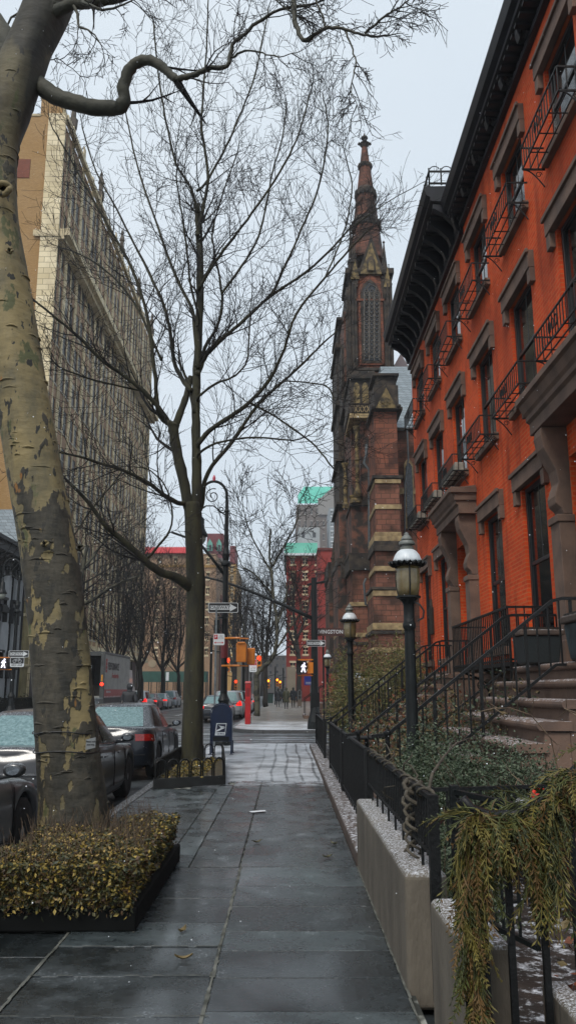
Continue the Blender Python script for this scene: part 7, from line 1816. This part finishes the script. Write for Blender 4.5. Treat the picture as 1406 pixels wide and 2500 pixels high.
b = MB(); q = P(223, 1815, 7.6); b.prism([(q.x - .04, q.z - .055), (q.x + .045, q.z - .035), (q.x + .045, q.z + .055), (q.x - .04, q.z + .035)], 'Y', 7.58, 7.59, 0); text_mb(b, 'Please curb', .018, q.x + .003, 7.578, q.z + .018, 1); text_mb(b, 'your dog', .018, q.x + .003, 7.578, q.z - .008, 1)
b.build('small_sign', [mat('grey_label', '6c6f70', rough=.5), M['signk']], pt)
up = MB(); tw = MB(); rnd = random.Random(9)
limb(up, tw, [(-210, -260), (-120, -100), (-40, 30), (10, 95), (40, 150), (55, 210)], 8.3, 8.0, .17, .15, rnd, n=0, L=(.1, .12), lev=3)
limb(up, tw, [(0, 130), (45, 160), (85, 198), (120, 226), (165, 247), (225, 262), (285, 264), (302, 250), (303, 205), (322, 165), (350, 147), (385, 155), (412, 178), (430, 197)], 8.05, 7.4, .12, .04, rnd, n=2, L=(.5, .9), up=.4, start=.5, kids=(4, 5, 4, 0), lev=2, wob=.009)
limb(up, tw, [(430, 195), (455, 188), (480, 180), (515, 165), (555, 160), (568, 110), (600, 80), (640, 45), (700, 20), (760, 10)], 7.4, 7.0, .035, .012, rnd, n=9, L=(.35, .75), up=.1, start=.1, kids=(4, 5, 4, 0))
limb(up, tw, [(565, 140), (600, 125), (640, 130), (680, 138), (735, 125)], 7.2, 6.8, .014, .004, rnd, n=5, L=(.25, .45), up=.0, kids=(4, 4, 4, 0))
limb(up, tw, [(120, 40), (170, 12), (230, 5), (290, -5), (340, -30)], 7.8, 7.5, .075, .05, rnd, n=2, L=(.4, .8), start=.4, up=-.6, kids=(4, 5, 4, 0), lev=2)
limb(up, tw, [(180, 10), (192, 45), (195, 66), (225, 80), (245, 110)], 7.7, 7.5, .02, .006, rnd, n=4, L=(.3, .55), up=-.3, kids=(4, 4, 4, 0))
limb(up, tw, [(200, 5), (250, 25), (300, 12), (335, -5)], 7.4, 7.0, .02, .006, rnd, n=5, L=(.3, .5), up=-.2, kids=(4, 4, 4, 0))
limb(up, tw, [(690, -80), (712, -30), (715, 20), (722, 60), (737, 97), (765, 88), (800, 68), (845, 72), (885, 84), (925, 90)], 7.0, 6.6, .034, .01, rnd, n=6, L=(.25, .5), up=0, start=.45, kids=(4, 5, 4, 0))
limb(up, tw, [(888, 82), (915, 60), (945, 35), (975, 15), (1010, -10)], 6.7, 6.4, .014, .006, rnd, n=8, L=(.25, .5), up=.0, kids=(4, 5, 4, 0))
limb(up, tw, [(842, 74), (855, 110), (868, 150), (860, 190), (858, 225), (872, 262)], 6.7, 6.5, .011, .003, rnd, n=9, L=(.2, .45), up=-.2, spread=.9, kids=(4, 4, 4, 0))
limb(up, tw, [(792, 68), (790, 45), (775, 15), (765, -20)], 6.8, 6.8, .012, .008, rnd, n=4, L=(.2, .4), up=0, kids=(4, 4, 4, 0))
limb(up, tw, [(640, -60), (660, -20), (690, 15), (735, 45)], 7.0, 7.0, .012, .006, rnd, n=6, L=(.25, .5), up=-.2, kids=(4, 5, 4, 0))
limb(up, tw, [(100, 130), (125, 95), (150, 70), (158, 50)], 7.9, 8.3, .008, .003, rnd, n=4, L=(.2, .35), up=.2, kids=(3, 3, 3, 0))
limb(up, tw, [(85, 165), (130, 145), (150, 150), (200, 190), (212, 230)], 8.2, 8.6, .008, .003, rnd, n=5, L=(.2, .4), up=.2, kids=(3, 4, 3, 0))
limb(up, tw, [(-60, 250), (-20, 180), (20, 60), (60, 20), (100, -30)], 9.5, 9.2, .02, .01, rnd, n=6, L=(.4, .8), up=.1, kids=(4, 4, 4, 0))
up.build('limbs', M['planeup'], pt, smooth=True); tw.build('crown', M['twigd'], pt)

def bg_tree(label, px, Y, r0, r1, seed, n=10, L=(1.6, 3.2), bark='bark', up=.5, group=None, extra=(), name='bare_tree', kids=(5, 5, 4, 0), lev=1):
    rnd = random.Random(seed); q = P(*px[0], Y); root = thing(name, label, 'tree', (q.x, Y, 0), group); a = MB(); t = MB()
    limb(a, t, px, Y, Y, r0, r1, rnd, n=n, start=.35, L=L, up=up, kids=kids, lev=lev, wob=.03)
    for e in extra: limb(a, t, e[0], Y, Y + rnd.uniform(-1.5, 1.5), e[1], e[2], rnd, n=e[3], start=.15, L=L, up=up, kids=kids, lev=lev, wob=.03)
    a.build('trunk', M[bark], root, smooth=True); t.build('crown', M['twigd'], root); return root
MINR[0] = .012
M['palebark'] = mat('pale_mottled_bark', '4a483a', '22221c', 3.5, .8, .3, 12, contrast=(.45, .55))
bg_tree('pale mottled street tree beside the red call post, bending right over the far pavement', [(628, 1747), (627, 1690), (627, 1648), (642, 1630), (660, 1614), (671, 1590), (675, 1556), (676, 1510), (668, 1460), (663, 1390), (657, 1350), (661, 1290)], 46, .17, .05, 1, 18, (1.5, 3), 'palebark', .4, extra=(([(672, 1590), (700, 1545), (730, 1500), (735, 1470)], .07, .03, 6), ([(627, 1640), (617, 1600), (600, 1555), (590, 1500)], .08, .03, 7), ([(663, 1385), (690, 1340), (722, 1280), (730, 1230)], .07, .03, 8), ([(663, 1400), (625, 1330), (600, 1270), (590, 1220)], .06, .02, 8), ([(678, 1520), (700, 1450), (690, 1400)], .07, .02, 6), ([(664, 1450), (620, 1400), (590, 1380), (575, 1330)], .06, .02, 7)))
bg_tree('straight dark street tree right of the pale one, its trunk almost upright', [(648, 1725), (648, 1665), (650, 1600), (656, 1530), (664, 1450), (660, 1390)], 75, .24, .07, 2, 12, (2, 4), 'bark', .4, extra=(([(650, 1610), (625, 1540), (610, 1480)], .12, .04, 8), ([(654, 1550), (690, 1480), (705, 1420)], .12, .04, 8)))
bg_tree('dark tree trunk behind the lit walk signal in front of the red building', [(730, 1712), (730, 1660), (729, 1605), (722, 1550), (716, 1480), (722, 1400)], 92, .33, .09, 3, 12, (2, 4), 'bark', .4, extra=(([(729, 1600), (705, 1540), (690, 1470)], .2, .05, 9), ([(725, 1560), (748, 1500), (762, 1430)], .18, .05, 9)))
for i, (x, Y, yt_, lab) in enumerate(((343, 66, 1390, 'bare street tree just behind the front of the box truck, leftmost of the far row'), (398, 80, 1420, 'middle bare tree of the far row, forking low above the white cars'), (436, 92, 1450, 'bare tree of the far row nearest the slender foreground trunk'), (285, 60, 1400, 'bare tree whose crown shows above the box truck roof'))):
    b_ = 1700; f = lambda t: b_ + (yt_ - b_) * t
    bg_tree(lab, [(x, 1712), (x + 1, 1660), (x, f(.3)), (x + 6, f(.6)), (x + 2, yt_)], Y, .28, .05, 60 + i, 13, (2.5, 4.5), 'bark', .6, 'bare street trees of the far left row',
            extra=(([(x, 1640), (x - 22, f(.4)), (x - 34, f(.8))], .14, .04, 9), ([(x, 1630), (x + 26, f(.42)), (x + 40, f(.85))], .14, .04, 9), ([(x, 1600), (x + 12, f(.6)), (x + 22, f(1))], .1, .03, 8)), kids=(5, 5, 5, 0))
bg_tree('pale-limbed plane tree in front of the tall apartment building, mostly behind the mottled trunk', [(190, 1712), (195, 1600), (190, 1480), (200, 1400), (215, 1330)], 58, .45, .1, 71, 8, (2, 4), 'palebark', .3, extra=(([(192, 1480), (230, 1462), (262, 1440), (300, 1420), (345, 1405)], .16, .05, 8), ([(195, 1400), (235, 1350), (265, 1310), (300, 1290)], .14, .04, 8)), name='plane_tree')
for i, (x, Y) in enumerate(((600, 150), (640, 175), (570, 130))):
    bg_tree(('hazy thicket-like bare tree far down the street behind the yellow signals', 'distant bare tree between the pale and the straight trunks', 'distant bare tree left of the yellow signals by the street lamp')[i], [(x, 1700), (x + 3, 1620), (x, 1540), (x + 6, 1450)], Y, .5, .12, 80 + i, 14, (5, 9), 'bark', .5, extra=(([(x, 1640), (x - 18, 1560), (x - 26, 1480)], .3, .08, 10), ([(x, 1640), (x + 20, 1560), (x + 30, 1480)], .3, .08, 10)), kids=(5, 5, 5, 0))
# overhead wires
b = MB()
for (A_, Bz) in ((P(-20, 1363, 50), P(160, 1366, 50)),): b.tube([tuple(A_), tuple(A_.lerp(Bz, .5) - V(0, 0, .05)), tuple(Bz)], .05, 5)
tag(b.build('overhead_wire', M['blackp']), 'dark horizontal cable crossing in front of the white house eaves', 'cable')

# snowflakes drifting in the air
rnd = random.Random(99); b = MB()
for i in range(1300):
    Y = rnd.uniform(3.5, 18); q = P(rnd.uniform(-100, 1500), rnd.uniform(-50, 2400), Y)
    if q.z < .3: continue
    r_ = rnd.uniform(.002, .0042); b.lathe(q.x, Y, [(0, q.z - r_), (r_, q.z), (0, q.z + r_)], 4)
tag(b.build('falling_snow', mat('snowflake', 'e6eaee', rough=.8)), 'fine snowflakes drifting down all through the air', 'snow', kind='stuff')

# ------------------------------------------------------------------ thin winter haze
hz = MB().box(-150, -70, -2.2, 260, 380, 100)
hm_ = bpy.data.materials.new('haze'); hm_.use_nodes = True; hn = hm_.node_tree.nodes; hn.clear()
pv = hn.new('ShaderNodeVolumePrincipled'); pv.inputs['Density'].default_value = .0006; pv.inputs['Color'].default_value = (.86, .9, .95, 1); pv.inputs['Anisotropy'].default_value = .2
ho_ = hn.new('ShaderNodeOutputMaterial'); hm_.node_tree.links.new(pv.outputs[0], ho_.inputs['Volume'])
h_ = hz.build('haze', hm_); h_['kind'] = 'stuff'; h_['label'] = 'thin pale winter haze filling the street'; h_['category'] = 'haze'
